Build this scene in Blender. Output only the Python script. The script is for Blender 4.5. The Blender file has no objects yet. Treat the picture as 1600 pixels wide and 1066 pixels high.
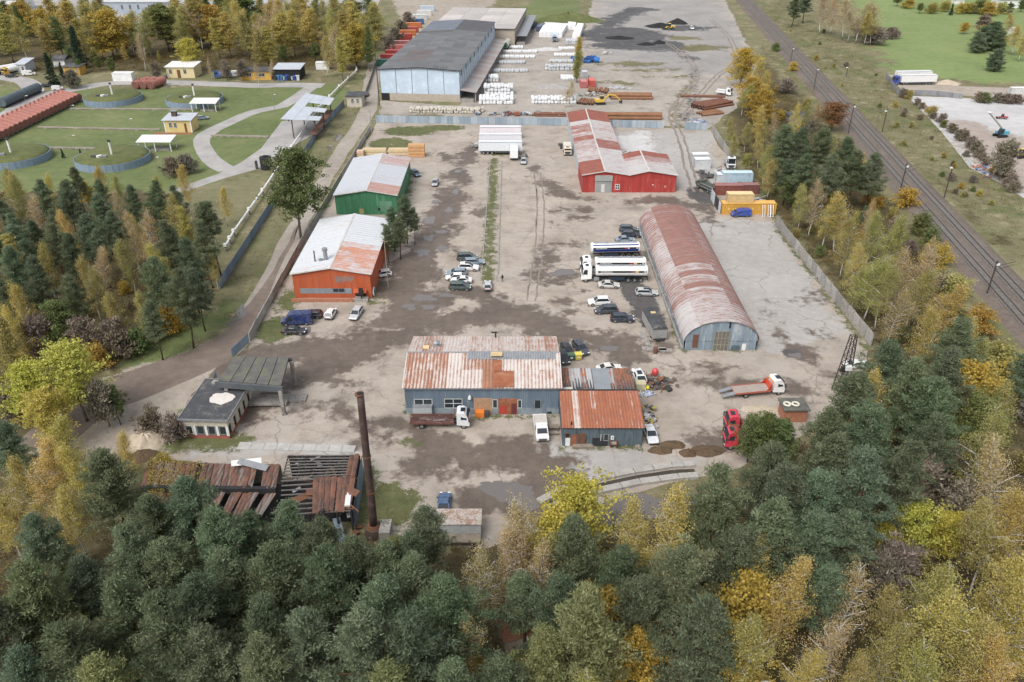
import bpy, math, random, json
import numpy as np
from mathutils import Vector, Matrix, noise as mnoise
from mathutils.geometry import delaunay_2d_cdt
random.seed(7); rng = np.random.default_rng(7)
R = math.radians; PI = math.pi
SC = bpy.context.scene; COL = SC.collection
# ------------------------------------------------------------ camera
F_PX, PITCH, CAM_H = 1250.0, R(30.3), 75.0
cam_d = bpy.data.cameras.new('camera'); cam = bpy.data.objects.new('camera', cam_d); COL.objects.link(cam)
cam_d.sensor_width = 36; cam_d.lens = 36*F_PX/1600; cam_d.clip_start = 1; cam_d.clip_end = 6000
cam.location = (0, 0, CAM_H); cam.rotation_euler = (R(90)-PITCH, 0, 0); SC.camera = cam
# ------------------------------------------------------------ sky, sun, exposure (overcast autumn day)
W = bpy.data.worlds.new('World'); SC.world = W; W.use_nodes = True
wn, wl = W.node_tree.nodes, W.node_tree.links
sky = wn.new('ShaderNodeTexSky'); sky.sky_type = 'NISHITA'; sky.sun_disc = False
SUN_EL, SUN_AZ = 52, 215            # azimuth clockwise from +Y: the bright part of the cloud is behind the camera, left
sky.sun_elevation = R(SUN_EL); sky.sun_rotation = R(SUN_AZ); sky.dust_density = 3.0; sky.air_density = 1.0
hs = wn.new('ShaderNodeHueSaturation'); hs.inputs['Saturation'].default_value = 0.30
wl.new(sky.outputs[0], hs.inputs['Color']); wl.new(hs.outputs[0], wn['Background'].inputs[0])
wn['Background'].inputs[1].default_value = 0.15
sun_d = bpy.data.lights.new('sun', 'SUN'); sun = bpy.data.objects.new('sun', sun_d); COL.objects.link(sun)
sun_d.energy = 1.5; sun_d.angle = R(32); sun_d.color = (1.0, 0.97, 0.93)
sun.rotation_euler = (R(90-SUN_EL), 0, -R(SUN_AZ)+PI); sun.location = (-60, -80, 150)
SC.view_settings.view_transform = 'Standard'; SC.view_settings.look = 'None'
SC.view_settings.exposure = 0.55; SC.view_settings.gamma = 1.0; SC.view_settings.use_curve_mapping = False
SC.cycles.max_bounces = 6; SC.cycles.diffuse_bounces = 3; SC.cycles.glossy_bounces = 2
SC.cycles.transmission_bounces = 2; SC.cycles.transparent_max_bounces = 6
# ------------------------------------------------------------ survey: photo pixel -> point of the place
_s, _c = math.sin(PITCH), math.cos(PITCH)
def ray(px, py):
    u, v = (px-800)/F_PX, (py-533)/F_PX
    return (u, _c-v*_s, -_s-v*_c)
def G(px, py, z=0.0):
    d = ray(px, py); t = (z-CAM_H)/d[2]
    return (d[0]*t, d[1]*t)
def G3(px, py, z=0.0):
    x, y = G(px, py, z); return Vector((x, y, z))
def HZ(px, py, Y):
    d = ray(px, py); return CAM_H+d[2]*Y/d[1]
# ------------------------------------------------------------ mesh helpers
class MB:
    def __init__(s): s.v = []; s.f = []; s.m = []; s.mi = 0
    def add(s, vs, fs):
        o = len(s.v); s.v.extend([tuple(p) for p in vs])
        for f in fs: s.f.append(tuple(i+o for i in f)); s.m.append(s.mi)
        return s
    def quad(s, a, b, c, d): return s.add([a, b, c, d], [(0, 1, 2, 3)])
    def box(s, x0, x1, y0, y1, z0, z1):
        return s.add([(x0,y0,z0),(x1,y0,z0),(x1,y1,z0),(x0,y1,z0),(x0,y0,z1),(x1,y0,z1),(x1,y1,z1),(x0,y1,z1)],
                     [(3,2,1,0),(4,5,6,7),(0,1,5,4),(1,2,6,5),(2,3,7,6),(3,0,4,7)])
    def obox(s, c, hx, hy, hz, rz=0, rx=0, ry=0):
        m = Matrix.Translation(c) @ Matrix.Rotation(rz,4,'Z') @ Matrix.Rotation(ry,4,'Y') @ Matrix.Rotation(rx,4,'X')
        P = [m @ Vector((a*hx,b*hy,d*hz)) for d in (-1,1) for a,b in ((-1,-1),(1,-1),(1,1),(-1,1))]
        return s.add(P, [(3,2,1,0),(4,5,6,7),(0,1,5,4),(1,2,6,5),(2,3,7,6),(3,0,4,7)])
    def beam(s, p0, p1, w, h=None):
        p0, p1 = Vector(p0), Vector(p1); d = (p1-p0); L = d.length
        if L < 1e-6: return s
        d /= L; up = Vector((0,0,1)) if abs(d.z) < .95 else Vector((1,0,0))
        a = d.cross(up).normalized()*(w/2); b = a.cross(d).normalized()*((h or w)/2)
        P = [p+i*a+j*b for p in (p0,p1) for i,j in ((-1,-1),(1,-1),(1,1),(-1,1))]
        return s.add(P, [(3,2,1,0),(4,5,6,7),(0,1,5,4),(1,2,6,5),(2,3,7,6),(3,0,4,7)])
    def cyl(s, p0, p1, r0, r1=None, n=10, caps=True):
        p0, p1 = Vector(p0), Vector(p1); r1 = r0 if r1 is None else r1
        d = (p1-p0).normalized(); up = Vector((0,0,1)) if abs(d.z) < .95 else Vector((1,0,0))
        a = d.cross(up).normalized(); b = a.cross(d)
        P = [p+(a*math.cos(2*PI*i/n)+b*math.sin(2*PI*i/n))*r for p,r in ((p0,r0),(p1,r1)) for i in range(n)]
        fs = [(i,(i+1)%n,n+(i+1)%n,n+i) for i in range(n)]
        if caps: fs += [tuple(range(n))[::-1], tuple(range(n,2*n))]
        return s.add(P, fs)
    def tube(s, pts, rad, n=6):
        pts = [Vector(p) for p in pts]; rings = []
        for i, p in enumerate(pts):
            d = (pts[min(i+1,len(pts)-1)]-pts[max(i-1,0)]).normalized()
            up = Vector((0,0,1)) if abs(d.z) < .95 else Vector((1,0,0))
            a = d.cross(up).normalized(); b = a.cross(d); r = rad[i] if hasattr(rad,'__len__') else rad
            rings.append([p+(a*math.cos(2*PI*k/n)+b*math.sin(2*PI*k/n))*r for k in range(n)])
        fs = [(i*n+k, i*n+(k+1)%n, (i+1)*n+(k+1)%n, (i+1)*n+k) for i in range(len(pts)-1) for k in range(n)]
        fs += [tuple(range(n))[::-1], tuple(range((len(pts)-1)*n, len(pts)*n))]
        return s.add([q for r in rings for q in r], fs)
    def loft(s, secs, caps=True):
        n = len(secs[0]); P = [p for q in secs for p in q]
        fs = [(i*n+k, i*n+(k+1)%n, (i+1)*n+(k+1)%n, (i+1)*n+k) for i in range(len(secs)-1) for k in range(n)]
        if caps: fs += [tuple(range(n))[::-1], tuple(range((len(secs)-1)*n, len(secs)*n))]
        return s.add(P, fs)
    def prism(s, poly, z0, z1):
        n = len(poly); return s.add([(x,y,z0) for x,y in poly]+[(x,y,z1) for x,y in poly],
            [(i,(i+1)%n,n+(i+1)%n,n+i) for i in range(n)]+[tuple(range(n))[::-1], tuple(range(n,2*n))])
    def profile(s, prof, wf):          # side outline (x,z) made solid across y, half width wf(x,z)
        n = len(prof); L = [(x,-wf(x,z),z) for x,z in prof]; Rr = [(x,wf(x,z),z) for x,z in prof]
        return s.add(L+Rr, [tuple(range(n)), tuple(range(n,2*n))[::-1]]+[(i,n+i,n+(i+1)%n,(i+1)%n) for i in range(n)])
    def mesh(s, name, mats, smooth=False):
        me = bpy.data.meshes.new(name); me.from_pydata(s.v, [], s.f)
        for m in (mats if isinstance(mats,(list,tuple)) else [mats]): me.materials.append(m)
        if any(s.m): me.polygons.foreach_set('material_index', s.m)
        if smooth: me.polygons.foreach_set('use_smooth', [True]*len(me.polygons))
        me.update(); return me
    def build(s, name, mats, parent=None, loc=None, rz=None, smooth=False, color=None):
        return inst(name, s.mesh(name, mats, smooth), parent, loc, rz, color)
def inst(name, me, parent=None, loc=None, rz=None, color=None):
    o = bpy.data.objects.new(name, me); COL.objects.link(o)
    if parent is not None: o.parent = parent
    if loc is not None: o.location = loc
    if rz is not None: o.rotation_euler = (0,0,rz)
    if color is not None: o.color = tuple(color)+((1.0,) if len(color) == 3 else ())
    return o
def tag(o, label, cat, group=None):
    o['label'] = label; o['category'] = cat
    if group: o['group'] = group
    return o
def thing(name, label, cat, loc=(0,0,0), rz=0, group=None):
    o = bpy.data.objects.new(name, None); COL.objects.link(o); o.empty_display_size = .5
    o.location = loc; o.rotation_euler = (0,0,rz); return tag(o, label, cat, group)
def struct(o, kind='structure'): o['kind'] = kind; return o
def copy_tree(o, parent=None):
    c = o.copy(); COL.objects.link(c)
    if parent is not None: c.parent = parent
    for ch in o.children: copy_tree(ch, c)
    return c
# ------------------------------------------------------------ materials
def nodes(name):
    m = bpy.data.materials.new(name); m.use_nodes = True; nt = m.node_tree
    return m, nt.nodes, nt.links, nt.nodes['Principled BSDF']
def nnoise(n, l, vec, scale, detail=4, rough=.6):
    t = n.new('ShaderNodeTexNoise'); t.inputs['Scale'].default_value = scale; t.inputs['Detail'].default_value = detail
    t.inputs['Roughness'].default_value = rough; l.new(vec, t.inputs['Vector']); return t.outputs['Fac']
def nramp(n, l, fac, a, b, c0=None, c1=None):
    r = n.new('ShaderNodeValToRGB'); r.color_ramp.elements[0].position = a; r.color_ramp.elements[1].position = b
    if c0 is not None: r.color_ramp.elements[0].color = (*c0,1); r.color_ramp.elements[1].color = (*c1,1)
    l.new(fac, r.inputs[0]); return r.outputs[0]
def nmix(n, l, fac, a, b, mode='MIX'):
    x = n.new('ShaderNodeMix'); x.data_type = 'RGBA'; x.blend_type = mode
    for sock, v in ((x.inputs[0], fac), (x.inputs[6], a), (x.inputs[7], b)):
        if hasattr(v, 'default_value') or hasattr(v, 'is_linked'): l.new(v, sock)
        else: sock.default_value = v if not isinstance(v, tuple) else (*v[:3], 1)
    return x.outputs[2]
def nmath(n, l, op, a, b=None, c=None):
    x = n.new('ShaderNodeMath'); x.operation = op
    for i, v in enumerate((a, b, c)):
        if v is None: continue
        if hasattr(v, 'is_linked'): l.new(v, x.inputs[i])
        else: x.inputs[i].default_value = v
    return x.outputs[0]
def nmap(n, l, vec, scale):
    x = n.new('ShaderNodeMapping'); x.inputs['Scale'].default_value = scale; l.new(vec, x.inputs[0]); return x.outputs[0]
def nbump(n, l, h, b, strength=.4, dist=.05):
    x = n.new('ShaderNodeBump'); x.inputs['Strength'].default_value = strength; x.inputs['Distance'].default_value = dist
    l.new(h, x.inputs['Height']); l.new(x.outputs[0], b.inputs['Normal'])
_MC = {}
def M(name, c=(.5,.5,.5), rough=.75, var=.35, scale=.6, dirt=None, damt=.5, metal=0, spec=.4, objcol=False, streak=False, bump=0):
    """painted or raw surface with blotches, optional dirt or rust that gathers in patches"""
    if name in _MC: return _MC[name]
    m, n, l, b = nodes(name); _MC[name] = m
    tc = n.new('ShaderNodeTexCoord').outputs['Object']
    oi = n.new('ShaderNodeObjectInfo'); 
    off = n.new('ShaderNodeVectorMath'); off.operation = 'ADD'; l.new(tc, off.inputs[0])
    cb = n.new('ShaderNodeCombineXYZ'); rnd = nmath(n, l, 'MULTIPLY', oi.outputs['Random'], 137.0)
    for i in range(3): l.new(rnd, cb.inputs[i])
    l.new(cb.outputs[0], off.inputs[1]); vec = off.outputs[0]
    if streak: vec = nmap(n, l, vec, (1, 1, .18))
    base = oi.outputs['Color'] if objcol else tuple(c)
    n1 = nnoise(n, l, vec, scale, 5, .65); n2 = nnoise(n, l, vec, scale*7, 3)
    dk = nmix(n, l, 1.0, base, (1-var,)*3, 'MULTIPLY')
    col = nmix(n, l, nramp(n, l, n1, .3, .7), dk, base)
    col = nmix(n, l, nmath(n, l, 'MULTIPLY', nramp(n, l, n2, .35, .65), var*.5), col, (.5,.48,.45), 'MULTIPLY')
    if dirt is not None:
        d = nramp(n, l, nmath(n, l, 'ADD', nmath(n, l, 'MULTIPLY', n1, .6), nmath(n, l, 'MULTIPLY', n2, .4)), .62-damt*.25, .70-damt*.2)
        col = nmix(n, l, d, col, dirt)
    l.new(col, b.inputs['Base Color']); b.inputs['Roughness'].default_value = rough; b.inputs['Metallic'].default_value = metal
    b.inputs['Specular IOR Level'].default_value = spec
    if bump: nbump(n, l, n2, b, bump, .03)
    return m
def rust_sheet(name, paint, rust=(.30,.115,.05), rust2=(.19,.085,.06), axis='y', amt=.5):
    """corrugated sheet: paint that has rusted in runs along the fall of the roof; obj.color.r = how far it has gone"""
    m, n, l, b = nodes(name); tc = n.new('ShaderNodeTexCoord').outputs['Object']; oi = n.new('ShaderNodeObjectInfo')
    cb = n.new('ShaderNodeCombineXYZ'); rnd = nmath(n, l, 'MULTIPLY', oi.outputs['Random'], 97.0)
    for i in range(3): l.new(rnd, cb.inputs[i])
    off = n.new('ShaderNodeVectorMath'); off.operation = 'ADD'; l.new(tc, off.inputs[0]); l.new(cb.outputs[0], off.inputs[1])
    st = (3.2, .55, .55) if axis == 'y' else (.55, 3.2, .55)
    v = nmap(n, l, off.outputs[0], st)
    n1 = nnoise(n, l, v, .9, 5, .7); n2 = nnoise(n, l, off.outputs[0], .5, 4, .6); n3 = nnoise(n, l, off.outputs[0], 4, 3, .7)
    sep = n.new('ShaderNodeSeparateColor'); l.new(oi.outputs['Color'], sep.inputs[0])
    k = nmath(n, l, 'ADD', nmath(n, l, 'MULTIPLY', n1, .45), nmath(n, l, 'ADD', nmath(n, l, 'MULTIPLY', n2, .3), nmath(n, l, 'MULTIPLY', n3, .25)))
    k = nmath(n, l, 'ADD', k, nmath(n, l, 'MULTIPLY', nmath(n, l, 'SUBTRACT', sep.outputs[0], .5), .42))
    wv = n.new('ShaderNodeSeparateXYZ'); l.new(tc, wv.inputs[0])           # runs follow the corrugation
    w1 = nmath(n, l, 'SINE', nmath(n, l, 'MULTIPLY', wv.outputs[0 if axis == 'y' else 1], 11.5)); k = nmath(n, l, 'ADD', k, nmath(n, l, 'MULTIPLY', w1, .055))
    f = nramp(n, l, k, .44, .60)
    pc = nmix(n, l, nramp(n, l, n3, .3, .7), tuple(x*.72 for x in paint), paint)
    rc = nmix(n, l, nramp(n, l, n2, .35, .65), rust2, rust)
    l.new(nmix(n, l, f, pc, rc), b.inputs['Base Color']); b.inputs['Roughness'].default_value = .8; b.inputs['Specular IOR Level'].default_value = .25
    return m
# ------------------------------------------------------------ ground: sheets whose vertices carry soft zone masks
def sdf(P, poly):
    """signed distance of points P (n,2) to polygon (inside > 0)"""
    poly = np.asarray(poly, float); d2 = np.full(len(P), 1e18); ins = np.zeros(len(P), bool); n = len(poly)
    for i in range(n):
        a, b = poly[i], poly[(i+1) % n]; e = b-a; w = P-a
        t = np.clip((w@e)/max(e@e, 1e-9), 0, 1); q = w-t[:,None]*e
        d2 = np.minimum(d2, (q*q).sum(1))
        c = (a[1] > P[:,1]) != (b[1] > P[:,1])
        with np.errstate(divide='ignore', invalid='ignore'):
            ins ^= c & (P[:,0] < (b[0]-a[0])*(P[:,1]-a[1])/(b[1]-a[1]+1e-12)+a[0])
    return np.where(ins, 1, -1)*np.sqrt(d2)
def dline(P, pts, ws):
    """distance to a stroke, positive inside its width"""
    best = np.full(len(P), -1e9)
    for i in range(len(pts)-1):
        a, b = np.array(pts[i]), np.array(pts[i+1]); e = b-a; w = P-a
        t = np.clip((w@e)/max(e@e, 1e-9), 0, 1); q = w-t[:,None]*e
        best = np.maximum(best, (ws[i]+(ws[i+1]-ws[i])*t)/2-np.sqrt((q*q).sum(1)))
    return best
def soft(d, f): return np.clip(.5+d/(2*f), 0, 1)
PX = lambda pts: [G(*p) for p in pts]
def zone(P, polys=(), strokes=(), blobs=(), f=2.0):
    m = np.zeros(len(P))
    for p in polys: m = np.maximum(m, soft(sdf(P, PX(p)), f))
    for pts, w in strokes:
        ws = w if hasattr(w, '__len__') else [w]*len(pts)
        m = np.maximum(m, soft(dline(P, PX(pts), ws), f))
    for px, py, rx, ry in blobs:                       # ellipse radii in metres
        c = np.array(G(px, py)); q = (P-c)/np.array([rx, ry]); d = (1-np.sqrt((q*q).sum(1)))*min(rx, ry)
        m = np.maximum(m, soft(d, f))
    return m
def sheet(name, poly, step, z, mat, zones=None, kind='structure', jitter=.0):
    """flat sheet filling a world polygon with a grid fine enough for its masks"""
    poly = np.asarray(poly, float); pts = []; 
    for i in range(len(poly)):
        a, b = poly[i], poly[(i+1) % len(poly)]; k = max(1, int(np.hypot(*(b-a))/step))
        for j in range(k):
            q = a+(b-a)*j/k
            if jitter: q = q+np.array([mnoise.noise((q[0]*.13, q[1]*.13, 3)), mnoise.noise((q[0]*.13, q[1]*.13, 9))])*jitter
            pts.append(q)
    nb = len(pts); lo, hi = poly.min(0), poly.max(0)
    gx, gy = np.meshgrid(np.arange(lo[0], hi[0], step), np.arange(lo[1], hi[1], step)); g = np.stack([gx.ravel(), gy.ravel()], 1)
    g = g+rng.uniform(-.2, .2, g.shape)*step
    g = g[sdf(g, np.array(pts)) > step*.6]
    allp = np.vstack([np.array(pts), g])
    r = delaunay_2d_cdt([Vector(p) for p in allp], [(i, (i+1) % nb) for i in range(nb)], [], 1, 1e-5)
    V = np.array([(p.x, p.y) for p in r[0]])
    me = bpy.data.meshes.new(name); me.from_pydata([(x, y, z) for x, y in V], [], [tuple(f) for f in r[2]]); me.materials.append(mat)
    paint(me, V, zones); me.update()
    if len(me.polygons) and me.polygons[0].normal.z < 0: me.flip_normals()
    return struct(inst(name, me), kind)
def paint(me, V, zones):
    if zones is None: return
    for k, ch in enumerate(zones):
        at = me.attributes.new('zone%d' % k, 'FLOAT_COLOR', 'POINT'); c = np.zeros((len(V), 4)); c[:,3] = 1
        for i, fn in enumerate(ch):
            if fn is not None: c[:,i] = fn(V)
        at.data.foreach_set('color', c.ravel())
def ribbon(name, pts, w, z, mat, kind='structure', sub=6.0, wob=0):
    pts = [np.array(p) for p in pts]; ws = list(w) if hasattr(w, '__len__') else [w]*len(pts); P = []; 
    for i in range(len(pts)-1):                         # Catmull-Rom
        p0, p1, p2, p3 = pts[max(i-1,0)], pts[i], pts[i+1], pts[min(i+2,len(pts)-1)]
        k = max(2, int(np.hypot(*(p2-p1))/sub))
        for j in range(k+(i == len(pts)-2)):
            t = j/k; q = .5*((2*p1)+(-p0+p2)*t+(2*p0-5*p1+4*p2-p3)*t*t+(-p0+3*p1-3*p2+p3)*t**3)
            P.append((q, ws[i]+(ws[i+1]-ws[i])*t))
    vs, fs = [], []
    for i, (q, ww) in enumerate(P):
        d = P[min(i+1,len(P)-1)][0]-P[max(i-1,0)][0]; d = d/max(np.hypot(*d), 1e-6); nn = np.array([-d[1], d[0]])
        for s in (-1, -.33, .33, 1):
            e = q+nn*s*ww/2
            if wob and abs(s) == 1: e = e+nn*mnoise.noise((e[0]*.25, e[1]*.25, 5))*wob
            vs.append((e[0], e[1], z))
    for i in range(len(P)-1):
        for k in range(3): fs.append((i*4+k+1, i*4+k, i*4+k+4, i*4+k+5))
    me = bpy.data.meshes.new(name); me.from_pydata(vs, [], fs); me.materials.append(mat); me.update()
    if me.polygons[0].normal.z < 0: me.flip_normals()
    return struct(inst(name, me), kind)
def ground_mat(name, base, layers, rough=.9, s1=.05, s2=.9, fine=5.0, bump=.5, patches=(), post=(), cracks=0):
    """base = (dark, light); layers = [(attr, channel, dark, light, roughness or None, edge noise scale)] laid over each other with ragged edges"""
    m, n, l, b = nodes(name); pos = n.new('ShaderNodeNewGeometry').outputs['Position']
    a = nnoise(n, l, pos, s1, 6, .65); c = nnoise(n, l, pos, s2, 5, .65); f = nnoise(n, l, pos, fine, 3, .6)
    def two(dark, light):
        t = nmath(n, l, 'ADD', nmath(n, l, 'MULTIPLY', a, .4), nmath(n, l, 'ADD', nmath(n, l, 'MULTIPLY', c, .38), nmath(n, l, 'MULTIPLY', f, .22)))
        return nmix(n, l, nramp(n, l, t, .36, .64), dark, light)
    col = two(*base); rg = None; at = {}
    for (pc, sc, lo, hi, amt) in patches:
        pn = nmath(n, l, 'ADD', nmath(n, l, 'MULTIPLY', nnoise(n, l, pos, sc, 6, .7), .7), nmath(n, l, 'MULTIPLY', c, .3))
        col = nmix(n, l, nmath(n, l, 'MULTIPLY', nramp(n, l, pn, lo, hi), amt), col, pc)
    for (attr, ch, dark, light, rr, es) in layers:
        if attr not in at:
            x = n.new('ShaderNodeAttribute'); x.attribute_name = attr; sp = n.new('ShaderNodeSeparateColor'); l.new(x.outputs['Color'], sp.inputs[0]); at[attr] = sp
        e = nnoise(n, l, pos, es, 6, .62); e2 = nnoise(n, l, pos, es*6, 4, .6)
        ee = nmath(n, l, 'ADD', nmath(n, l, 'MULTIPLY', e, 2.3), nmath(n, l, 'MULTIPLY', e2, 1.1))
        k = nmath(n, l, 'ADD', at[attr].outputs[ch], nmath(n, l, 'SUBTRACT', ee, 1.7))
        k = nramp(n, l, k, .40, .68)
        k = nmath(n, l, 'MULTIPLY', k, nramp(n, l, at[attr].outputs[ch], .02, .12))
        col = nmix(n, l, k, col, two(dark, light))
        if rr is not None:
            base_r = rg if rg is not None else rough
            rg = nmath(n, l, 'ADD', nmath(n, l, 'MULTIPLY', k, rr-rough), rough) if rg is None else nmath(n, l, 'MINIMUM', rg, nmath(n, l, 'ADD', nmath(n, l, 'MULTIPLY', k, rr-rough), rough))
    for (pc, sc, lo, hi, amt) in post:
        pn = nmath(n, l, 'ADD', nmath(n, l, 'MULTIPLY', nnoise(n, l, pos, sc, 6, .7), .7), nmath(n, l, 'MULTIPLY', c, .3))
        col = nmix(n, l, nmath(n, l, 'MULTIPLY', nramp(n, l, pn, lo, hi), amt), col, pc)
    if cracks:
        vo = n.new('ShaderNodeTexVoronoi'); vo.feature = 'DISTANCE_TO_EDGE'; vo.inputs['Scale'].default_value = .11
        wp = n.new('ShaderNodeVectorMath'); wp.operation = 'MULTIPLY_ADD'; nz = n.new('ShaderNodeTexNoise'); nz.inputs['Scale'].default_value = .5; nz.inputs['Detail'].default_value = 5; l.new(pos, nz.inputs['Vector'])
        l.new(nz.outputs['Color'], wp.inputs[0]); wp.inputs[1].default_value = (2.5,2.5,0); l.new(pos, wp.inputs[2]); l.new(wp.outputs[0], vo.inputs['Vector'])
        ck = nmath(n, l, 'MULTIPLY', nmath(n, l, 'SUBTRACT', 1.0, nramp(n, l, vo.outputs['Distance'], .0, .016)), nramp(n, l, a, .42, .58))
        col = nmix(n, l, nmath(n, l, 'MULTIPLY', ck, cracks), col, (.10,.085,.07))
    l.new(col, b.inputs['Base Color']); b.inputs['Specular IOR Level'].default_value = .3
    if rg is not None: l.new(rg, b.inputs['Roughness'])
    else: b.inputs['Roughness'].default_value = rough
    if bump: nbump(n, l, nmath(n, l, 'ADD', c, nmath(n, l, 'MULTIPLY', f, .4)), b, bump, .12)
    return m
GRASS_D, GRASS_L = (.075,.105,.036), (.175,.20,.080)
DRY_D, DRY_L = (.11,.095,.055), (.26,.225,.14)
LIT_D, LIT_L = (.045,.038,.020), (.135,.105,.05)
SAND_D, SAND_L = (.235,.198,.16), (.415,.365,.31)
MUD_D, MUD_L = (.085,.066,.053), (.17,.137,.113)
CONC_D, CONC_L = (.30,.28,.26), (.50,.47,.44)
m_ground = ground_mat('ground_soil', ((.10,.094,.044), (.235,.203,.12)), [
    ('zone0', 0, GRASS_D, GRASS_L, None, .12), ('zone0', 1, LIT_D, LIT_L, None, .10), ('zone0', 2, SAND_D, SAND_L, None, .15),
    ('zone1', 0, (.095,.105,.045), (.235,.205,.125), None, .2), ('zone1', 1, (.12,.172,.055), (.23,.28,.11), None, .07)], s1=.03, s2=.35, fine=2.5, patches=[((.30,.27,.165),.16,.52,.60,.8),((.085,.07,.045),.11,.53,.62,.75),((.085,.12,.035),.07,.50,.60,.7)], post=[((.20,.175,.10),.06,.54,.66,.5),((.07,.085,.035),.22,.53,.64,.45)])
xs = np.concatenate([np.arange(-420, -130, 4), np.arange(-130, 130, 2), np.arange(130, 424, 4)])
ys = np.concatenate([np.arange(40, 320, 2), np.arange(320, 804, 4)])
gx, gy = np.meshgrid(xs, ys); V = np.stack([gx.ravel(), gy.ravel()], 1); nx, ny = len(xs), len(ys)
me = bpy.data.meshes.new('ground')
ii = (np.arange(ny-1)[:,None]*nx+np.arange(nx-1)[None,:]).ravel()
me.from_pydata([(x, y, 0) for x, y in V], [], np.stack([ii, ii+1, ii+nx+1, ii+nx], 1).tolist()); me.materials.append(m_ground)
lush = [[(-40,120),(60,150),(100,140),(440,135),(520,130),(550,140),(520,175),(440,200),(395,265),(300,300),(-40,300)],
        [(150,600),(220,540),(300,500),(345,470),(375,480),(330,530),(250,570),(200,590)],
        [(500,375),(540,330),(560,310),(525,305),(480,380),(400,515),(415,520)],
        [(560,140),(590,165),(560,150)], [(240,690),(285,610),(300,640),(290,720),(250,740)],
        [(780,60),(800,20),(840,0),(905,0),(905,40),(840,45)], [(560,730),(660,750),(650,820),(600,830)]]
field = [[(1300,-40),(1340,20),(1370,70),(1395,115),(1600,135),(1750,140),(1750,-40)]]
dry = [[(335,475),(540,165),(575,120),(585,140),(560,190),(420,400),(370,480)], [(270,300),(420,270),(400,330),(340,430),(300,400)],
       ]
litter_path = ([(1215,0),(1290,80),(1350,140),(1392,190),(1440,245),(1500,312),(1570,380)], 3.2)
litter = [[(-60,300),(280,300),(340,310),(335,470),(220,540),(150,600),(100,640),(-60,640)], [(-200,640),(100,640),(190,690),(230,740),(200,830),(-200,1100)],
          [(-100,830),(600,840),(800,850),(1000,800),(1150,740),(1330,650),(1380,545),(1240,360),(1210,330),(1160,250),(1130,190),(1160,120),(1190,90),(1290,190),(1390,330),(1540,520),(1700,700),(1700,1300),(-100,1300)],
          [(-100,-60),(560,-60),(600,60),(560,110),(-100,115)]]
paint(me, V, [[lambda V: zone(V, lush, f=3), lambda V: zone(V, litter, [litter_path], f=4), lambda V: zone(V, [[(150,600),(240,560),(380,530),(345,600),(290,640),(230,720),(60,720),(60,660)], [(600,-30),(820,-30),(700,60),(640,60)], [(220,640),(260,660),(240,700),(200,690)]], f=3)],
              [lambda V: zone(V, dry, [([(1215,0),(1290,80),(1350,140),(1440,240),(1560,360)], 5)], f=4), lambda V: zone(V, field, f=8)]])
me.update(); struct(inst('ground', me))
mb = MB()
for x0, x1, y0, y1 in ((-3000,-418,-200,4000),(418,3000,-200,4000),(-418,418,-200,42),(-418,418,798,4000)): mb.quad((x0,y0,-.004),(x1,y0,-.004),(x1,y1,-.004),(x0,y1,-.004))
struct(mb.build('terrain', m_ground))
# ---- the works yard
mudS = [([(330,590),(400,562),(470,545),(560,535),(625,500),(665,470),(720,458),(790,462)], [11,10,9,8,9,8,6,3]),
        ([(640,500),(640,450),(655,400),(682,355),(702,315),(716,285),(724,258),(740,228)], [10,10,10,9,8,6,5,4]),
        ([(430,590),(520,565),(600,530),(680,505),(770,490),(850,505),(920,530),(990,556),(1030,570)], [7,8,9,9,8,8,8,7,3]),
        ([(470,600),(500,580),(540,560)], [3,5,4]), ([(690,690),(640,670),(600,655)], [5,4,2]),
        ([(600,690),(680,690),(740,715),(820,712),(870,735),(830,790),(770,780)], [3,6,9,8,7,9,8]),
        ([(835,262),(850,285),(880,305),(925,312)], [2,4,6,3]), ([(985,318),(1040,312),(1095,322),(1110,345)], [3,5,6,4]),
        ([(880,360),(885,340),(915,338)], [1.5,3,3]), ([(850,385),(858,410),(850,432),(900,428)], [4,5,6,4]),
        ([(705,255),(690,240)], [3,2]), ([(470,640),(520,625),(540,640)], [2,3,2]), ([(880,470),(905,455),(880,440)], [3,2,2]),
        ([(880,500),(920,470)], [2,4]), ([(1125,590),(1120,575),(1135,600)], [2,3,2]), ([(430,530),(460,545)], [4,4]), ([(390,650),(430,620)], [5,3])]
mudB = [(1250,555,3.2,2.6),(1288,528,2.6,2.4),(1270,465,2.6,3),(1128,575,2.2,1.5),(1300,585,2,1),(900,385,2.5,2),(870,350,2,2.5),(690,620,2,1),(1240,610,4,1.2),
        (1110,690,4,2),(1205,490,.8,3),(560,690,1.5,2.5),(700,330,4,6),(880,545,4,2),(1010,400,1.5,3),(945,400,2,3)]
tarS = [([(985,440),(1000,460),(1008,485),(1020,505)], [5,7,7,5]), ([(1085,410),(1090,380),(1080,360)], [2,3,2])]
tarB = [(1095,305,4,7),(1100,275,2,6),(1085,395,2,6),(1240,552,1.8,1.6)]
weedS = [([(772,250),(770,300),(766,350),(764,400),(762,440)], 2.6), ([(1180,545),(1110,548)], .9), ([(1050,480),(1063,530),(1070,545)], 2.2),
         ([(640,655),(638,625),(645,650)], .9), ([(640,650),(870,652)], .7), ([(878,699),(1003,700)], .8), ([(1215,358),(1280,440),(1355,545)], 1.6), ([(590,305),(640,285)], 3)]
weedB = [(640,205,9,6),(610,225,7,7),(690,200,8,4),(625,300,3,7),(590,470,2,1.5),(780,240,4,2.5),(430,515,4,5),(600,790,5,5),(285,690,3,3),(640,690,1.5,1),(530,445,9,0.9),
         (450,470,2.5,5),(335,690,6,2.5),(610,380,3,6),(560,770,3,6)]
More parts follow.
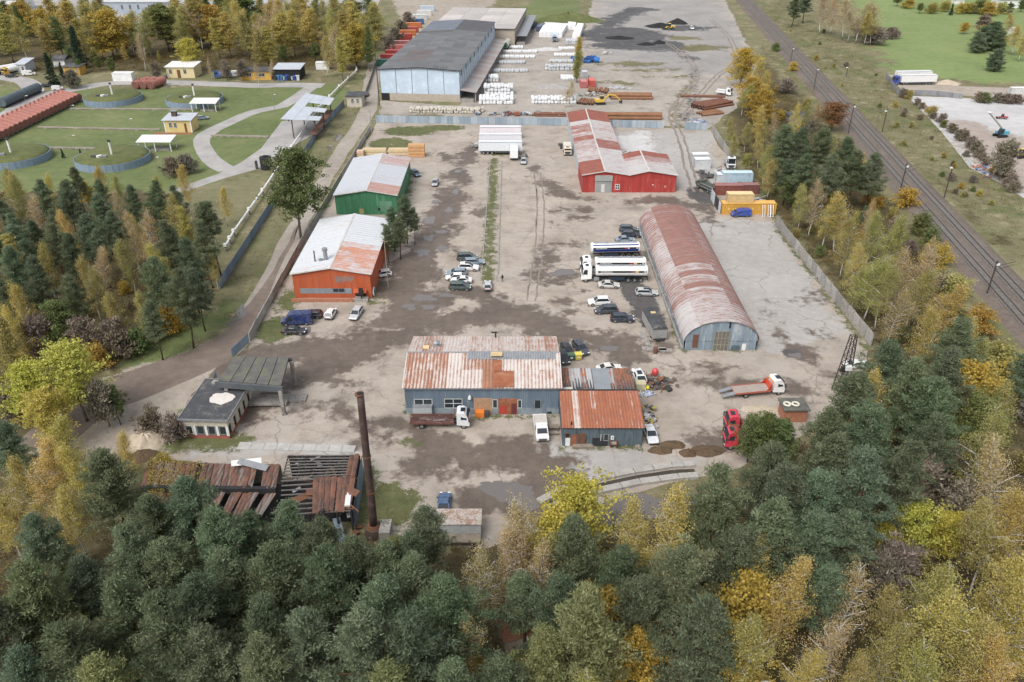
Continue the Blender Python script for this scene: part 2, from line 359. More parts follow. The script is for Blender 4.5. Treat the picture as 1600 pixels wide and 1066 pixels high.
grey = [[(800,690),(1000,700),(1080,720),(900,760),(840,760)], [(300,690),(560,690),(560,720),(280,720)], [(1080,340),(1215,350),(1330,520),(1200,560),(1150,480)], [(960,205),(1110,205),(1130,290),(1060,300),(1010,250),(960,230)]]
white = [[(958,215),(1010,205),(1040,265),(1010,262),(975,240)]]
m_yard = ground_mat('yard_hardstanding', ((.275,.232,.190), (.447,.390,.335)), [
    ('zone0', 2, (.285,.268,.25), (.41,.392,.37), None, .10), ('zone0', 0, MUD_D, MUD_L, .62, .11), ('zone1', 0, (.055,.052,.05), (.13,.12,.115), .75, .18),
    ('zone0', 1, (.055,.07,.025), (.15,.15,.065), None, .5), ('zone1', 1, (.40,.40,.39), (.56,.55,.54), None, .2)], s1=.07, s2=.55, fine=3.2, bump=.35, patches=[((.20,.168,.14),.16,.48,.62,.75),((.345,.32,.29),.06,.50,.62,.6)], post=[((.17,.145,.122),.5,.58,.68,.5)], cracks=.6)
yard_px = [(388,543),(470,388),(583,206),(588,192),(890,192),(1110,203),(1122,226),(1214,356),(1358,542),(1345,600),(1310,650),(1160,730),(1085,748),(960,780),(900,805),(830,835),(760,855),(680,850),(610,835),(560,810),(420,725),(255,722),(262,690),(296,620),(345,572)]
sheet('yard', PX(yard_px), .9, .012, m_yard, [[lambda V: zone(V, (), [(p_, [w_*1.12 for w_ in (ws_ if hasattr(ws_,'__len__') else [ws_]*len(p_))]) for p_, ws_ in mudS], mudB+[(560,600,4,2.5),(610,450,3,6),(820,520,8,2),(1040,540,3,3),(905,330,5,3),(745,330,2.5,4),(690,720,6,3),(1150,600,4,1.5)], 4.0), lambda V: zone(V, (), weedS, weedB, 1.6), lambda V: zone(V, grey, f=3)],
      [lambda V: zone(V, (), tarS, tarB, 1.2), lambda V: zone(V, white, f=3)]], jitter=.8)
# ---- the storage yards beyond the steel fence
coalB = [(975,55,24,26),(955,72,14,10),(1030,68,14,12),(1070,44,16,10),(945,45,8,16),(1005,75,18,8)]
coalS = [([(925,60),(960,30),(1000,15)], [8,14,20]), ([(1040,70),(1075,95),(1090,140),(1070,175),(1062,200)], 2.2), ([(1050,70),(1085,95)], 1.5)]
backG = [(990,100,16,5),(1090,75,16,8),(960,130,8,3),(1070,60,10,6),(1040,120,8,2),(1020,110,14,3),(650,185,14,5)]
m_back = ground_mat('storage_yard_sand', ((.24,.212,.18), (.43,.39,.345)), [
    ('zone0', 2, (.20,.19,.18), (.34,.32,.30), None, .06), ('zone0', 1, (.09,.085,.04), (.19,.17,.09), None, .12), ('zone0', 0, (.045,.045,.05), (.12,.115,.115), None, .07)], s1=.05, s2=.3, fine=1.6, patches=[((.19,.17,.15),.09,.50,.62,.7)], post=[((.15,.13,.115),.3,.57,.68,.5)])
sheet('storage_yard', PX([(590,189),(596,158),(715,165),(775,70),(800,48),(838,38),(915,45),(925,10),(930,-25),(1120,-25),(1165,65),(1190,125),(1150,170),(1108,200),(890,189)]), 2.0, .008, m_back,
      [[lambda V: zone(V, (), coalS, coalB, 6), lambda V: zone(V, (), [([(1062,205),(1050,170),(1085,120)], 2)], backG, 4), lambda V: zone(V, [[(930,0),(1120,0),(1165,70),(1185,120),(1090,120),(930,100)]], f=12)]], jitter=2)
# ---- roads
m_conc = M('road_concrete', (.40,.385,.37), .9, .3, .15); m_dirt = ground_mat('dirt_road_earth', ((.13,.10,.082), (.235,.19,.158)), [], s1=.08, s2=.5, fine=3)
m_track = ground_mat('access_road_gravel', ((.22,.19,.16), (.385,.345,.30)), [], s1=.07, s2=.5, fine=3)
ribbon('service_road', PX([(-30,118),(0,121),(37,126),(52,142),(36,163),(0,188),(-40,215)]), 8, .010, m_conc)
ribbon('service_road', PX([(58,150),(135,136),(175,130),(253,129),(330,131),(400,134),(437,133),(505,134)]), 8, .014, m_conc, wob=.7)
ribbon('service_road', PX([(487,136),(470,148),(440,166),(400,174),(352,194),(322,210),(315,226),(330,250),(356,266)]), 5.5, .018, m_conc, wob=.7)
sheet('concrete_apron', PX([(268,297),(340,272),(375,255),(408,232),(440,190),(520,176),(505,202),(458,228),(410,262),(350,279),(285,301)]), 5, .022, m_conc)
ribbon('access_road', PX([(588,90),(580,130),(577,165),(560,200),(532,240),(502,290),(470,345),(432,420),(400,472),(384,500)]), [6,6,6,5.5,5,4.6,4.6,4.6,4.6,4.6], .010, m_track, wob=.8)
ribbon('dirt_road', PX([(470,348),(432,422),(402,474),(378,512),(345,545),(285,575),(200,605),(130,640),(60,700)]), [.3,1.4,3.6,5,8,10,10,9,8], .014, m_dirt, wob=1.0)
m_rut = ground_mat('rut_soil', ((.15,.125,.105), (.29,.25,.215)), [], s1=.12, s2=.8, fine=4)
m_ballast = ground_mat('ballast_stone', ((.095,.075,.060), (.19,.158,.135)), [], s1=.1, s2=1.2, fine=6)
TX = lambda Y: 102.6+.128*(Y-150)
mb = MB(); secs = []
for Y in range(60, 900, 10):
    x = TX(Y); secs.append([(x-6.2, Y, -.05), (x-4.6, Y, .55), (x, Y, .62), (x+4.6, Y, .55), (x+6.2, Y, -.05)])
mb.loft(secs, caps=False); o = struct(mb.build('railway_ballast', m_ballast))
m_rail = M('rail_steel', (.16,.12,.10), .45, .3, .5, metal=.6); m_sleep = M('sleeper_concrete', (.23,.215,.20), .9, .4, 2)
for k, (dx, lab) in enumerate(((-2.1, 'railway track nearer the works, left one of the pair'), (2.1, 'railway track nearer the green field, right one of the pair'))):
    t = thing('railway_track', lab, 'railway track', (TX(100)+dx, 100, .6), 0, 'railway tracks'); a = math.atan(.128)
    for s in (-.76, .76):
        MB().beam((s-.128*38, -38, .2), (s+.128*700, 700, .2), .11, .16).build('rail', m_rail, t)
    mb = MB()
    for i in range(1100):
        y = -36+i*.62; mb.obox((.128*y, y, .06), 1.3, .13, .07, -a)
    struct(mb.build('sleepers', m_sleep, t), 'stuff')
for pts, off in (([(1062,210),(1050,185),(1056,165),(1078,140),(1088,120),(1080,98),(1050,72),(1030,66)], 1.0), ([(1068,190),(1085,160),(1120,120),(1150,95),(1140,60),(1110,30)], 1.0), ([(1090,300),(1075,260),(1068,230),(1060,205)], 1.0), ([(830,470),(840,400),(845,330),(840,270)], .9)):
    W_ = [np.array(p) for p in PX(pts)]
    for sg in (-1, 1):
        Q = []
        for i, q in enumerate(W_):
            d = W_[min(i+1,len(W_)-1)]-W_[max(i-1,0)]; d = d/np.hypot(*d); Q.append(q+sg*off*np.array([-d[1], d[0]]))
        ribbon('tyre_track', Q, .8 if off == 1.0 else .38, .0155+.0003*len(Q)+.0005*sg, m_rut, sub=2.0, wob=.5)
sheet('town_ground', PX([(-60,-60),(620,-60),(585,20),(420,36),(262,30),(190,44),(-60,48)]), 12, .006, m_conc)
m_plot = ground_mat('plot_concrete', ((.37,.362,.355), (.52,.512,.505)), [('zone0', 0, (.26,.22,.19), (.40,.34,.30), None, .06)], s1=.04, s2=.3, fine=1.5, bump=.15)
sheet('concrete_plot', PX([(1418,150),(1500,153),(1600,160),(1760,172),(1760,340),(1600,310),(1560,285),(1515,262),(1470,205)]), 4, .02, m_plot,
      [[lambda V: zone(V, [[(1470,185),(1530,195),(1600,215),(1700,240),(1760,350),(1560,290),(1510,260)]], f=8)]])
m_sand = ground_mat('plot_sand', (SAND_D, SAND_L), [], s1=.06, s2=.4, fine=2)
sheet('sand_plot', PX([(1388,116),(1400,118),(1470,134),(1600,138),(1760,142),(1760,166),(1600,156),(1500,149),(1412,146)]), 5, .016, m_sand)
# ---- puddles and pools
def blob(name, px, py, rx, ry, z, mat, seed=0, n=26):
    c = G(px, py); P = []
    for i in range(n):
        a = 2*PI*i/n; k = .72+.55*mnoise.noise((math.cos(a)*1.3+seed*7.1, math.sin(a)*1.3, seed*3.3))+.22*mnoise.noise((math.cos(a)*3.5, math.sin(a)*3.5+seed, 1))
        P.append((c[0]+rx*k*1.15*math.cos(a), c[1]+ry*k*1.15*math.sin(a), z))
    mb = MB(); mb.add(P, [tuple(range(n))]); return struct(mb.build(name, mat))
m_water, n_, l_, b_ = nodes('standing_water'); b_.inputs['Base Color'].default_value = (.15,.135,.125,1); b_.inputs['Roughness'].default_value = .07; b_.inputs['Specular IOR Level'].default_value = .5
nbump(n_, l_, nnoise(n_, l_, n_.new('ShaderNodeNewGeometry').outputs['Position'], 1.2, 2), b_, .03, .02)
m_wet = M('wet_mud', (.14,.12,.105), .22, .4, .4)
for i, (px, py, rx, ry) in enumerate(((672,345,2.0,2.6),(690,362,1.6,1.6),(668,372,1.8,2.2),(660,395,1.8,2.2),(700,328,1.2,2.0),(680,315,1.0,1.6),(712,300,.9,2.2),(716,268,1.2,1.6),(690,388,1.6,2.0),
        (660,466,2.6,1.8),(700,462,2.4,1.0),(672,480,2.0,1.2),(640,480,1.5,1.4),(878,426,3.0,2.4),(475,520,1.8,2.2),(800,775,4.2,3.2),(770,760,2.2,1.5),(950,545,2.2,1.1),(1245,556,1.2,1.1),(375,490,1.4,3.2),(362,505,1.0,2.0),(528,215,1.2,5),(515,232,1.0,4),(1080,352,1.8,1.3),(720,440,.9,1.2))):
    blob('puddle', px, py, rx, ry, .020+.0015*i, m_water, i)
# ------------------------------------------------------------ buildings
def XY(px, py, Y):
    d = ray(px, py); t = Y/d[1]; return d[0]*t, CAM_H+d[2]*t
def FR(x0, y0, x1, y1, Y):                   # rectangle seen on a wall that faces the camera at depth Y -> x0,x1,z0,z1
    a, b = XY(x0, y1, Y), XY(x1, y0, Y); return a[0], b[0], a[1], b[1]
m_glass, n_, l_, b_ = nodes('window_glass'); b_.inputs['Base Color'].default_value = (.03,.04,.045,1); b_.inputs['Roughness'].default_value = .12
m_dark = M('dark_void', (.02,.02,.02), .9, .2); m_black = M('black_rubber', (.025,.025,.026), .8, .3, 2)
m_steel = M('galvanised_steel', (.33,.35,.37), .5, .35, .8, dirt=(.22,.17,.13), damt=.3, metal=.2); m_conc2 = M('old_concrete', (.40,.38,.35), .92, .45, .5, dirt=(.14,.13,.11), damt=.45, bump=.2)
m_white = M('white_paint', (.74,.74,.72), .55, .18, .8); m_rust = M('rusted_steel', (.24,.105,.055), .85, .5, .7, dirt=(.10,.06,.05), damt=.6)
m_wood = M('weathered_wood', (.32,.27,.21), .85, .45, 1.5); m_felt = M('roofing_felt', (.085,.088,.095), .88, .45, .4, dirt=(.16,.15,.13), damt=.35)
def wall_xz(mb, poly, y0, y1):
    n = len(poly); return mb.add([(x,y0,z) for x,z in poly]+[(x,y1,z) for x,z in poly], [tuple(range(n)), tuple(range(n,2*n))[::-1]]+[(i,n+i,n+(i+1)%n,(i+1)%n)[::-1] for i in range(n)])
_sheet_cache = {}
def sheet_mesh(w, L, waves, amp, mat, name='roof_sheet'):
    key = (round(w,3), round(L,3), waves, amp, mat.name)
    if key not in _sheet_cache:
        mb = MB(); n = waves*4; prof = []
        for i in range(n+1):
            ph = i % 4; prof.append((w*i/n, amp*(0, 1, 1, 0)[ph] if waves else 0))
        V = [(x, y, z) for y in (0, L) for x, z in prof]+[(0,0,-.03),(w,0,-.03),(0,L,-.03),(w,L,-.03)]
        fs = [(i+1, i, n+1+i, n+2+i)[::-1] for i in range(n)]
        mb.add(V, fs); _sheet_cache[key] = mb.mesh(name, mat)
    return _sheet_cache[key]
def frame_matrix(o, u, d):
    u = Vector(u).normalized(); d = Vector(d).normalized(); n = u.cross(d).normalized()
    m = Matrix((u, d, n)).transposed().to_4x4(); m.translation = Vector(o); return m
def slope(parent, P, u, d, Lu, Ld, nu, nd, mat, colf, waves=2, amp=.06, lift=.05, name='roof_sheet', jit=.02):
    """cover a slope with sheets: P a corner, u along the ridge, d down the fall; normal u x d must point out"""
    u = Vector(u).normalized(); d = Vector(d).normalized(); n = u.cross(d).normalized(); w, L = Lu/nu, Ld/nd
    me = sheet_mesh(w, L+.06, waves, amp, mat, name)
    for j in range(nd):
        for i in range(nu):
            o = inst(name, me, parent); o.matrix_local = frame_matrix(Vector(P)+u*(i*w)+d*(j*L)+n*(lift+.012*(nd-j)+random.uniform(0, jit)), u, d)
            c = colf(i, j); o.color = (c, c, c, 1) if not hasattr(c, '__len__') else (*c, 1)
def window(parent, r, Y, nx=2, nz=1, frame=M('window_frame', (.55,.56,.55), .6, .2), glass=m_glass, deep=.07, sill=False):
    x0, x1, z0, z1 = r; t = .06
    w = MB().box(x0, x1, Y-deep-.02, Y-.01, z0, z1).build('window', glass, parent); fb = MB()
    for i in range(nx+1): x = x0+(x1-x0)*i/nx; fb.box(x-t, x+t, Y-deep-.06, Y-deep-.022, z0-t, z1+t)
    for j in range(nz+1): z = z0+(z1-z0)*j/nz; fb.box(x0-t*.97, x1+t*.97, Y-deep-.055, Y-deep-.024, z-t, z+t)
    fb.build('window_frame', frame, w); return w
def panel(parent, name, r, Y, mat, proud=.06, color=None):
    return MB().box(r[0], r[1], Y-proud, Y-.005, r[2], r[3]).build(name, mat, parent, color=color)
# ---- blue corrugated workshop with patchwork rusty roof
m_blue_sheet = M('blue_grey_sheet', (.20,.265,.33), .7, .45, .5, dirt=(.30,.31,.32), damt=.25, streak=True)
m_rust_roof = rust_sheet('rusty_roof_sheet', (.60,.54,.50), (.33,.165,.105), (.25,.125,.085)); m_oxide = M('red_oxide', (.34,.12,.06), .8, .35, .8, dirt=(.30,.18,.11), damt=.35)
def workshop():
    x0, x1, y0, y1, ze, zr = -16.9, 7.5, 105.1, 120.6, 5.15, 6.8; ym = (y0+y1)/2
    t = thing('workshop', 'long blue sheet metal workshop with patchwork white and rust roof', 'workshop', ((x0+x1)/2, y0, 0))
    X = (x1-x0)/2; D = y1-y0
    MB().box(-X, X, 0, .15, 0, ze).build('front_wall', m_blue_sheet, t); MB().box(-X, X, D-.15, D, 0, ze).build('rear_wall', m_blue_sheet, t)
    for s in (-1, 1):
        mb = MB(); P = [(s*X-.08, 0, 0), (s*X-.08, D, 0), (s*X-.08, D, ze), (s*X-.08, D/2, zr-.1), (s*X-.08, 0, ze)]
        mb.add(P+[(p[0]+.16, p[1], p[2]) for p in P], [(4,3,2,1,0),(5,6,7,8,9)]+[(i,(i+1)%5,5+(i+1)%5,5+i) for i in range(5)]); mb.build('gable_wall', m_blue_sheet, t)
    n = 20; w = 2*X/n; sm = None
    mbw = MB()
    for i in range(4): mbw.box(w*i/4+.03, w*i/4+w/8+.03, -.05, 0, 0, ze-1.25)
    sm = mbw.mesh('wall_sheet', m_blue_sheet)
    for i in range(n): inst('wall_sheet', sm, t, (-X+i*w, -.005-random.uniform(0,.02), 1.22))
    me2 = MB().box(0, w-.02, -.06, 0, 0, 1.2).mesh('wall_base_sheet', M('pale_blue_sheet', (.30,.36,.40), .75, .4, .7, dirt=(.16,.17,.17), damt=.4))
    for i in range(n): inst('wall_base_sheet', me2, t, (-X+i*w, -.004-random.uniform(0,.02), 0.0))
    sl = math.hypot(D/2+.35, zr-ze); dz = (zr-ze)
    mb = MB(); mb.add([(-X-.3,-.3,ze-.08),(X+.3,-.3,ze-.08),(X+.3,D/2,zr-.04),(-X-.3,D/2,zr-.04),(-X-.3,D+.3,ze-.08),(X+.3,D+.3,ze-.08)], [(0,1,2,3),(3,2,5,4)]); rf = mb.build('roof', m_dark, t)
    def cf(i, j):                            # rust of the front slope, as in the photo: bands of sheets of different age
        if j == 0: return (.62+random.uniform(-.1,.15)) if i < 6 else (.30 if i < 8 else (.62 if i < 11 else (.86 if i in (11,12) else .40)))
        return (.62+random.uniform(-.1,.15)) if i < 6 else (.38 if i < 10 else (.98 if i in (11,12) else (.72 if i == 13 else .40+random.uniform(-.1,.1))))
    slope(rf, (X+.3, D/2, zr), (-1,0,0), (0,-(D/2+.35),-dz), 2*X+.6, sl, 22, 2, m_rust_roof, lambda i, j: cf(21-i, j), 2, .07)
    slope(rf, (-X-.3, D/2, zr), (1,0,0), (0,(D/2+.35),-dz), 2*X+.6, sl, 22, 1, m_rust_roof, lambda i, j: .52+random.uniform(-.15,.15) if (i < 5 or i > 8) else .32, 2, .07)
    u = Vector((0,-(D/2+.35),-dz)).normalized()
    RX = lambda px: XY(px, 552, ym)[0]-(x0+x1)/2
    pm = sheet_mesh(.8, 1.9, 2, .06, m_steel, 'patch_sheet')
    for i in range(18):
        o = inst('patch_sheet', pm, rf); o.matrix_local = frame_matrix(Vector((RX(731)+.8+i*.8, D/2+.15, zr+.2)), (-1,0,0), u) if i*.8+RX(731) < X-.4 else frame_matrix(Vector((X, D/2+.15, zr+.2)), (-1,0,0), u)
    ob = inst('oxide_sheet', MB().box(0, 3.2, 0, 3.6, 0, .05).mesh('oxide_sheet', m_oxide), rf); ob.matrix_local = frame_matrix(Vector((RX(800)+.3, D/2, zr))+u*4.6+Vector((0,0,.22)), (-1,0,0), u)
    ob = inst('oxide_sheet', MB().box(0, 1.2, 0, 2.9, 0, .05).mesh('oxide_sheet', m_oxide), rf); ob.matrix_local = frame_matrix(Vector((RX(784), D/2, zr))+u*2.0+Vector((0,0,.22)), (-1,0,0), u)
    MB().obox((RX(776), D/2-.7, zr+.24), .95, .85, .1, 0, -.2).build('skylight_board', M('plywood', (.66,.50,.27), .8, .2, 1), rf)
    MB().obox((RX(664), D/2+2.0, zr-.1), .5, .4, .06, 0, .2).build('roof_patch', M('plywood'), rf)
    mb = MB(); c = (RX(679), D/2+3.2, zr-.55); mb.cyl(c, (c[0],c[1],c[2]+.7), .55, .5, 12); mb.cyl((c[0],c[1],c[2]+.7), (c[0],c[1],c[2]+1.1), .62, .1, 12); mb.build('roof_vent', m_steel, rf)
    mb = MB(); mb.cyl((RX(773), D-.2, ze), (RX(773), D-.2, ze+1.3), .13, n=8); mb.obox((RX(771), D-.2, ze+1.2), .5, .12, .08); mb.build('flue', m_black, rf)
    mb = MB(); mb.beam((-X-.3, -.36, ze-.06), (X+.3, -.36, ze-.06), .14, .12); mb.build('gutter', m_steel, t)
    mb = MB(); mb.beam((-X-.36, D/2, zr+.12), (X+.36, D/2, zr+.12), .35, .06); mb.build('ridge_cap', m_steel, rf)
    for s in (-1,1): MB().beam((s*(X+.34), -.36, ze+.06), (s*(X+.34), D/2, zr+.1), .16, .08).build('verge_trim', M('pale_trim', (.62,.60,.57), .7, .3), rf)
    off = (x0+x1)/2
    def r_(a, b, c, d): r = FR(a, b, c, d, y0); return (r[0]-off, r[1]-off, r[2], r[3])
    window(t, r_(648,623.5,675,634), 0, 2); window(t, r_(695,623,722,637), 0, 2, 2)
    window(t, r_(770,624,777,637), 0, 1); window(t, r_(809,624.5,815,637), 0, 1); window(t, r_(835,624.5,845,638), 0, 1, frame=m_steel)
    d = panel(t, 'wooden_gate', r_(741,622,769,647), 0, M('bare_plank', (.50,.31,.19), .85, .35, 1.2), .11)
    for k in range(7):
        r = r_(741,622,769,647); xx = r[0]+(r[1]-r[0])*(k+.5)/7; MB().box(xx-.19, xx+.19, -.15, -.112, r[2]+.03, r[3]-.03).build('plank', M('bare_plank'), d)
    d = panel(t, 'rusty_gate', r_(779,622.5,808,647), 0, m_oxide, .12); MB().box(*r_(780,634,792,646)[:2], -.16, -.122, *r_(780,634,792,646)[2:]).build('gate_patch', M('red_patch', (.42,.06,.04), .7, .3), d)
    MB().box(*r_(799,630,807,646)[:2], -.16, -.122, *r_(799,630,807,646)[2:]).build('wicket_door', M('maroon_paint', (.16,.04,.04), .7, .3), d)
    panel(t, 'hatch_door', r_(847,632,854,647), 0, m_blue_sheet, .09); panel(t, 'vent_grille', r_(855,643,862,646), 0, m_dark, .1)
    c = XY(734, 620, y0); mb = MB(); mb.beam((c[0]-off, 0, c[1]+.4), (c[0]-off, -.5, c[1]+.4), .07); mb.cyl((c[0]-off, -.5, c[1]+.45), (c[0]-off, -.55, c[1]-.05), .2, .28, 10); mb.build('wall_lamp', m_white, t)
workshop()
# ---- lower annexe at its right: flat felt roof behind, rusty lean-to in front
def annexe():
    x0, x1, y0 = 7.7, 19.6, 96.8; cx = (x0+x1)/2; X = (x1-x0)/2; ym, yb = 105.0, 113.2
    t = thing('annexe', 'low dark blue annexe with bright rust red lean-to roof beside the workshop', 'workshop', (cx, y0, 0)); D, B = ym-y0, yb-y0; zf, zb = 3.55, 4.6
    m_b = M('dark_blue_sheet', (.13,.175,.205), .75, .45, .6, dirt=(.05,.055,.06), damt=.4, streak=True)
    mb = MB(); mb.box(-X, X, 0, .15, 0, zf); mb.build('wall', m_b, t)
    for s in (-1, 1):
        mb = MB(); P = [(s*X-.07,.15,0),(s*X-.07,B,0),(s*X-.07,B,3.4),(s*X-.07,D+.2,3.4),(s*X-.07,D,zb-.1),(s*X-.07,.15,zf)]
        mb.add(P+[(p[0]+.14,p[1],p[2]) for p in P], [(5,4,3,2,1,0),(6,7,8,9,10,11)]+[(i,(i+1)%6,6+(i+1)%6,6+i) for i in range(6)]); mb.build('side_wall', m_b, t)
    MB().box(-X, X, B-.15, B, 0, 3.4).build('wall', m_b, t)
    n = 9; w = 2*X/n
    for i in range(n): MB().box(-X+i*w+.02, -X+i*w+w-.02, -.05-random.uniform(0,.03), -.004, .05, zf-.05).build('wall_sheet', m_b, t)
    rf = MB().add([(-X-.2,-.3,zf-.05),(X+.2,-.3,zf-.05),(X+.2,D,zb-.05),(-X-.2,D,zb-.05)], [(0,1,2,3)]).build('roof', m_dark, t)
    d = (0,-(D+.35),-(zb-zf)); sl = math.hypot(D+.35, zb-zf); m_r = rust_sheet('bright_rust_sheet', (.58,.50,.45), (.33,.125,.068), (.26,.098,.06))
    slope(rf, (X+.25, D, zb), (-1,0,0), d, 2*X+.5, sl, 13, 2, m_r, lambda i, j: .35 if i == 10 else (.66 if i == 7 and j == 0 else .88+random.uniform(-.1,.1)), 2, .05)
    MB().beam((-X-.25, D, zb+.1), (X+.25, D, zb+.1), .35, .06).build('ridge_cap', m_black, rf)
    z2 = 3.5; fl = MB().box(-X-.15, X+.15, D+.1, B+.15, z2-.15, z2).build('flat_roof', m_felt, t)
    m_mix = rust_sheet('patch_roof_sheet', (.46,.46,.46), (.33,.13,.07), (.10,.07,.06))
    k = 0
    for i in range(13):
        w2 = (2*X+.3)/13; me = sheet_mesh(w2, B-D-.4, 2, .05, m_mix)
        if 6 <= i <= 8: continue
        o = inst('roof_sheet', me, fl); o.matrix_local = frame_matrix((X+.15-(12-i)*w2, B, z2+.05+random.uniform(0,.05)), (-1,0,0), (0,-1,-.02))
        o.color = ((.85,.82,.35,.15,.60,.15,0,0,0,.55,.9,.92,.9)[i],)*3+(1,)
    MB().obox((.95, (D+B)/2, z2+.12), 1.35, (B-D)/2-.1, .04, 0).build('grey_roof_panel', M('grey_panel', (.26,.28,.30), .6, .2), fl)
    MB().obox((-X+1.1, D+1.3, z2+.1), 1.0, 1.1, .04, .1).build('white_roof_sheet', M('chipped_white', (.66,.64,.61), .7, .3, 1, dirt=(.4,.2,.1), damt=.35), fl)
    off = cx
    def r_(a,b,c,d_): r = FR(a,b,c,d_,y0); return (r[0]-off, r[1]-off, r[2], r[3])
    panel(t, 'rusty_door', r_(892,679,901,696), 0, m_oxide, .12); panel(t, 'rusty_door', r_(901.5,677,915,692), 0, m_rust, .13); panel(t, 'white_door', r_(883,684,891,696), 0, m_white, .12)
    window(t, r_(883,677,890,683), 0, 1, glass=m_dark, frame=m_rust); window(t, r_(943,678,951,688), 0, 1, glass=m_glass, frame=m_steel)
    s = panel(t, 'wall_sign', r_(954,680.5,959.5,686.5), 0, m_white, .13); q = r_(956,682.5,957.8,684.5); MB().box(q[0], q[1], -.15, -.132, q[2], q[3]).build('sign_mark', m_dark, s)
    panel(t, 'lamp_tube', r_(938,678,939.5,688), 0, m_white, .14); panel(t, 'sooty_patch', r_(925,684,950,697), 0, M('soot', (.035,.038,.042), .9, .4, 1), .085)
    MB().cyl((r_(924,0,925,0)[0], .3, zf), (r_(924,0,925,0)[0], .3, zf+.8), .1, n=8).build('flue', m_black, rf)
annexe()
# ---- barrel vaulted store
def hangar():
    x0, x1, y0, y1 = 31.3, 44.4, 125.0, 183.0; X = (x1-x0)/2; D = y1-y0; zs, za = 1.9, 6.1; cx = (x0+x1)/2
    t = thing('vaulted_store', 'long barrel vaulted store with rust brown corrugated roof and blue end wall', 'hangar', (cx, y0, 0))
    m_w = M('faded_blue_sheet', (.27,.34,.40), .75, .45, .5, dirt=(.42,.44,.45), damt=.35, streak=True)
    def arc(a, off=0): return ((X+.25+off)*math.cos(a), zs+(za-zs+off)*math.sin(a))
    for s in (-1, 1):
        w = MB().box(s*X-.12, s*X+.12, .1, D-.1, 0, zs).build('side_wall', m_w, t); n = 29
        me = MB().box(0, .06, 0, D/n-.05, 0, zs-.05).mesh('wall_panel', m_w)
        for i in range(n): inst('wall_panel', me, w, (s*X+(.125 if s > 0 else -.185), .1+i*(D-.2)/n, 0))
        if s < 0: MB().box(s*X-.55, s*X-.19, .1, D-.1, 0, .55).build('plinth', m_conc2, w)
    m_r = rust_sheet('vault_sheet', (.50,.47,.46), (.27,.145,.118), (.20,.11,.095), axis='x'); n = 54; w = (D+.5)/n
    meshes = []
    for k, (a0, a1) in enumerate(((PI+.02, PI*.70), (PI*.715, PI*.36), (PI*.375, -.02))):
        mb = MB(); S = 8; P = []
        for i in range(S+1):
            a = a0+(a1-a0)*i/S
            for j, h in enumerate((0, .09, .09, 0, 0)):
                x, z = arc(a, h+(.03 if k == 1 else 0)); P.append((x, w*j/4 if j < 4 else w*1.02, z))
        fs = [(i*5+j+1, i*5+j, i*5+5+j, i*5+6+j)[::-1] for i in range(S) for j in range(4)]; mb.add(P, fs); meshes.append(mb.mesh('vault_sheet', m_r))
    mb = MB(); mb.loft([[(arc(PI*i/16, -.05)[0], y, arc(PI*i/16, -.05)[1]) for i in range(17)] for y in (0, D)], caps=False); rf = mb.build('roof', m_dark, t)
    for i in range(n):
        for k in range(3):
            f = i/n; c = (.44 if f < .18 else .56+.10*math.sin(f*9), .50 if f < .20 else (.56 if f < .45 and i % 5 < 3 else .88), .55 if f < .12 else .74)[k]+random.uniform(-.07,.07)
            if k == 0 and f < .15: c = .28+random.uniform(-.1,.1)
            o = inst('vault_sheet', meshes[k], rf, (0, -.25+i*w, random.uniform(0,.02))); o.color = (c,c,c,1)
    P = [(-X,0)]+[(arc(PI-PI*i/20,-.06)[0], arc(PI-PI*i/20,-.06)[1]) for i in range(21)]+[(X,0)]
    for y in (.1, D-.2): mb = MB(); wall_xz(mb, P, y, y+.12); ew = mb.build('end_wall', m_w, t)
    off = cx
    def r_(a,b,c,d_): r = FR(a,b,c,d_,y0); return (r[0]-off, r[1]-off, r[2], r[3])
    for i in range(11):
        xx = -X+.1+i*(2*X-.2)/11; zt = arc(math.acos(max(-1,min(1,(xx+.55)/(X+.25)))))[1]-.45
        MB().box(xx+.02, xx+(2*X-.2)/11-.02, .03+random.uniform(0,.03), .095, .05, zt).build('wall_sheet', m_w, t)
    g = panel(t, 'gate', r_(1113,518,1141,549), 0.0, M('gate_mesh', (.20,.19,.16), .8, .4, 2), .02)
    gr = r_(1113,518,1141,549); fr = MB()
    for k in range(5): x = gr[0]+(gr[1]-gr[0])*k/4; fr.box(x-.05, x+.05, -.1, -.03, gr[2], gr[3])
    for k in range(4): z = gr[2]+(gr[3]-gr[2])*k/3; fr.box(gr[0], gr[1], -.095, -.035, z-.04, z+.04)
    fr.build('gate_frame', M('pale_frame', (.36,.33,.27), .7, .3), g)
    panel(t, 'rusty_door', r_(1081,523,1092,543), 0, m_rust, .05); panel(t, 'pale_panel', r_(1142,540,1156,548), 0, M('dark_blue_sheet'), .04)
    panel(t, 'pale_panel', r_(1158,537,1166,548), 0, m_white, .05); panel(t, 'dark_vent', r_(1139,504,1143,513), 0, m_dark, .06)
    for yy in (10, 18.5, 27.5, 41): MB().obox((-X-.35, yy, 1.75), .3, .35, .3).build('vent_box', m_steel, t)
hangar()
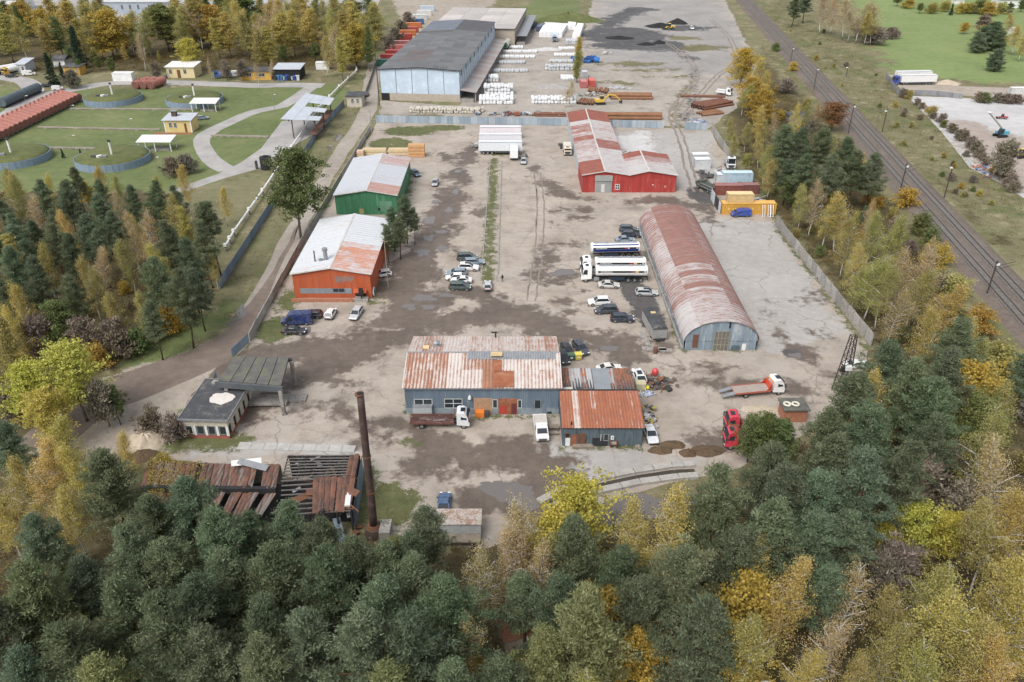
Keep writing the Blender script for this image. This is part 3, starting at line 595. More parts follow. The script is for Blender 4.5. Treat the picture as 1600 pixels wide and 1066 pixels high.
# ---- gabled halls that run away from the camera
def hall(name, label, x0, x1, y0, y1, ze, zr, xr, mw, m_side, mroof, nu, colf, cat='hall', extra=None, waves=2, amp=.06, front_sheets=0):
    cx = (x0+x1)/2; t = thing(name, label, cat, (cx, y0, 0)); a, b, r = x0-cx, x1-cx, xr-cx; D = y1-y0
    mb = MB(); wall_xz(mb, [(a,0),(b,0),(b,ze),(r,zr-.1),(a,ze)], 0, .2); fw = mb.build('front_wall', mw, t)
    mb = MB(); wall_xz(mb, [(a,0),(b,0),(b,ze),(r,zr-.1),(a,ze)], D-.2, D); mb.build('rear_wall', m_side, t)
    for s, x in ((-1,a),(1,b)): MB().box(x-.1, x+.1, .2, D-.2, 0, ze-.02).build('side_wall', m_side if s < 0 else mw, t)
    if front_sheets:
        w = (b-a)/front_sheets
        for i in range(front_sheets):
            xa, xb = a+i*w+.015, a+(i+1)*w-.015; zt = lambda x: (ze+(zr-ze)*((x-a)/(r-a) if x < r else (b-x)/(b-r)))-.12
            mb = MB(); wall_xz(mb, [(xa,.02),(xb,.02),(xb,zt(xb)),(xa,zt(xa))], -.035-random.uniform(0,.015), -.003); mb.build('wall_sheet', mw, fw)
    rf = MB().add([(a-.3,-.3,ze-.1),(r,-.3,zr-.06),(b+.3,-.3,ze-.1),(a-.3,D+.3,ze-.1),(r,D+.3,zr-.06),(b+.3,D+.3,ze-.1)], [(0,1,4,3),(1,2,5,4)]).build('roof', m_dark, t)
    dl = math.hypot(r-a+.35, zr-ze); dr = math.hypot(b-r+.35, zr-ze)
    slope(rf, (r, -.35, zr), (0,1,0), (-(r-a+.35),0,-(zr-ze)), D+.7, dl, nu, 1, mroof, lambda i, j: colf(0, i), waves, amp)
    slope(rf, (r, D+.35, zr), (0,-1,0), ((b-r+.35),0,-(zr-ze)), D+.7, dr, nu, 1, mroof, lambda i, j: colf(1, nu-1-i), waves, amp)
    MB().beam((r,-.4,zr+.1), (r,D+.4,zr+.1), .4, .07).build('ridge_cap', M('pale_trim'), rf)
    for (xa, za, xb, zb) in ((a-.33,ze,r,zr),(b+.33,ze,r,zr)): MB().beam((xa,-.42,za+.02), (xb,-.42,zb+.02), .1, .22).build('verge_trim', M('pale_trim'), rf)
    def r_(p,q,u,v): k = FR(p,q,u,v,y0); return (k[0]-cx, k[1]-cx, k[2], k[3])
    return t, rf, r_, cx, fw
def cmap(*runs):
    return lambda side, i: next(v for k, v in runs[side] if i < k)+random.uniform(-.06,.06)
yr_red = G(891.5,176,4.95)[1]
m_red = M('red_sheet', (.40,.050,.042), .65, .32, .5, dirt=(.36,.15,.12), damt=.26, streak=True); m_redroof = rust_sheet('red_hall_roof', (.50,.48,.47), (.28,.10,.07), (.21,.075,.06))
nR = 30
t, rf, r_, cx, fw = hall('storage_hall', 'long red hall with rust streaked grey roof and grey roller gate', 19.1, 31.6, 208.6, yr_red, 4.95, 6.0, 25.0, m_red, M('pale_blue_side', (.50,.54,.57), .7, .35, .6), m_redroof, nR,
    cmap([(5,.98),(10,.42),(11,.55),(14,.50),(16,.80),(18,.5),(22,.62),(24,.3),(99,1.0)], [(10,.30),(14,.75),(16,.40),(22,.40),(24,.3),(99,1.0)]), front_sheets=9, amp=.05)
MB().box(-6.36, -6.352, 0, 14, 0, 4.9).build('red_side_panel', m_red, t)
g = panel(t, 'roller_gate', r_(929,274,957,301), 0, M('grey_roller', (.33,.34,.33), .6, .25), .10); gr = r_(929,274,957,301)
MB().box(gr[0]-.1, gr[1]+.1, -.4, -.11, gr[3]-1.5, gr[3]-.1).build('gate_housing', M('grey_roller'), g); q = r_(939,288,945,300); MB().box(q[0],q[1],-.15,-.102,q[2],q[3]).build('wicket_door', M('pale_trim'), g)
for k in range(6): MB().box(gr[0]+.05, gr[1]-.05, -.13, -.102, gr[2]+.3+k*.45, gr[2]+.36+k*.45).build('gate_slat', m_steel, g)
window(t, r_(961,288,968,296), 0, 2, 2, frame=m_white)
x_r2 = 44.35
t, rf, r_, cx, fw = hall('side_hall', 'shorter red hall with two part rusty roof right of the long one', 31.65, x_r2, 208.55, 208.5+18, 4.9, 6.1, 36.9, m_red, m_red, m_redroof, 8, cmap([(5,.30),(6,.5),(99,.95)], [(4,.35),(6,.6),(99,.9)]), front_sheets=9, amp=.05)
panel(t, 'sliding_door', r_(1012,280,1034,300), 0, m_red, .09); panel(t, 'door_handle', r_(1019,288,1021,289.5), 0, m_white, .12); panel(t, 'notice', r_(1038,290,1041,293), 0, M('bare_plank'), .1)
m_green = M('green_sheet', (.055,.20,.10), .65, .3, .6, dirt=(.09,.26,.15), damt=.3, streak=True)
m_zinc = rust_sheet('zinc_roof_sheet', (.50,.52,.55), (.42,.24,.19), (.34,.20,.17))
y1g = G(552,247.5,5.2)[1]
t, rf, r_, cx, fw = hall('green_hall', 'green sheet metal hall with pale grey roof behind the orange one', -44.6, -29.1, 192.2, y1g, 5.2, 6.5, -36.6, m_green, m_green, m_zinc, 14, cmap([(99,.12)], [(3,.72),(6,.22),(10,.15),(99,.55)]), front_sheets=12)
panel(t, 'wall_patch', r_(562,326,568,334), 0, M('ochre_patch', (.38,.33,.14), .8, .3), .06); panel(t, 'vent_hole', r_(591,325,594,329), 0, m_dark, .07); panel(t, 'pale_panel', r_(594,314,612,330), 0, M('pale_green', (.13,.27,.18), .7, .3), .05)
m_or = M('orange_sheet', (.47,.105,.040), .65, .26, .5, dirt=(.36,.10,.055), damt=.34, streak=True)
y1o = G(503.4,343.6,5.5)[1]; X0o, X1o = -44.3, -28.6
t, rf, r_, cx, fw = hall('orange_hall', 'bright orange hall with pale roof, long strip window and rooftop flues', X0o, X1o, 145.8, y1o, 5.5, 6.85, -36.5, m_or, m_or, rust_sheet('white_roof_sheet', (.60,.62,.64), (.50,.22,.13), (.42,.20,.14)), 13, cmap([(1,.35),(9,.10),(99,.2)], [(5,.62),(6,.45),(99,.05)]), front_sheets=12)
sr = r_(470,450.5,549,458.5); w = panel(t, 'strip_window', sr, 0, M('grey_blind', (.26,.29,.31), .5, .25, .5), .07)
q = r_(521,450.8,538,456); MB().box(q[0],q[1],-.1,-.072,q[2],q[3]).build('open_pane', m_glass, w)
for k in range(9): xx = sr[0]+(sr[1]-sr[0])*k/8; MB().box(xx-.03, xx+.03, -.11, -.071, sr[2], sr[3]).build('mullion', m_steel, w)
q = r_(553,451,573,455); MB().add([(q[0],-1.2,q[3]-.35),(q[1],-1.2,q[3]-.35),(q[1],0,q[3]),(q[0],0,q[3]),(q[0],-1.2,q[3]-.45),(q[1],-1.2,q[3]-.45),(q[1],0,q[3]-.1),(q[0],0,q[3]-.1)], [(0,1,2,3),(7,6,5,4),(0,4,5,1),(1,5,6,2),(2,6,7,3),(3,7,4,0)]).build('door_canopy', m_or, t)
panel(t, 'door', r_(556,455,572,465), 0, M('dark_brown_door', (.06,.04,.03), .7, .3), .08)
for k, (px, s_) in enumerate(((428,.7),(440,.5),(547-3,.55))): pass
gm = M('graffiti_grey', (.30,.20,.17), .8, .3)
for k in range(11):
    px = 524+k*2.6; q = r_(px, 431+random.random()*2, px+1.6, 438+random.random()*4); MB().box(q[0],q[1],-.062,-.055,q[2],q[3]).build('painted_tag', gm, fw)
for (px, py0, py1, rad) in ((510.5,388,416,.42),(503,405,417,.38),(494,392,420,.14)):
    Y = 145.8+4.2; xw, z0 = XY(px, py1, Y); z1 = XY(px, py0, Y)[1]; z0 = 5.7; mb = MB(); mb.cyl((xw-cx, 4.2, z0), (xw-cx, 4.2, z1-.4), rad, n=12)
    if rad > .2: mb.cyl((xw-cx, 4.2, z1-.5), (xw-cx, 4.2, z1), rad*1.35, n=12)
    else: mb.cyl((xw-cx,4.2,z1-.4),(xw-cx,4.2,z1), rad, n=8)
    mb.build('roof_flue', m_steel if rad > .2 else M('dark_pipe', (.09,.09,.10), .6, .3), rf)
MB().box(-8.2, 4.3, -1.9, -1.65, 0, .75).build('brick_planter_wall', M('planter_brick', (.45,.20,.12), .85, .4, 2), t)
for k in range(4): MB().box(4.5, 7.2, -1.9+k*.38, -1.9+(k+1)*.38-.01, 0, .15+.15*k).build('step', m_conc2, t)
mb = MB(); mb.cyl((5.9,-1.2,.6),(5.9,-1.2,1.5),.12,n=8); mb.obox((5.9,-1.2,2.1),.42,.3,.65); mb.build('door_post_box', m_black, t)
mb = MB(); mb.cyl((8.0,1.2,0.9),(8.18,1.2,0.9),.95,n=18); mb.mi=0; mb.build('white_ring_sign', m_white, t); MB().cyl((8.17,1.2,.9),(8.22,1.2,.9),.6,n=18).build('ring_centre', m_green, t)
# ---- grey warehouse with pale blue end wall beyond the fence
def warehouse():
    c0 = Vector((-49.9, 311.5, 0)); ang = -R(5.6); t = thing('warehouse', 'large grey roofed warehouse with pale blue panelled end wall and platform canopy', 'warehouse', c0, ang)
    Wd, D, ze, zr = 30.4, 113, 11.6, 12.5; pb = M('pale_blue_cladding', (.50,.60,.70), .6, .18, .3, dirt=(.58,.66,.74), damt=.3); cr = M('cream_brick', (.46,.40,.33), .9, .3, 1.5)
    mb = MB(); wall_xz(mb, [(0,0),(Wd,0),(Wd,ze),(Wd/2,zr-.1),(0,ze)], .1, .4); mb.build('front_wall', M('dark_joint', (.10,.11,.13), .8, .2), t)
    for k in range(5):
        xa, xb = k*Wd/5+.1, (k+1)*Wd/5-.1; wall = MB(); wall_xz(wall, [(xa,2.7),(xb,2.7),(xb,ze-.1),(xa,ze-.1)], 0, .12); p = wall.build('cladding_panel', pb, t)
    MB().box(3.2, Wd, -.06, .09, 0, 2.68).build('brick_plinth', cr, t); MB().box(0, 3.2, -.05, .09, 0, 2.68).build('dark_plinth', m_dark, t)
    MB().box(Wd/2-8, Wd/2+8, .02, .1, ze-.05, zr-.3).build('gable_panel', pb, t)
    MB().box(0, .3, .4, D, 0, ze-.05).build('side_wall', pb, t); MB().box(0, Wd, D-.3, D, 0, ze-.05).build('rear_wall', pb, t)
    w = MB().box(Wd-.3, Wd, .4, D, 0, ze-.1).build('side_wall', M('dark_grey_wall', (.17,.19,.20), .8, .3), t)  # plain dark grey wall that carries the pale side panels
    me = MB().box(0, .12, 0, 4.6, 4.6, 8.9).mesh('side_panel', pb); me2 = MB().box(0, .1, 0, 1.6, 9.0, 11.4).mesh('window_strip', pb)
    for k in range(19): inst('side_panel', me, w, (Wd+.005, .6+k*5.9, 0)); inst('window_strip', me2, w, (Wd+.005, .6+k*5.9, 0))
    for k in range(19): inst('side_panel', me2, w, (Wd+.006, 3.6+k*5.9, -.3)) if k % 2 else None
    rf = MB().add([(-.5,-.5,ze),(Wd/2,-.5,zr),(Wd+.5,-.5,ze),(-.5,D+.5,ze),(Wd/2,D+.5,zr),(Wd+.5,D+.5,ze),(-.5,-.5,ze-.35),(Wd/2,-.5,zr-.35),(Wd+.5,-.5,ze-.35)], [(0,1,4,3),(1,2,5,4),(6,7,1,0),(7,8,2,1)]).build('roof', m_felt, t)
    m_asb = M('asbestos_sheet', (.15,.155,.16), .85, .28, .12, objcol=True); sl = math.hypot(Wd/2+.5, zr-ze)
    for s in (0, 1):
        w_, L = (D+1)/19, sl/3
        me = sheet_mesh(w_, L+.05, 6, .06, m_asb)
        for i in range(19):
            for j in range(3):
                if s == 0: mtx = frame_matrix(Vector((Wd/2,-.5+i*w_,zr+.04+.012*(3-j)))+Vector((-(Wd/2+.5),0,-(zr-ze))).normalized()*(j*L), (0,1,0), (-(Wd/2+.5),0,-(zr-ze)))
                else: mtx = frame_matrix(Vector((Wd/2,-.5+(i+1)*w_,zr+.04+.012*(3-j)))+Vector(((Wd/2+.5),0,-(zr-ze))).normalized()*(j*L), (0,-1,0), ((Wd/2+.5),0,-(zr-ze)))
                o = inst('roof_sheet', me, rf); o.matrix_local = mtx; v = .15+random.uniform(-.02,.02)
                c = (v, v*1.04, v*1.08)
                if s == 0 and 2 <= i <= 5 and j <= 1: c = (.145,.125,.125)
                if s == 1 and i >= 14: c = (.10,.10,.11)
                if s == 0 and i >= 14: c = (.16,.18,.215)
                if s == 0 and i == 13: c = (.12,.11,.11)
                o.color = (*c, 1)
    pz = 4.6; pf = MB().add([(Wd+.02,-1,pz),(Wd+6.3,-1,pz-.9),(Wd+6.3,D-3,pz-.9),(Wd+.02,D-3,pz),(Wd+.02,-1,pz-.2),(Wd+6.3,-1,pz-1.1),(Wd+6.3,D-3,pz-1.1),(Wd+.02,D-3,pz-.2)], [(0,1,2,3),(7,6,5,4),(0,4,5,1),(1,5,6,2),(2,6,7,3)]).build('platform_canopy', m_felt, t)
    m_can = rust_sheet('canopy_sheet', (.40,.38,.37), (.33,.24,.21), (.24,.18,.16)); me = sheet_mesh((D-2)/26, 6.35, 3, .06, m_can)
    for i in range(26):
        o = inst('canopy_sheet', me, pf); o.matrix_local = frame_matrix((Wd+.05,-1+(i+1)*(D-2)/26,pz+.06), (0,-1,0), (6.3,0,-.9)); o.color = (.3+random.uniform(-.2,.3),)*3+(1,)
    pm = MB().box(-.18,.18,-.18,.18,0,pz-1.1).mesh('canopy_post', m_conc2)
    for i in range(16): inst('canopy_post', pm, t, (Wd+5.9, -.5+i*7.2, 0))
    MB().box(Wd+.02, Wd+5.2, -.5, D-4, 0, 1.2).build('loading_platform', m_conc2, t)
    # lower pale roofed store behind
    t2 = thing('rear_store', 'pale flat roofed store directly behind the big grey warehouse', 'warehouse', c0+Vector((math.sin(-ang)*(D+4), math.cos(ang)*(D+4), 0)), ang)
    w2, d2, h = 40, 70, 8.0; MB().box(-2, w2, 0, d2, 0, h-.3).build('wall', cr, t2); rf2 = MB().box(-2.6, w2+.6, -.6, d2+.6, h-.3, h).build('roof', m_felt, t2)
    m_pr = M('pale_roof', (.52,.47,.43), .8, .22, .15, objcol=True); me = MB().box(0, 10.6, 0, 14, 0, .08).mesh('roof_panel', m_pr)
    for i in range(4):
        for j in range(5): o = inst('roof_panel', me, rf2, (-2.5+i*10.7, -.5+j*14.1, h+.005)); v = random.uniform(.42,.56); o.color = (v, v*.93, v*.88, 1)
    MB().box(w2+.7, w2+6, 2, d2, 4.2, 4.5).build('side_canopy', m_steel, t2); MB().box(w2+.7, w2+5, 2, d2, 0, 1.2).build('loading_platform', m_conc2, t2)
warehouse()
# ------------------------------------------------------------ vehicles (front = local +x, wheels on z = 0)
def paint_mat(name, rough=.32):
    m, n, l, b = nodes(name); oi = n.new('ShaderNodeObjectInfo'); tc = n.new('ShaderNodeTexCoord').outputs['Object']
    nz = nnoise(n, l, tc, 2.5, 4); c = nmix(n, l, nmath(n, l, 'MULTIPLY', nramp(n, l, nz, .45, .75), .35), oi.outputs['Color'], (.30,.26,.22))
    l.new(c, b.inputs['Base Color']); b.inputs['Roughness'].default_value = rough; b.inputs['Coat Weight'].default_value = .25; return m
m_paint = paint_mat('vehicle_paint'); m_cglass, n_, l_, b_ = nodes('car_glass'); b_.inputs['Base Color'].default_value = (.025,.032,.038,1); b_.inputs['Roughness'].default_value = .06
m_rim = M('wheel_rim', (.32,.33,.34), .4, .2, 3, metal=.5); m_red_l = M('tail_lamp', (.45,.02,.02), .3, .1); m_head = M('head_lamp', (.75,.77,.78), .15, .05); m_chassis = M('chassis_dark', (.035,.035,.038), .7, .3, 1); m_plas = M('grey_plastic', (.06,.062,.065), .6, .2); m_tank_l = M('aluminium_box', (.42,.44,.46), .4, .2, metal=.4)
WHEEL = {}
def wheel(parent, x, y, r, w=.24):
    k = (round(r,2), round(w,2))
    if k not in WHEEL:
        a = MB().cyl((0,-w/2,0), (0,w/2,0), r, n=14).mesh('tyre', m_black); b = MB(); b.cyl((0,-w/2-.012,0), (0,w/2+.012,0), r*.60, n=10); WHEEL[k] = (a, b.mesh('rim', m_rim))
    t = inst('wheel', WHEEL[k][0], parent, (x, y, r)); inst('rim', WHEEL[k][1], t)
CARS = {}
# length, width, height, belt, hood h, x of: nose, windscreen foot, roof front, roof rear, rear glass foot, tail; deck height
SPEC = dict(sedan=(4.6,1.80,1.44,.92,.82,1.00,.25,-.75,-1.55,.95), wagon=(4.7,1.82,1.48,.94,.84,1.05,.35,-1.75,-2.2,.96), hatch=(4.1,1.75,1.47,.93,.84,.95,.30,-1.35,-1.9,.95), suv=(4.6,1.88,1.70,1.08,1.00,1.05,.40,-1.65,-2.12,1.08), mpv=(4.7,1.86,1.72,1.02,.90,1.35,.55,-1.75,-2.2,1.02), coupe=(4.75,1.9,1.50,1.0,.92,.95,.10,-1.0,-2.1,1.08))
def car_mesh(kind):
    if kind in CARS: return CARS[kind]
    L, Wd, H, belt, hood, wf, rf, rr, rg, deck = SPEC[kind]; h = L/2; w = Wd/2
    st = [(-h,.62,.80,.78),(-h+.12,.36,deck-.06,.90),(-h+.4,.30,deck,.97),(rg+.05,.28,deck+.01,1.0),(rr,.28,belt,1.0),(0,.27,belt,1.0),(wf,.27,belt-.02,1.0),(wf+.25,.28,hood+.04,.99),(h-.45,.29,hood-.04,.96),(h-.12,.32,hood-.14,.88),(h,.42,hood-.28,.74)]
    secs = []
    for x, zb, zt, k in st:
        ww = w*k; zm = zb+(zt-zb)*.45
        secs.append([(x,-ww*.90,zb),(x,-ww,zm),(x,-ww*.97,zt-.07),(x,-ww*.86,zt),(x,ww*.86,zt),(x,ww*.97,zt-.07),(x,ww,zm),(x,ww*.90,zb)])
    body = MB().loft(secs); wt = w*.73; wb = w*.90
    g = MB(); P = lambda x, y, z: (x, y, z)
    g.loft([[(rg-.02,-wb,deck-.05),(rg-.02,wb,deck-.05),(rg,wb*.98,deck),(rg,-wb*.98,deck)], [(rr,-wb,belt-.08),(rr,wb,belt-.08),(rr,wt,H-.07),(rr,-wt,H-.07)], [(rf,-wb,belt-.08),(rf,wb,belt-.08),(rf,wt,H-.06),(rf,-wt,H-.06)], [(wf+.02,-wb,belt-.1),(wf+.02,wb,belt-.1),(wf,wb*.96,belt-.03),(wf,-wb*.96,belt-.03)]])
    r = MB(); r.loft([[(rr-.12,-wt*.96,H-.10),(rr-.12,wt*.96,H-.10),(rr-.10,wt*.96,H-.05),(rr-.10,-wt*.96,H-.05)], [(rr+.15,-wt*1.03,H-.08),(rr+.15,wt*1.03,H-.08),(rr+.15,wt*.95,H-.01),(rr+.15,-wt*.95,H-.01)], [((rf+rr)/2,-wt*1.03,H-.07),((rf+rr)/2,wt*1.03,H-.07),((rf+rr)/2,wt*.94,H),((rf+rr)/2,-wt*.94,H)], [(rf,-wt*1.02,H-.08),(rf,wt*1.02,H-.08),(rf,wt*.95,H-.03),(rf,-wt*.95,H-.03)]])
    pil = []
    for q in (-1,1):
        pil.append(MB().beam((wf,q*wb*.96,belt-.02), (rf,q*wt*1.0,H-.05), .07).mesh('pillar', m_paint)); pil.append(MB().beam((rg,q*wb*.97,deck), (rr,q*wt*1.0,H-.06), .12).mesh('pillar', m_paint))
        pil.append(MB().beam(((rf+rr)/2+.05,q*(wb+.005),belt-.04), ((rf+rr)/2+.05,q*(wt+.01),H-.06), .07).mesh('pillar', m_plas))
    CARS[kind] = dict(body=body.mesh('body', m_paint, False), glass=g.mesh('windows', m_cglass), roof=r.mesh('roof', m_paint), pil=pil,
        head=MB().obox((0,0,0), .10, .19, .075).mesh('headlight', m_head), tail=MB().obox((0,0,0), .06, .16, .09).mesh('tail_light', m_red_l), bump=MB().box(-.06,.06,-w*.78,w*.78,-.12,.12).mesh('bumper', m_plas), mir=MB().obox((0,0,0),.09,.10,.06).mesh('mirror', m_plas), arch=MB().cyl((0,-.012,0),(0,.012,0),.40,n=14).mesh('wheel_arch', m_plas))
    return CARS[kind]
def car(px, py, kind, col, deg, label, group=None, roofbox=False):
    x, y = G(px, py); t = thing('car', label, 'car', (x,y,.012), R(deg), group); c = car_mesh(kind); L, Wd, H, belt, hood = SPEC[kind][:5]; h, w = L/2, Wd/2; wf = SPEC[kind][5]
    b = inst('body', c['body'], t, color=col); inst('windows', c['glass'], t); inst('roof', c['roof'], t, color=col); [inst('pillar', q, t, color=col) for q in c['pil']]
    for s in (-1,1):
        inst('headlight', c['head'], t, (h-.16, s*w*.62, hood-.16)); inst('tail_light', c['tail'], t, (-h+.07, s*w*.70, SPEC[kind][9]-.18)); inst('mirror', c['mir'], t, (wf-.15, s*(w+.06), belt+.02))
        for xx in (h-.88, -h+.88): wheel(t, xx, s*(w-.12), .33 if kind != 'suv' else .37, .23); inst('wheel_arch', c['arch'], b, (xx, s*w*.985, .36))
    inst('bumper', c['bump'], t, (h-.03,0,.42)); inst('bumper', c['bump'], t, (-h+.02,0,.48))
    if roofbox: MB().obox((-.1,0,H+.01), .62, .42, .015).build('sunroof', m_cglass, t)
    return t
def box_panel(parent, name, x0, x1, y0, y1, z0, z1, mat, color=None): return MB().box(x0,x1,y0,y1,z0,z1).build(name, mat, parent, color=color)
def van(px, py, col, deg, label, L=5.8, Wd=2.0, H=2.5, group=None, name='van'):
    x, y = G(px, py); t = thing(name, label, 'van', (x,y,.012), R(deg), group); h, w = L/2, Wd/2
    pr = [(-h,.4),(h-.1,.38),(h,.55),(h-.05,.95),(h-.85,1.25),(h-1.5,H-.25),(h-2.0,H-.02),(-h+.15,H),(-h,H-.15)]
    wf = lambda xx, z: w*(1-.10*max(0,(z-1.1)/(H-1.1))) if xx < h-.6 else w*(.90 if z > .5 else .86)
    b = MB().profile(pr, wf).build('body', m_paint, t, color=col)
    MB().add([(h-.80,-w*.80,1.32),(h-.80,w*.80,1.32),(h-1.42,w*.76,H-.38),(h-1.42,-w*.76,H-.38)], [(0,1,2,3)]).build('windscreen', m_cglass, t, (.03,0,.02))
    for s in (-1,1):
        MB().add([(h-1.25,s*(w+.012),1.25),(h-2.2,s*(w+.012),1.25),(h-2.2,s*(w*.955+.012),H-.5),(h-1.6,s*(w*.955+.012),H-.5)], [(0,1,2,3) if s > 0 else (3,2,1,0)]).build('side_window', m_cglass, t)
        inst('headlight', car_mesh('suv')['head'], t, (h-.12, s*w*.68, .85)); inst('tail_light', car_mesh('suv')['tail'], t, (-h, s*w*.86, 1.1)); inst('mirror', car_mesh('suv')['mir'], t, (h-1.2, s*(w+.1), 1.35))
        for xx in (h-.95, -h+1.1): wheel(t, xx, s*(w-.13), .36, .25)
        for xx in (-.2, -h+.9): MB().box(xx-.01, xx+.01, s*w*.99-.012, s*w*.99+.012, .55, 1.2).build('door_seam', m_plas, b)
    for yy in (-.45,.45): MB().box(-h-.02,-h+.01,yy-.36,yy+.36,1.35,H-.55).build('rear_window', m_cglass, t)
    box_panel(t, 'bumper', h-.12, h+.02, -w*.84, w*.84, .32, .55, m_plas); return t
def cab(t, x0, col, H=3.1, Wd=2.45, D=2.2, z0=.75):
    """cab-over truck cab, rear at x0"""
    w = Wd/2; pr = [(x0,z0),(x0+D,z0-.2),(x0+D+.03,z0+.9),(x0+D-.12,z0+1.0),(x0+D-.42,H-.35),(x0+D-.8,H),(x0+.3,H+.05),(x0,H-.15)]
    c = MB().profile(pr, lambda x, z: w*(1-.06*max(0,(z-1.8)/(H-1.8)))).build('cab', m_paint, t, color=col)
    MB().add([(x0+D-.125,-w*.90,z0+1.05),(x0+D-.125,w*.90,z0+1.05),(x0+D-.40,w*.87,H-.45),(x0+D-.40,-w*.87,H-.45)], [(0,1,2,3)]).build('windscreen', m_cglass, c, (.03,0,.02))
    MB().add([(x0+D-.42,-w*.92,H-.36),(x0+D-.42,w*.92,H-.36),(x0+D-.05,w*.9,H-.5),(x0+D-.05,-w*.9,H-.5)], [(0,3,2,1),(0,1,2,3)]).build('sun_visor', m_plas, c, (.0,0,.05))
    for s in (-1,1):
        MB().add([(x0+D-.32,s*(w+.01),z0+1.0),(x0+D-1.3,s*(w+.01),z0+1.0),(x0+D-1.3,s*(w*.955+.01),H-.55),(x0+D-.62,s*(w*.955+.01),H-.55)], [(0,1,2,3) if s > 0 else (3,2,1,0)]).build('side_window', m_cglass, c)
        MB().obox((x0+D-.05, s*(w+.16), H-1.0), .08, .12, .35).build('mirror', m_plas, c); inst('headlight', car_mesh('suv')['head'], c, (x0+D-.02, s*w*.75, z0+.12))
    MB().box(x0+D-.02,x0+D+.05,-w*.8,w*.8,z0-.1,z0+.75).build('grille', m_plas, c); MB().box(x0+.6,x0+1.3,-.5,.5,H+.03,H+.09).build('roof_hatch', m_cglass, c); return c
def chassis(t, x0, x1, axles, z=.95, w=1.25, r=.5):
    for s in (-1,1): MB().box(x0,x1,s*.42-.06,s*.42+.06,z-.32,z-.05).build('chassis_rail', m_chassis, t)
    for a in axles:
        for s in (-1,1): wheel(t, a, s*(w-.2), r, .34)
def tanker(px, py, deg, label, band, tractor=True, name='tank_truck'):
    """semi trailer with oval tank; origin under the middle of the tank"""
    x, y = G(px, py); t = thing(name, label, 'tank truck' if tractor else 'tank trailer', (x,y,.012), R(deg)); L = 11.0; zc = 2.35
    def sec(xx, k): return [(xx, 1.24*k*math.copysign(abs(math.cos(a))**.75, math.cos(a)), zc+1.05*k*math.copysign(abs(math.sin(a))**.75, math.sin(a))) for a in [2*PI*i/20 for i in range(20)]]
    tk = MB().loft([sec(-L/2,.86), sec(-L/2+.12,.97), sec(-L/2+.3,1), sec(L/2-.3,1), sec(L/2-.12,.97), sec(L/2,.86)]).build('tank', m_white, t)
    def strip(z0, z1, mat, nm, xa=-L/2+.35, xb=L/2-.4, pr=.02):
        for s in (-1,1):
            def yy(z): k = min(1,abs((z-zc)/1.05)); a = math.asin(k**(1/.75)); return 1.24*math.cos(a)**.75+pr
            z_ = [z0+(z1-z0)*i/3 for i in range(4)]; mb = MB()
            for i in range(3): mb.add([(xa,s*yy(z_[i]),z_[i]),(xb,s*yy(z_[i]),z_[i]),(xb,s*yy(z_[i+1]),z_[i+1]),(xa,s*yy(z_[i+1]),z_[i+1])], [(0,1,2,3),(3,2,1,0)])
            mb.build(nm, mat, tk)
    blk = M('black_band', (.02,.02,.022), .4, .1); strip(zc-.02, zc+.36, blk, 'dark_band')
    if band: strip(zc-.62, zc-.06, M('blue_band', (.015,.06,.40), .4, .15), 'blue_band'); strip(zc+.78, zc+.93, M('blue_band'), 'blue_band')
    for s in (-1,1):
        for k in range(9): MB().box(L/2-1.2-k*.28, L/2-1.0-k*.28, s*1.262-.008, s*1.262+.008, zc+.08, zc+.26).build('band_letter', m_white, tk)
        MB().box(-L/2+2.9,-L/2+3.5,s*1.262-.008,s*1.262+.008,zc+.04,zc+.30).build('red_mark', m_red_l, tk); MB().cyl((-L/2+2.6,s*1.25,zc+.17),(-L/2+2.6,s*1.272,zc+.17),.17,n=10).build('white_disc', m_white, tk)
        if not band: MB().cyl((-L/2+1.2+1.0,s*1.25,zc+.17),(-L/2+2.2,s*1.272,zc+.17),.22,n=12).build('yellow_disc', M('sign_yellow', (.75,.55,.03), .5, .1), tk)
        MB().box(-L/2+.5,-L/2+.9,s*1.262-.008,s*1.262+.008,zc+.05,zc+.30).build('white_plate', m_white, tk)
        MB().box(-.6,2.4,s*1.1-.2,s*1.1+.1,.55,1.1).build('side_locker', M('dark_blue_locker', (.03,.045,.07), .5, .2), t)
    MB().box(-L/2+.6,L/2-.6,-.3,.3,zc+1.0,zc+1.1).build('walkway', m_tank_l, tk)
    for k in range(5): MB().cyl((-4+k*2,0,zc+1.05),(-4+k*2,0,zc+1.25),.3,n=10).build('hatch', m_tank_l, tk)
    chassis(t, -L/2+.2, L/2-.5, (-L/2+1.4,-L/2+2.75,-L/2+4.1), 1.25, 1.25); MB().box(-L/2-.05,-L/2+.1,-1.2,1.2,.6,1.1).build('rear_bumper', m_chassis, t)
    if tractor:
        c0 = L/2+.9; cab(t, c0, (.80,.80,.79), 3.5, 2.5, 2.2, .9); chassis(t, L/2-2.8, c0+2.0, (L/2-1.6, c0+1.2), 1.05, 1.25, .5); MB().box(c0-1.6,c0-.6,-1.2,-.75,.5,1.1).build('fuel_tank', m_tank_l, t); MB().box(c0-1.6,c0-.6,.75,1.2,.5,1.1).build('fuel_tank', m_tank_l, t)
    else:
        for s in (-1,1): MB().box(L/2-2.6,L/2-2.4,s*.7-.1,s*.7+.1,.05,1.2).build('landing_leg', m_chassis, t)
    return t
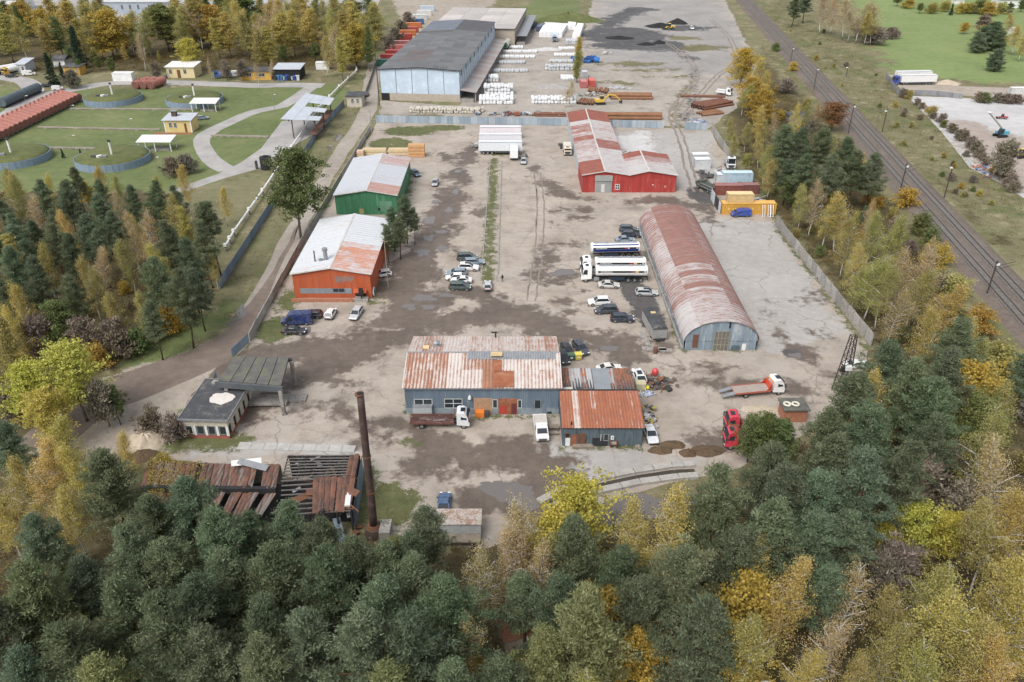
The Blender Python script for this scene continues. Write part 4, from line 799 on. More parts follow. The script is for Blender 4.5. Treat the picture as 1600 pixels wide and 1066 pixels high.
def flatbed(px, py, deg, label, cabcol, deckcol, L=7.2, ramps=False, H=2.9, headcol=None, deckmat=None, tilt=0, deep=False):
    """platform lorry; origin under the middle of the whole"""
    x, y = G(px, py); t = thing('flatbed_truck', label, 'truck', (x,y,.012), R(deg)); c0 = L/2-2.0; d0 = -L/2
    cab(t, c0, cabcol, H, 2.3, 1.95, .75); chassis(t, d0+.3, c0+1.6, (c0+1.05, d0+1.9) if not deep else (c0+1.05, d0+1.5, d0+2.6), 1.0, 1.15, .45)
    z = 1.12; mb = MB(); dm = deckmat or m_wood
    dk = MB().box(d0,c0-.5,-1.2,1.2,z-.14,z).build('deck_frame', m_paint, t, color=deckcol); n = 8
    me = MB().box(d0+.06,c0-.56,0,2.28/n-.03,0,.035).mesh('deck_plank', dm)
    for i in range(n): inst('deck_plank', me, dk, (0,-1.14+i*2.28/n,z+.002))
    for s in (-1,1): MB().box(d0,c0-.5,s*1.2-.04,s*1.2+.04,z-.16,z+.14).build('side_rail', m_paint, t, color=deckcol)
    hb = MB().box(c0-.5,c0-.4,-1.18,1.18,z,z+1.15).build('headboard', m_paint, t, color=headcol or deckcol)
    if headcol:
        for s in (-1,1): MB().add([(c0-.5,s*1.15,z+1.1),(c0-.5,s*1.15,z),(c0-1.3,s*1.15,z)], [(0,1,2),(2,1,0)]).build('gusset', m_paint, hb, color=headcol)
        MB().cyl((c0-.3,-1.1,H-.2),(c0-.3,1.1,H-.2),.07,n=6).build('beacon_bar', M('amber', (.8,.3,.03), .4, .1), t)
    if ramps:
        for s in (-1,1): MB().add([(d0,s*.75-.38,z),(d0,s*.75+.38,z),(d0-2.1,s*.75+.38,.62),(d0-2.1,s*.75-.38,.62),(d0,s*.75-.38,z-.1),(d0,s*.75+.38,z-.1),(d0-2.1,s*.75+.38,.52),(d0-2.1,s*.75-.38,.52)], [(0,1,2,3),(7,6,5,4),(0,4,5,1),(2,6,7,3),(1,5,6,2),(3,7,4,0)]).build('ramp', m_steel, t)
    return t
def boxbody(t, x0, x1, z0, z1, col, w=1.25, mat=None, name='cargo_box', ribs=0):
    b = MB().box(x0,x1,-w,w,z0,z1).build(name, mat or m_paint, t, color=col); f = MB()
    for s in (-1,1):
        MB().box(x0-.02,x1+.02,s*w-.04,s*w+.04,z1-.1,z1+.03).build('top_rail', m_tank_l, b); MB().box(x0-.02,x1+.02,s*w-.05,s*w+.05,z0-.05,z0+.1).build('bottom_rail', m_tank_l, b)
    for yy in (-w*.5,w*.5): MB().box(x0-.04,x0-.005,yy-w*.46,yy+w*.46,z0+.12,z1-.12).build('rear_door', mat or m_paint, b, color=col)
    return b
def box_trailer(px, py, deg, label, col=(.78,.78,.77), L=13.2, cabcol=None):
    x, y = G(px, py); t = thing('box_trailer', label, 'trailer', (x,y,.012), R(deg)); boxbody(t, -L/2, L/2, 1.15, 3.9, col); chassis(t, -L/2+.2, L/2-1, (-L/2+1.5,-L/2+2.8,-L/2+4.1), 1.15)
    for s in (-1,1): MB().box(-L/2+5,L/2-3,s*1.2-.02,s*1.2+.02,.5,1.05).build('side_skirt', m_plas, t)
    if cabcol: cab(t, L/2+.7, cabcol, 3.6, 2.45, 2.2, .9); chassis(t, L/2-2.2, L/2+2.6, (L/2-1.2, L/2+1.9), 1.0)
    else:
        for s in (-1,1): MB().box(L/2-2.7,L/2-2.5,s*.7-.1,s*.7+.1,.05,1.15).build('landing_leg', m_chassis, t)
    return t
def box_truck(px, py, deg, label, cabcol, boxcol, L=7.5, H=2.9, zt=3.4):
    x, y = G(px, py); t = thing('box_truck', label, 'truck', (x,y,.012), R(deg)); c0 = L/2-2.0; cab(t, c0, cabcol, H, 2.3, 1.95, .75); boxbody(t, -L/2, c0-.25, 1.0, zt, boxcol, 1.2); chassis(t, -L/2+.2, c0+1.6, (c0+1.0, -L/2+1.7), 1.0, 1.15, .45); return t
K = dict(slate=(.06,.08,.10), blk=(.018,.018,.022), white=(.72,.72,.71), silver=(.45,.46,.47), navy=(.02,.028,.05), lblue=(.20,.26,.31), blue=(.02,.055,.22), champ=(.52,.51,.48), dgreen=(.05,.075,.07), dbl=(.035,.045,.06))
RW = 'cars parked beside the weedy strip'
car(730,406,'mpv',K['dgreen'],2,'dark slate people carrier, farthest back in the row by the weedy strip',RW)
car(741,413,'wagon',K['lblue'],3,'blue grey estate car right behind the white off-roader',RW)
car(732,422,'suv',K['white'],-4,'white off-roader with sunroof parked third in the row by the weedy strip',RW,True)
car(713,430,'wagon',K['lblue'],183,'pale blue grey estate facing left in front of the white off-roader',RW)
car(711,437,'hatch',K['white'],185,'white hatchback facing left, leftmost of the two white cars together',RW)
car(721,442,'sedan',K['white'],183,'white saloon facing left just behind the dark slate people carrier at the front',RW)
car(719,452,'mpv',K['dgreen'],-3,'dark slate people carrier, nearest the camera in the row by the weedy strip',RW)
car(762,450,'hatch',K['silver'],92,'silver car parked alone at the near end of the weedy strip')
HG = 'cars parked before the vaulted store'
car(951,449,'sedan',K['champ'],-3,'pale champagne saloon parked along the front white tanker',HG)
car(1010,461,'wagon',K['silver'],-3,'silver estate with sunroof parked against the vaulted store',HG,True)
car(936,476,'suv',K['white'],184,'white crossover facing left on the open yard',HG)
car(947,489,'mpv',K['dbl'],184,'dark blue grey people carrier between white crossover and navy estate',HG)
car(972,502,'suv',K['navy'],-3,'navy blue estate facing right, nearest the grey site wagon',HG)
car(982,362,'suv',K['slate'],-4,'slate grey car, farthest of the three behind the blue banded tanker',HG)
car(986,370,'wagon',K['navy'],-4,'dark estate with red tail lamps, middle of three behind the blue banded tanker',HG)
car(976,378,'sedan',K['lblue'],2,'blue grey saloon half hidden right behind the blue banded tanker',HG)
OG = 'vehicles parked before the orange hall'
van(465,506,(.018,.035,.12),184,'navy blue high roofed panel van by the orange hall',5.9,2.05,2.55,OG)
car(460,521,'sedan',K['blk'],-2,'black saloon in front of the navy panel van',OG)
car(486,496,'wagon',(.03,.02,.026),182,'black estate car half hidden behind the navy panel van',OG)
car(517,494,'hatch',K['white'],86,'white hatchback with its tail to the camera by the brick planter',OG)
car(557,494,'wagon',K['silver'],262,'silver estate facing the camera at the steps of the orange hall',OG)
car(598,432,'hatch',K['white'],200,'white car tucked beside the right wall of the orange hall')
WG = 'cars parked right of the workshop'
car(886,551,'hatch',K['blk'],284,'black hatchback facing the camera beside the workshop gable',WG)
car(907,548,'wagon',K['dbl'],290,'dark grey estate facing the camera, right of the black hatchback',WG)
car(880,563,'hatch',K['blk'],282,'scrapped black car squeezed against the workshop gable',WG)
car(951,580,'sedan',(.70,.66,.62),10,'white car hidden behind the flat felt roof',WG)
car(998,593,'coupe',K['white'],95,'white coupe with dark glass roof beside the annexe',WG,True)
car(1016,683,'sedan',(.62,.64,.66),275,'wrecked silver white car nose out by the annexe corner')
car(649,274,'wagon',(.10,.15,.20),300,'blue grey car parked right beside the green hall'); car(680,289,'hatch',(.34,.34,.36),268,'silver hatchback alone on the yard near the green hall'); car(818,255,'hatch',(.36,.38,.42),268,'small silver car beside the white box lorry')
car(694,792,'sedan',(.045,.10,.20),90,'blue saloon parked nose away by the burnt shed lorry'); car(1337,574,'sedan',K['white'],10,'white car half hidden behind the lattice tower')
car(572,150,'suv',K['slate'],92,'dark car driving along the access road by the guard hut'); car(317,187,'hatch',K['lblue'],20,'grey car behind the small yellow tank farm office'); car(1081,46,'suv',K['white'],270,'white pickup on the coal yard'); car(19,121,'sedan',K['blk'],15,'black car beside the yellow tank lorries'); car(73,136,'sedan',K['navy'],20,'dark blue car under the spruce by the junction'); car(86,132,'hatch',(.05,.03,.04),30,'black hatchback under the spruce by the junction')
van(1157,338,(.02,.06,.30),183,'bright blue panel van before the yellow container',4.9,1.95,1.95)
van(46,118,K['white'],20,'white van beside the grey hut at the tank farm gate',5.2,1.95,2.1); van(268,121,(.28,.33,.42),182,'pale blue minibus before the cream tank farm building',5.2,1.95,2.0); van(875,840,K['white'],130,'white van half hidden under the trees at the pool',5.4,2.0,2.3); van(91,141,K['white'],15,'small white van beside the bare hedge',4.2,1.8,1.8)
tanker(970,438,180,'white articulated tanker with black band, nearer the camera of the two', False); tanker(968,425,180,'white articulated tanker behind its twin', False); tanker(960,401,183,'blue and white banded tank trailer parked without a tractor', True, False, 'tank_trailer')
flatbed(1182,615,9,'white cab recovery lorry with red headboard and lowered ramps', (.78,.78,.77), (.40,.10,.06), 8.6, True, 2.9, (.62,.06,.02), M('pale_deck', (.42,.36,.32), .8, .3, .8))
flatbed(688,664,0,'old rusty platform lorry with white cab parked along the workshop', (.66,.68,.70), (.14,.05,.04), 9.4, False, 2.9, None, M('rust_deck', (.13,.06,.05), .85, .6, .9, dirt=(.30,.29,.28), damt=.35))
flatbed(1178,672,178,'red cab platform lorry, farther of the two under the trees', (.55,.03,.06), (.30,.05,.05), 9.5, False, 3.1, None, M('pale_deck'), deep=True); flatbed(1178,697,178,'red cab platform lorry, nearer of the two under the trees', (.55,.02,.05), (.30,.05,.05), 9.5, False, 3.1, None, M('pale_deck'), deep=True)
# white crew van with open cargo body, facing the camera
x, y = G(845, 676); t = thing('crew_pickup', 'white crew cab pickup van facing the camera before the workshop', 'pickup', (x,y,.012), R(274))
pr = [(.1,.45),(2.7,.42),(2.85,.6),(2.8,1.05),(2.0,1.3),(1.4,1.95),(1.1,2.08),(.2,2.08),(.1,1.95)]; MB().profile(pr, lambda x, z: .98*(1-.13*max(0,(z-1.1)))).build('cab', m_paint, t, color=K['white'])
MB().add([(2.02,-.80,1.33),(2.02,.80,1.33),(1.45,.74,1.9),(1.45,-.74,1.9)], [(0,1,2,3)]).build('windscreen', m_cglass, t, (.04,0,.02)); MB().box(2.82,2.88,-.62,.62,.62,.88).build('grille', m_plas, t)
for s in (-1,1):
    inst('headlight', car_mesh('suv')['head'], t, (2.75,s*.75,.86)); MB().box(.5,1.5,s*.93-.02,s*.93+.02,1.3,1.82).build('side_window', m_cglass, t); MB().box(-2.75,.02,s*1.0-.04,s*1.0+.04,.85,1.55).build('bed_side', m_paint, t, color=K['white'])
    for xx in (1.95,-1.6): wheel(t, xx, s*.85, .36, .25)
MB().box(-2.75,.02,-.96,.96,.75,.86).build('bed_floor', m_wood, t); MB().box(-2.8,-2.72,-1.0,1.0,.85,1.55).build('tailgate', m_paint, t, color=K['white']); MB().box(-2.7,0,-.94,.94,1.3,1.4).build('bed_load', M('pale_load', (.55,.50,.45), .9, .3), t); MB().box(-2.6,2.2,-.35,.35,.5,.72).build('chassis', m_chassis, t)
# long white trailers and lorries by the steel fence
TG = 'white trailers side by side at the steel fence'
for i, (py, lab) in enumerate(((238,'white semi trailer body, nearest of the three side by side at the steel fence'),(226,'white semi trailer body, middle of the three side by side at the steel fence'),(214,'white semi trailer body, farthest of the three side by side at the steel fence'))):
    t = box_trailer(782, py+2, 0, lab, (.66+.04*i,.69,.72), 13.4); t['group'] = TG
box_truck(803,246,90,'white box lorry with its rear doors to the camera', K['white'], (.78,.78,.79), 8.2); box_truck(886,240,270,'cream old lorry facing the camera beside the red hall', (.66,.56,.44), (.66,.60,.50), 6.0, 2.6, 2.8)
box_truck(866,64,270,'blue and white lorry facing the camera among the stacked bags', (.30,.36,.46), (.50,.58,.70), 9, 3.0, 3.6); box_truck(1131,149,330,'white lorry cab at the edge of the birches by the coal yard', K['white'], (.7,.7,.7), 6.0, 3.2, 2.0)
box_trailer(1432,132,184,'long white trailer with blue cab at the corner of the sand plot', K['white'], 15, (.02,.06,.30)); box_trailer(1425,126,184,'long white trailer behind the one with a blue cab', K['white'], 15)
for i, (px, py) in enumerate(((5,112),(22,112))):
    x, y = G(px, py+4); t = thing('tank_truck', ('yellow cab tank lorry at the left picture edge','yellow cab tank lorry beside the grey gate hut')[i], 'tank truck', (x,y,.012), R(238)); cab(t, 2.4, (.62,.36,.03), 3.2, 2.45, 2.0, .85); chassis(t, -7, 4, (3.6,0.5,-5.5,-6.7), 1.0); MB().cyl((-7.4,0,2.4),(1.8,0,2.4),1.2,n=16).build('tank', m_white, t)
x, y = G(347,122); t = thing('scrap_truck', 'blue lorry with raised cab among scrap behind the tank farm road', 'truck', (x,y,.012), R(200)); cab(t, 1.0, (.03,.12,.42), 3.2, 2.4, 2.0, .9); chassis(t, -4, 3, (2.2,-2.5), 1.0); boxbody(t, -4, .6, 1.1, 2.2, (.05,.12,.32)); MB().box(-6.5,-4.2,-1,1,.5,2.6).build('white_load', m_white, t)
# army lorry, excavator, loader, concrete pump
x, y = G(1104,298); t = thing('army_truck', 'olive grey old lorry beside the scrap containers', 'truck', (x,y,.012), R(118)); cab(t, 1.6, (.09,.10,.08), 2.6, 2.2, 1.7, .8); chassis(t, -3.5, 3.2, (2.4,-1.8,-2.9), 1.0); boxbody(t, -3.6, 1.3, 1.1, 2.0, (.08,.09,.075), 1.15, M('olive_canvas', (.085,.09,.075), .9, .3))
def excavator(px, py, deg, label, col, name='excavator', boom=True):
    x, y = G(px, py); t = thing(name, label, 'excavator', (x,y,.012), R(deg))
    for s in (-1,1):
        MB().loft([[(a,s*1.15+b,c) for a,c in ((-1.9,.4),(-1.5,.02),(1.5,.02),(1.9,.4),(1.5,.85),(-1.5,.85))] for b in (-.28,.28)]).build('track', m_black, t)
    MB().box(-.9,.9,-.9,.9,.6,1.0).build('undercarriage', m_chassis, t); b = MB().profile([(-2.2,1.0),(1.2,1.0),(1.2,1.6),(-.3,2.0),(-2.2,2.0)], lambda x,z: 1.25).build('body', m_paint, t, color=col)
    c = MB().profile([(-.1,1.05),(1.5,1.05),(1.55,1.9),(1.2,2.9),(-.1,2.9)], lambda x,z: .5).build('operator_cab', m_cglass, t, (0,.75,0)); MB().box(-.15,1.25,.22,1.28,2.88,2.98).build('cab_roof', m_paint, t, color=col)
    if boom:
        mb = MB(); mb.beam((.9,-.3,1.5),(3.2,-.3,3.6),.4,.5); mb.beam((3.2,-.3,3.6),(5.6,-.3,3.1),.4,.45); mb.build('boom', m_paint, t, color=col); MB().beam((5.6,-.3,3.1),(7.6,-.3,1.2),.3,.35).build('dipper_arm', m_paint, t, color=col); MB().profile([(7.2,.5),(8.2,.3),(8.4,1.1),(7.7,1.3)], lambda x,z: .55).build('bucket', m_chassis, t)
        MB().cyl((1.6,-.3,1.3),(2.8,-.3,2.7),.1,n=6).build('ram', m_steel, t)
    return t
excavator(938,163,8,'yellow tracked excavator with long boom beside the pipe stacks', (.62,.40,.05))
def loader(px, py, deg, label, col):
    x, y = G(px, py); t = thing('wheel_loader', label, 'loader', (x,y,.012), R(deg))
    for s in (-1,1):
        for xx in (1.5,-1.5): wheel(t, xx, s*1.05, .75, .55)
    MB().profile([(-3,.8),(-.3,.8),(-.3,1.9),(-3,1.8)], lambda x,z: .95).build('engine_hood', m_paint, t, color=col); MB().box(-.5,2.3,-.55,.55,.7,1.4).build('front_frame', m_paint, t, color=col)
    MB().profile([(-.4,1.5),(1.0,1.5),(.9,3.1),(-.4,3.1)], lambda x,z: .75).build('operator_cab', m_cglass, t); MB().box(-.5,1.05,-.8,.8,3.08,3.2).build('cab_roof', m_paint, t, color=col)
    for s in (-1,1): MB().beam((.8,s*.6,1.5),(3.4,s*.6,.7),.2,.3).build('lift_arm', m_paint, t, color=col)
    MB().profile([(3.2,.1),(4.4,.08),(3.7,.5),(3.6,1.3),(3.1,1.2)], lambda x,z: 1.4).build('bucket', m_chassis, t); return t
loader(1046,46,200,'yellow wheel loader on the dark coal heap', (.70,.48,.05)); 
t = excavator(1562,214,190,'turquoise crawler machine with long conveyor on the concrete plot', (.06,.30,.40), 'crawler_screener', False); MB().beam((-1,0,2),(10,4,9.5),.9,.3).build('conveyor', m_white, t)
excavator(1592,246,200,'yellow excavator at the right edge of the concrete plot', (.65,.45,.04)); loader(1566,186,170,'red mini loader on the far concrete plot', (.45,.08,.08)).scale = (.55,.55,.55)
# ------------------------------------------------------------ trees
def leaf_mat(name, cols, transl=.35, rough=.75, hv=.04):
    """cols: 3 colours picked per clump; every tree shifts a little"""
    m, n, l, b = nodes(name); at = n.new('ShaderNodeAttribute'); at.attribute_name = 'tint'; sp = n.new('ShaderNodeSeparateColor'); l.new(at.outputs['Color'], sp.inputs[0])
    r = n.new('ShaderNodeValToRGB'); e = r.color_ramp.elements; e[0].color = (*cols[0],1); e[1].color = (*cols[-1],1); e[1].position = 1
    if len(cols) > 2: k = e.new(.5); k.color = (*cols[1],1)
    l.new(sp.outputs[0], r.inputs[0]); oi = n.new('ShaderNodeObjectInfo')
    h = n.new('ShaderNodeHueSaturation'); l.new(r.outputs[0], h.inputs['Color'])
    l.new(nmath(n, l, 'ADD', nmath(n, l, 'MULTIPLY', nmath(n, l, 'SUBTRACT', oi.outputs['Random'], .5), hv), .5), h.inputs['Hue'])
    l.new(nmath(n, l, 'ADD', nmath(n, l, 'MULTIPLY', sp.outputs[1], .36), .82), h.inputs['Value'])
    v2 = nmix(n, l, 1.0, h.outputs[0], oi.outputs['Color'], 'MULTIPLY')
    l.new(v2, b.inputs['Base Color']); b.inputs['Roughness'].default_value = rough; b.inputs['Specular IOR Level'].default_value = .15
    tr = n.new('ShaderNodeBsdfTranslucent'); l.new(v2, tr.inputs[0]); mx = n.new('ShaderNodeMixShader'); mx.inputs[0].default_value = transl
    l.new(b.outputs[0], mx.inputs[1]); l.new(tr.outputs[0], mx.inputs[2]); l.new(mx.outputs[0], n['Material Output'].inputs[0]); return m
def unit(a): return a/np.maximum(np.linalg.norm(a, axis=-1, keepdims=True), 1e-9)
def cards(name, P, D, L, Wd, tint, mat, diamond=True):
    """many small leaf faces: P root, D direction, L length, Wd width"""
    n = len(P); D = unit(D); S = unit(np.cross(D, unit(rng.normal(size=(n,3)))))
    L = np.broadcast_to(L, n)[:,None]; Wd = np.broadcast_to(Wd, n)[:,None]
    if diamond: V = np.stack([P, P+D*L*.5+S*Wd*.5, P+D*L, P+D*L*.5-S*Wd*.5], 1); k = 4
    else: V = np.stack([P-S*Wd*.5, P+S*Wd*.5, P+D*L], 1); k = 3
    me = bpy.data.meshes.new(name); me.vertices.add(n*k); me.vertices.foreach_set('co', V.reshape(-1).astype(np.float32))
    me.loops.add(n*k); me.loops.foreach_set('vertex_index', np.arange(n*k, dtype=np.int32)); me.polygons.add(n)
    me.polygons.foreach_set('loop_start', np.arange(0, n*k, k, dtype=np.int32)); me.polygons.foreach_set('loop_total', np.full(n, k, np.int32))
    a = me.attributes.new('tint', 'FLOAT_COLOR', 'POINT'); c = np.ones((n, k, 4), np.float32); c[:,:,:2] = tint[:,None,:]; a.data.foreach_set('color', c.reshape(-1))
    me.materials.append(mat); me.update(calc_edges=True); me.validate(); return me
def bark(name, low, high, z0, z1, marks=None):
    m, n, l, b = nodes(name); tc = n.new('ShaderNodeTexCoord').outputs['Object']; sp = n.new('ShaderNodeSeparateXYZ'); l.new(tc, sp.inputs[0])
    k = nmath(n, l, 'DIVIDE', nmath(n, l, 'SUBTRACT', sp.outputs[2], z0), z1-z0); c = nmix(n, l, nramp(n, l, k, 0, 1), low, high)
    nz = nnoise(n, l, nmap(n, l, tc, (2,2,1.2) if marks is None else (1.5,1.5,5)), 2.2, 4)
    c = nmix(n, l, nramp(n, l, nz, .52, .60) if marks else nmath(n, l, 'MULTIPLY', nz, .8), c, marks or tuple(x*.45 for x in low))
    l.new(c, b.inputs['Base Color']); b.inputs['Roughness'].default_value = .9; b.inputs['Specular IOR Level'].default_value = .1; return m
m_pbark = bark('pine_bark', (.085,.065,.05), (.30,.135,.065), 3, 11); m_bbark = bark('birch_bark', (.30,.28,.26), (.62,.59,.55), 0, 3, (.10,.09,.08)); m_gbark = bark('grey_bark', (.13,.11,.09), (.24,.20,.165), 0, 8)
m_pine = leaf_mat('pine_needles', [(.118,.155,.092),(.192,.240,.145),(.285,.332,.212)], .45, hv=.03)
m_pine2 = leaf_mat('pale_pine_needles', [(.20,.225,.10),(.29,.32,.155),(.38,.40,.21)], .4)
m_spruce = leaf_mat('spruce_needles', [(.024,.042,.026),(.038,.062,.038),(.055,.085,.05)], .15)
m_birch = leaf_mat('birch_leaves_gold', [(.40,.32,.10),(.52,.425,.14),(.59,.49,.19)], .4, hv=.02)
m_birchg = leaf_mat('birch_leaves_olive', [(.25,.235,.085),(.385,.35,.125),(.52,.445,.17)], .4, hv=.03)
m_birchb = leaf_mat('birch_leaves_tan', [(.34,.255,.14),(.45,.345,.18),(.54,.42,.20)], .35, hv=.02)
m_maple = leaf_mat('maple_leaves_lemon', [(.31,.29,.06),(.46,.43,.10),(.56,.52,.15)], .4, hv=.03)
m_orange = leaf_mat('maple_leaves_orange', [(.37,.26,.06),(.47,.34,.08),(.52,.40,.11)], .4, hv=.02)
m_green = leaf_mat('broadleaf_green', [(.095,.125,.048),(.15,.185,.07),(.22,.25,.10)], .3)
m_brown = leaf_mat('oak_leaves_brown', [(.17,.10,.04),(.24,.145,.055),(.30,.19,.07)], .3)
m_twig = leaf_mat('bare_twigs', [(.15,.125,.098),(.22,.185,.145),(.30,.255,.20)], .1, hv=.02)
TREES = {}
def tree(name, H, zc, nl, Lmax, shape, rise, curve, ncl, nleaf, lsize, spread, ldir, mat, bmat, r0=.2, lean=0, droop=0, diamond=False, bare=0, twigs=0, subl=.8, seed=0, limb_r=.05):
    """trunk mesh + crown mesh. shape(t): limb length profile from crown base t=0 to tip t=1"""
    rs = np.random.default_rng(seed+100); tb = MB(); ph = rs.uniform(0, 6.28)
    def axis(z): return np.array([lean*(z/H)**1.5*H*math.cos(ph)+.18*math.sin(z*.5+ph), lean*(z/H)**1.5*H*math.sin(ph)+.18*math.cos(z*.43+ph*2), z])
    zs = np.linspace(0, H*.985, 11); tb.tube([axis(z) for z in zs], [max(.02, r0*(1-.9*z/H)) for z in zs], 7)
    P, D, T, LL = [], [], [], []; ang = rs.uniform(0, 6.28)
    for i in range(nl):
        t = (i+rs.uniform(0,.8))/nl; z = zc+(H*.985-zc)*t; ang += 2.4+rs.uniform(-.5,.5); L = Lmax*shape(t)*rs.uniform(.5,1.28); ri = rise[0]+(rise[1]-rise[0])*t+rs.uniform(-.16,.16)
        o = axis(z); h = np.array([math.cos(ang), math.sin(ang), 0])
        def lp(s): return o+h*L*s*math.cos(ri)+np.array([0,0,L*(s*math.sin(ri)+curve*s*s)])
        ss = (0,.35,.7,1); rr = limb_r*(.5+L/Lmax)
        tb.tube([lp(s) for s in ss], [rr,rr*.7,rr*.4,rr*.15], 4)
        k = max(2, int(round(ncl*(.35+.65*L/Lmax))))
        for j in range(k):
            s = .25+.78*(j+rs.uniform(.2,.9))/k; lat = rs.normal(0, 1, 3)*np.array([1,1,.36])*spread*(.4+.6*(1-t*.6)); c = lp(min(s,1.03))+lat*min(1, .5+L*.25)
            if rs.random() < .35 and L > 1.2: tb.tube([lp(s*.85), c], [rr*.35, rr*.12], 3)
            if droop: c = c-np.array([0,0,rs.uniform(0,droop)])
            if rs.random() < bare: continue
            m = max(3, int(nleaf*rs.uniform(.6,1.3))); sp = lsize*subl
            q = c+rs.normal(0,1,(m,3))*np.array([sp,sp,sp*(.5 if not droop else 1.4)]); out = h*.5*ldir[0]+np.array([0,0,ldir[1]])
            P.append(q); D.append(out+rs.normal(0,ldir[2],(m,3))); T.append(np.stack([np.clip(rs.uniform(.15,.85)+rs.normal(0,.12,m),0,1), rs.uniform(0,1,m)],1)); LL.append(rs.uniform(.7,1.3,m))
    P, D, T, LL = map(np.concatenate, (P,D,T,LL)); asp = .38 if not diamond else .8
    tm = tb.mesh(name+'_trunk', bmat, True); cm = cards(name+'_crown', P, D, LL*lsize, LL*lsize*asp, T, mat, diamond)
    w = np.percentile(np.hypot(P[:,0], P[:,1]), 97); return (tm, cm, H, w)
def addkind(k, n, fn): TREES[k] = [fn(i) for i in range(n)]
psh = lambda t: (1-t)**.84*(.66+.34*min(1, t*3.5))
addkind('pine', 7, lambda i: tree('pine', 18, 5.6+.6*(i%4), 46, 4.2+.25*(i%3), psh, (.05,.95), .28, 10, 66, .32, .5, (1,.8,.8), m_pine, m_pbark, .21, lean=.02*(i%3), seed=i, subl=.95))
addkind('tallpine', 3, lambda i: tree('tallpine', 20, 10.5+i*.6, 44, 3.9, lambda t: (1-t)**.5*(.55+.45*min(1,t*3)), (.0,.9), .25, 9, 60, .32, .48, (1,.8,.8), m_pine, m_pbark, .23, lean=.03, seed=20+i, subl=.95))
addkind('palepine', 2, lambda i: tree('palepine', 17, 4.5, 62, 4.4, psh, (.25,1.05), .3, 10, 66, .32, .5, (1,1.0,.7), m_pine2, m_pbark, .21, seed=30+i, subl=.95))
addkind('youngpine', 2, lambda i: tree('youngpine', 9, .5, 60, 3.4, lambda t: (1-t)**.6*(.8+.2*min(1,t*4)), (.05,1.0), .2, 9, 60, .32, .5, (1,.8,.8), m_pine, m_pbark, .18, seed=35+i, subl=.95))
addkind('spruce', 2, lambda i: tree('spruce', 13, 1.0, 80, 2.6, lambda t: (1-t)**.9, (-.25,.4), -.12, 7, 30, .34, .3, (1.4,-.1,.6), m_spruce, m_gbark, .16, seed=40+i))
bsh = lambda t: (.45+.55*math.sin(PI*min(1, t*1.05+.08)))*(1-.35*t)
def bir(nm, mat, i, bare=.0, H=17, n=26, nl=44): return tree(nm, H, 4.2+.7*(i%3), nl, 3.7+.3*(i%2), bsh, (.55,1.2), -.08, 9, n, .175, .62, (.3,-.5,.9), mat, m_bbark, .15, lean=.05+.05*(i%3), droop=.9, diamond=True, seed=50+i*3+len(nm), bare=bare, subl=1.8, limb_r=.075)
addkind('birch', 4, lambda i: bir('birch', m_birch, i, .20, n=46)); addkind('birchg', 4, lambda i: bir('birchg', m_birchg, i, .18, n=48)); addkind('birchb', 3, lambda i: bir('birchb', m_birchb, i, .32, n=30))
rsh = lambda t: math.sin(PI*min(1, t*.92+.16))**.6
def brd(nm, mat, i, H=12, zc=2.6, L=4.2, n=26, ls=.30, nl=52, bare=.05, r0=.2): return tree(nm, H, zc, nl, L, rsh, (.25,1.15), .05, 9, n, ls, .75, (.6,.1,.9), mat, m_gbark, r0, lean=.03, diamond=True, seed=80+i*5+len(nm), bare=bare, subl=1.2)
addkind('maple', 2, lambda i: brd('maple', m_maple, i)); addkind('orange', 2, lambda i: brd('orange', m_orange, i, 11, 2, 3.6)); addkind('broad', 3, lambda i: brd('broad', m_green, i, 13, 3.6 if i == 0 else 2.6, 3.9, 44, .27))
addkind('brown', 2, lambda i: brd('brown', m_brown, i, 10, 2, 4.0)); addkind('poplar', 2, lambda i: tree('poplar', 15, 2, 56, 2.0, lambda t: .5+.5*math.sin(PI*t)*(1-.3*t), (.9,1.3), 0, 7, 24, .26, .4, (.3,.3,.9), m_birchg if i else m_birch, m_gbark, .16, diamond=True, seed=95+i, subl=1.2))
addkind('aspen', 3, lambda i: tree('aspen', 17, 3.5, 54, 3.3, bsh, (.5,1.15), .03, 8, 28, .28, .7, (.5,0,.9), (m_birchg, m_birch, m_green)[i], m_gbark, .18, lean=.03, diamond=True, seed=110+i, bare=.05, subl=1.3))
addkind('bare', 3, lambda i: tree('bare', 9, 1.5, 50, 3.0, rsh, (.5,1.25), .05, 8, 22, .55, .5, (.6,.7,.5), m_twig, m_gbark, .11, seed=120+i, subl=.7))
addkind('bush', 3, lambda i: tree('bush', 2.6, .2, 26, 1.7, lambda t: (1-t*.5), (.1,1.0), .1, 5, 30, .2, .35, (.5,.3,.9), (m_green, m_birchg, m_orange)[i], m_gbark, .04, diamond=True, seed=130+i, subl=1.3))
addkind('twigbush', 2, lambda i: tree('twigbush', 2.6, .1, 34, 2.0, lambda t: (1-t*.4), (.2,1.2), .1, 5, 22, .4, .3, (.6,.8,.5), m_twig, m_gbark, .03, seed=140+i, subl=.6))
NAMES = dict(youngpine='pine_tree', pine='pine_tree', tallpine='pine_tree', palepine='pine_tree', spruce='spruce_tree', birch='birch_tree', birchg='birch_tree', birchb='birch_tree', maple='maple_tree', orange='maple_tree', broad='deciduous_tree', brown='oak_tree', poplar='poplar_tree', aspen='aspen_tree', bare='bare_tree', bush='bush', twigbush='bush')
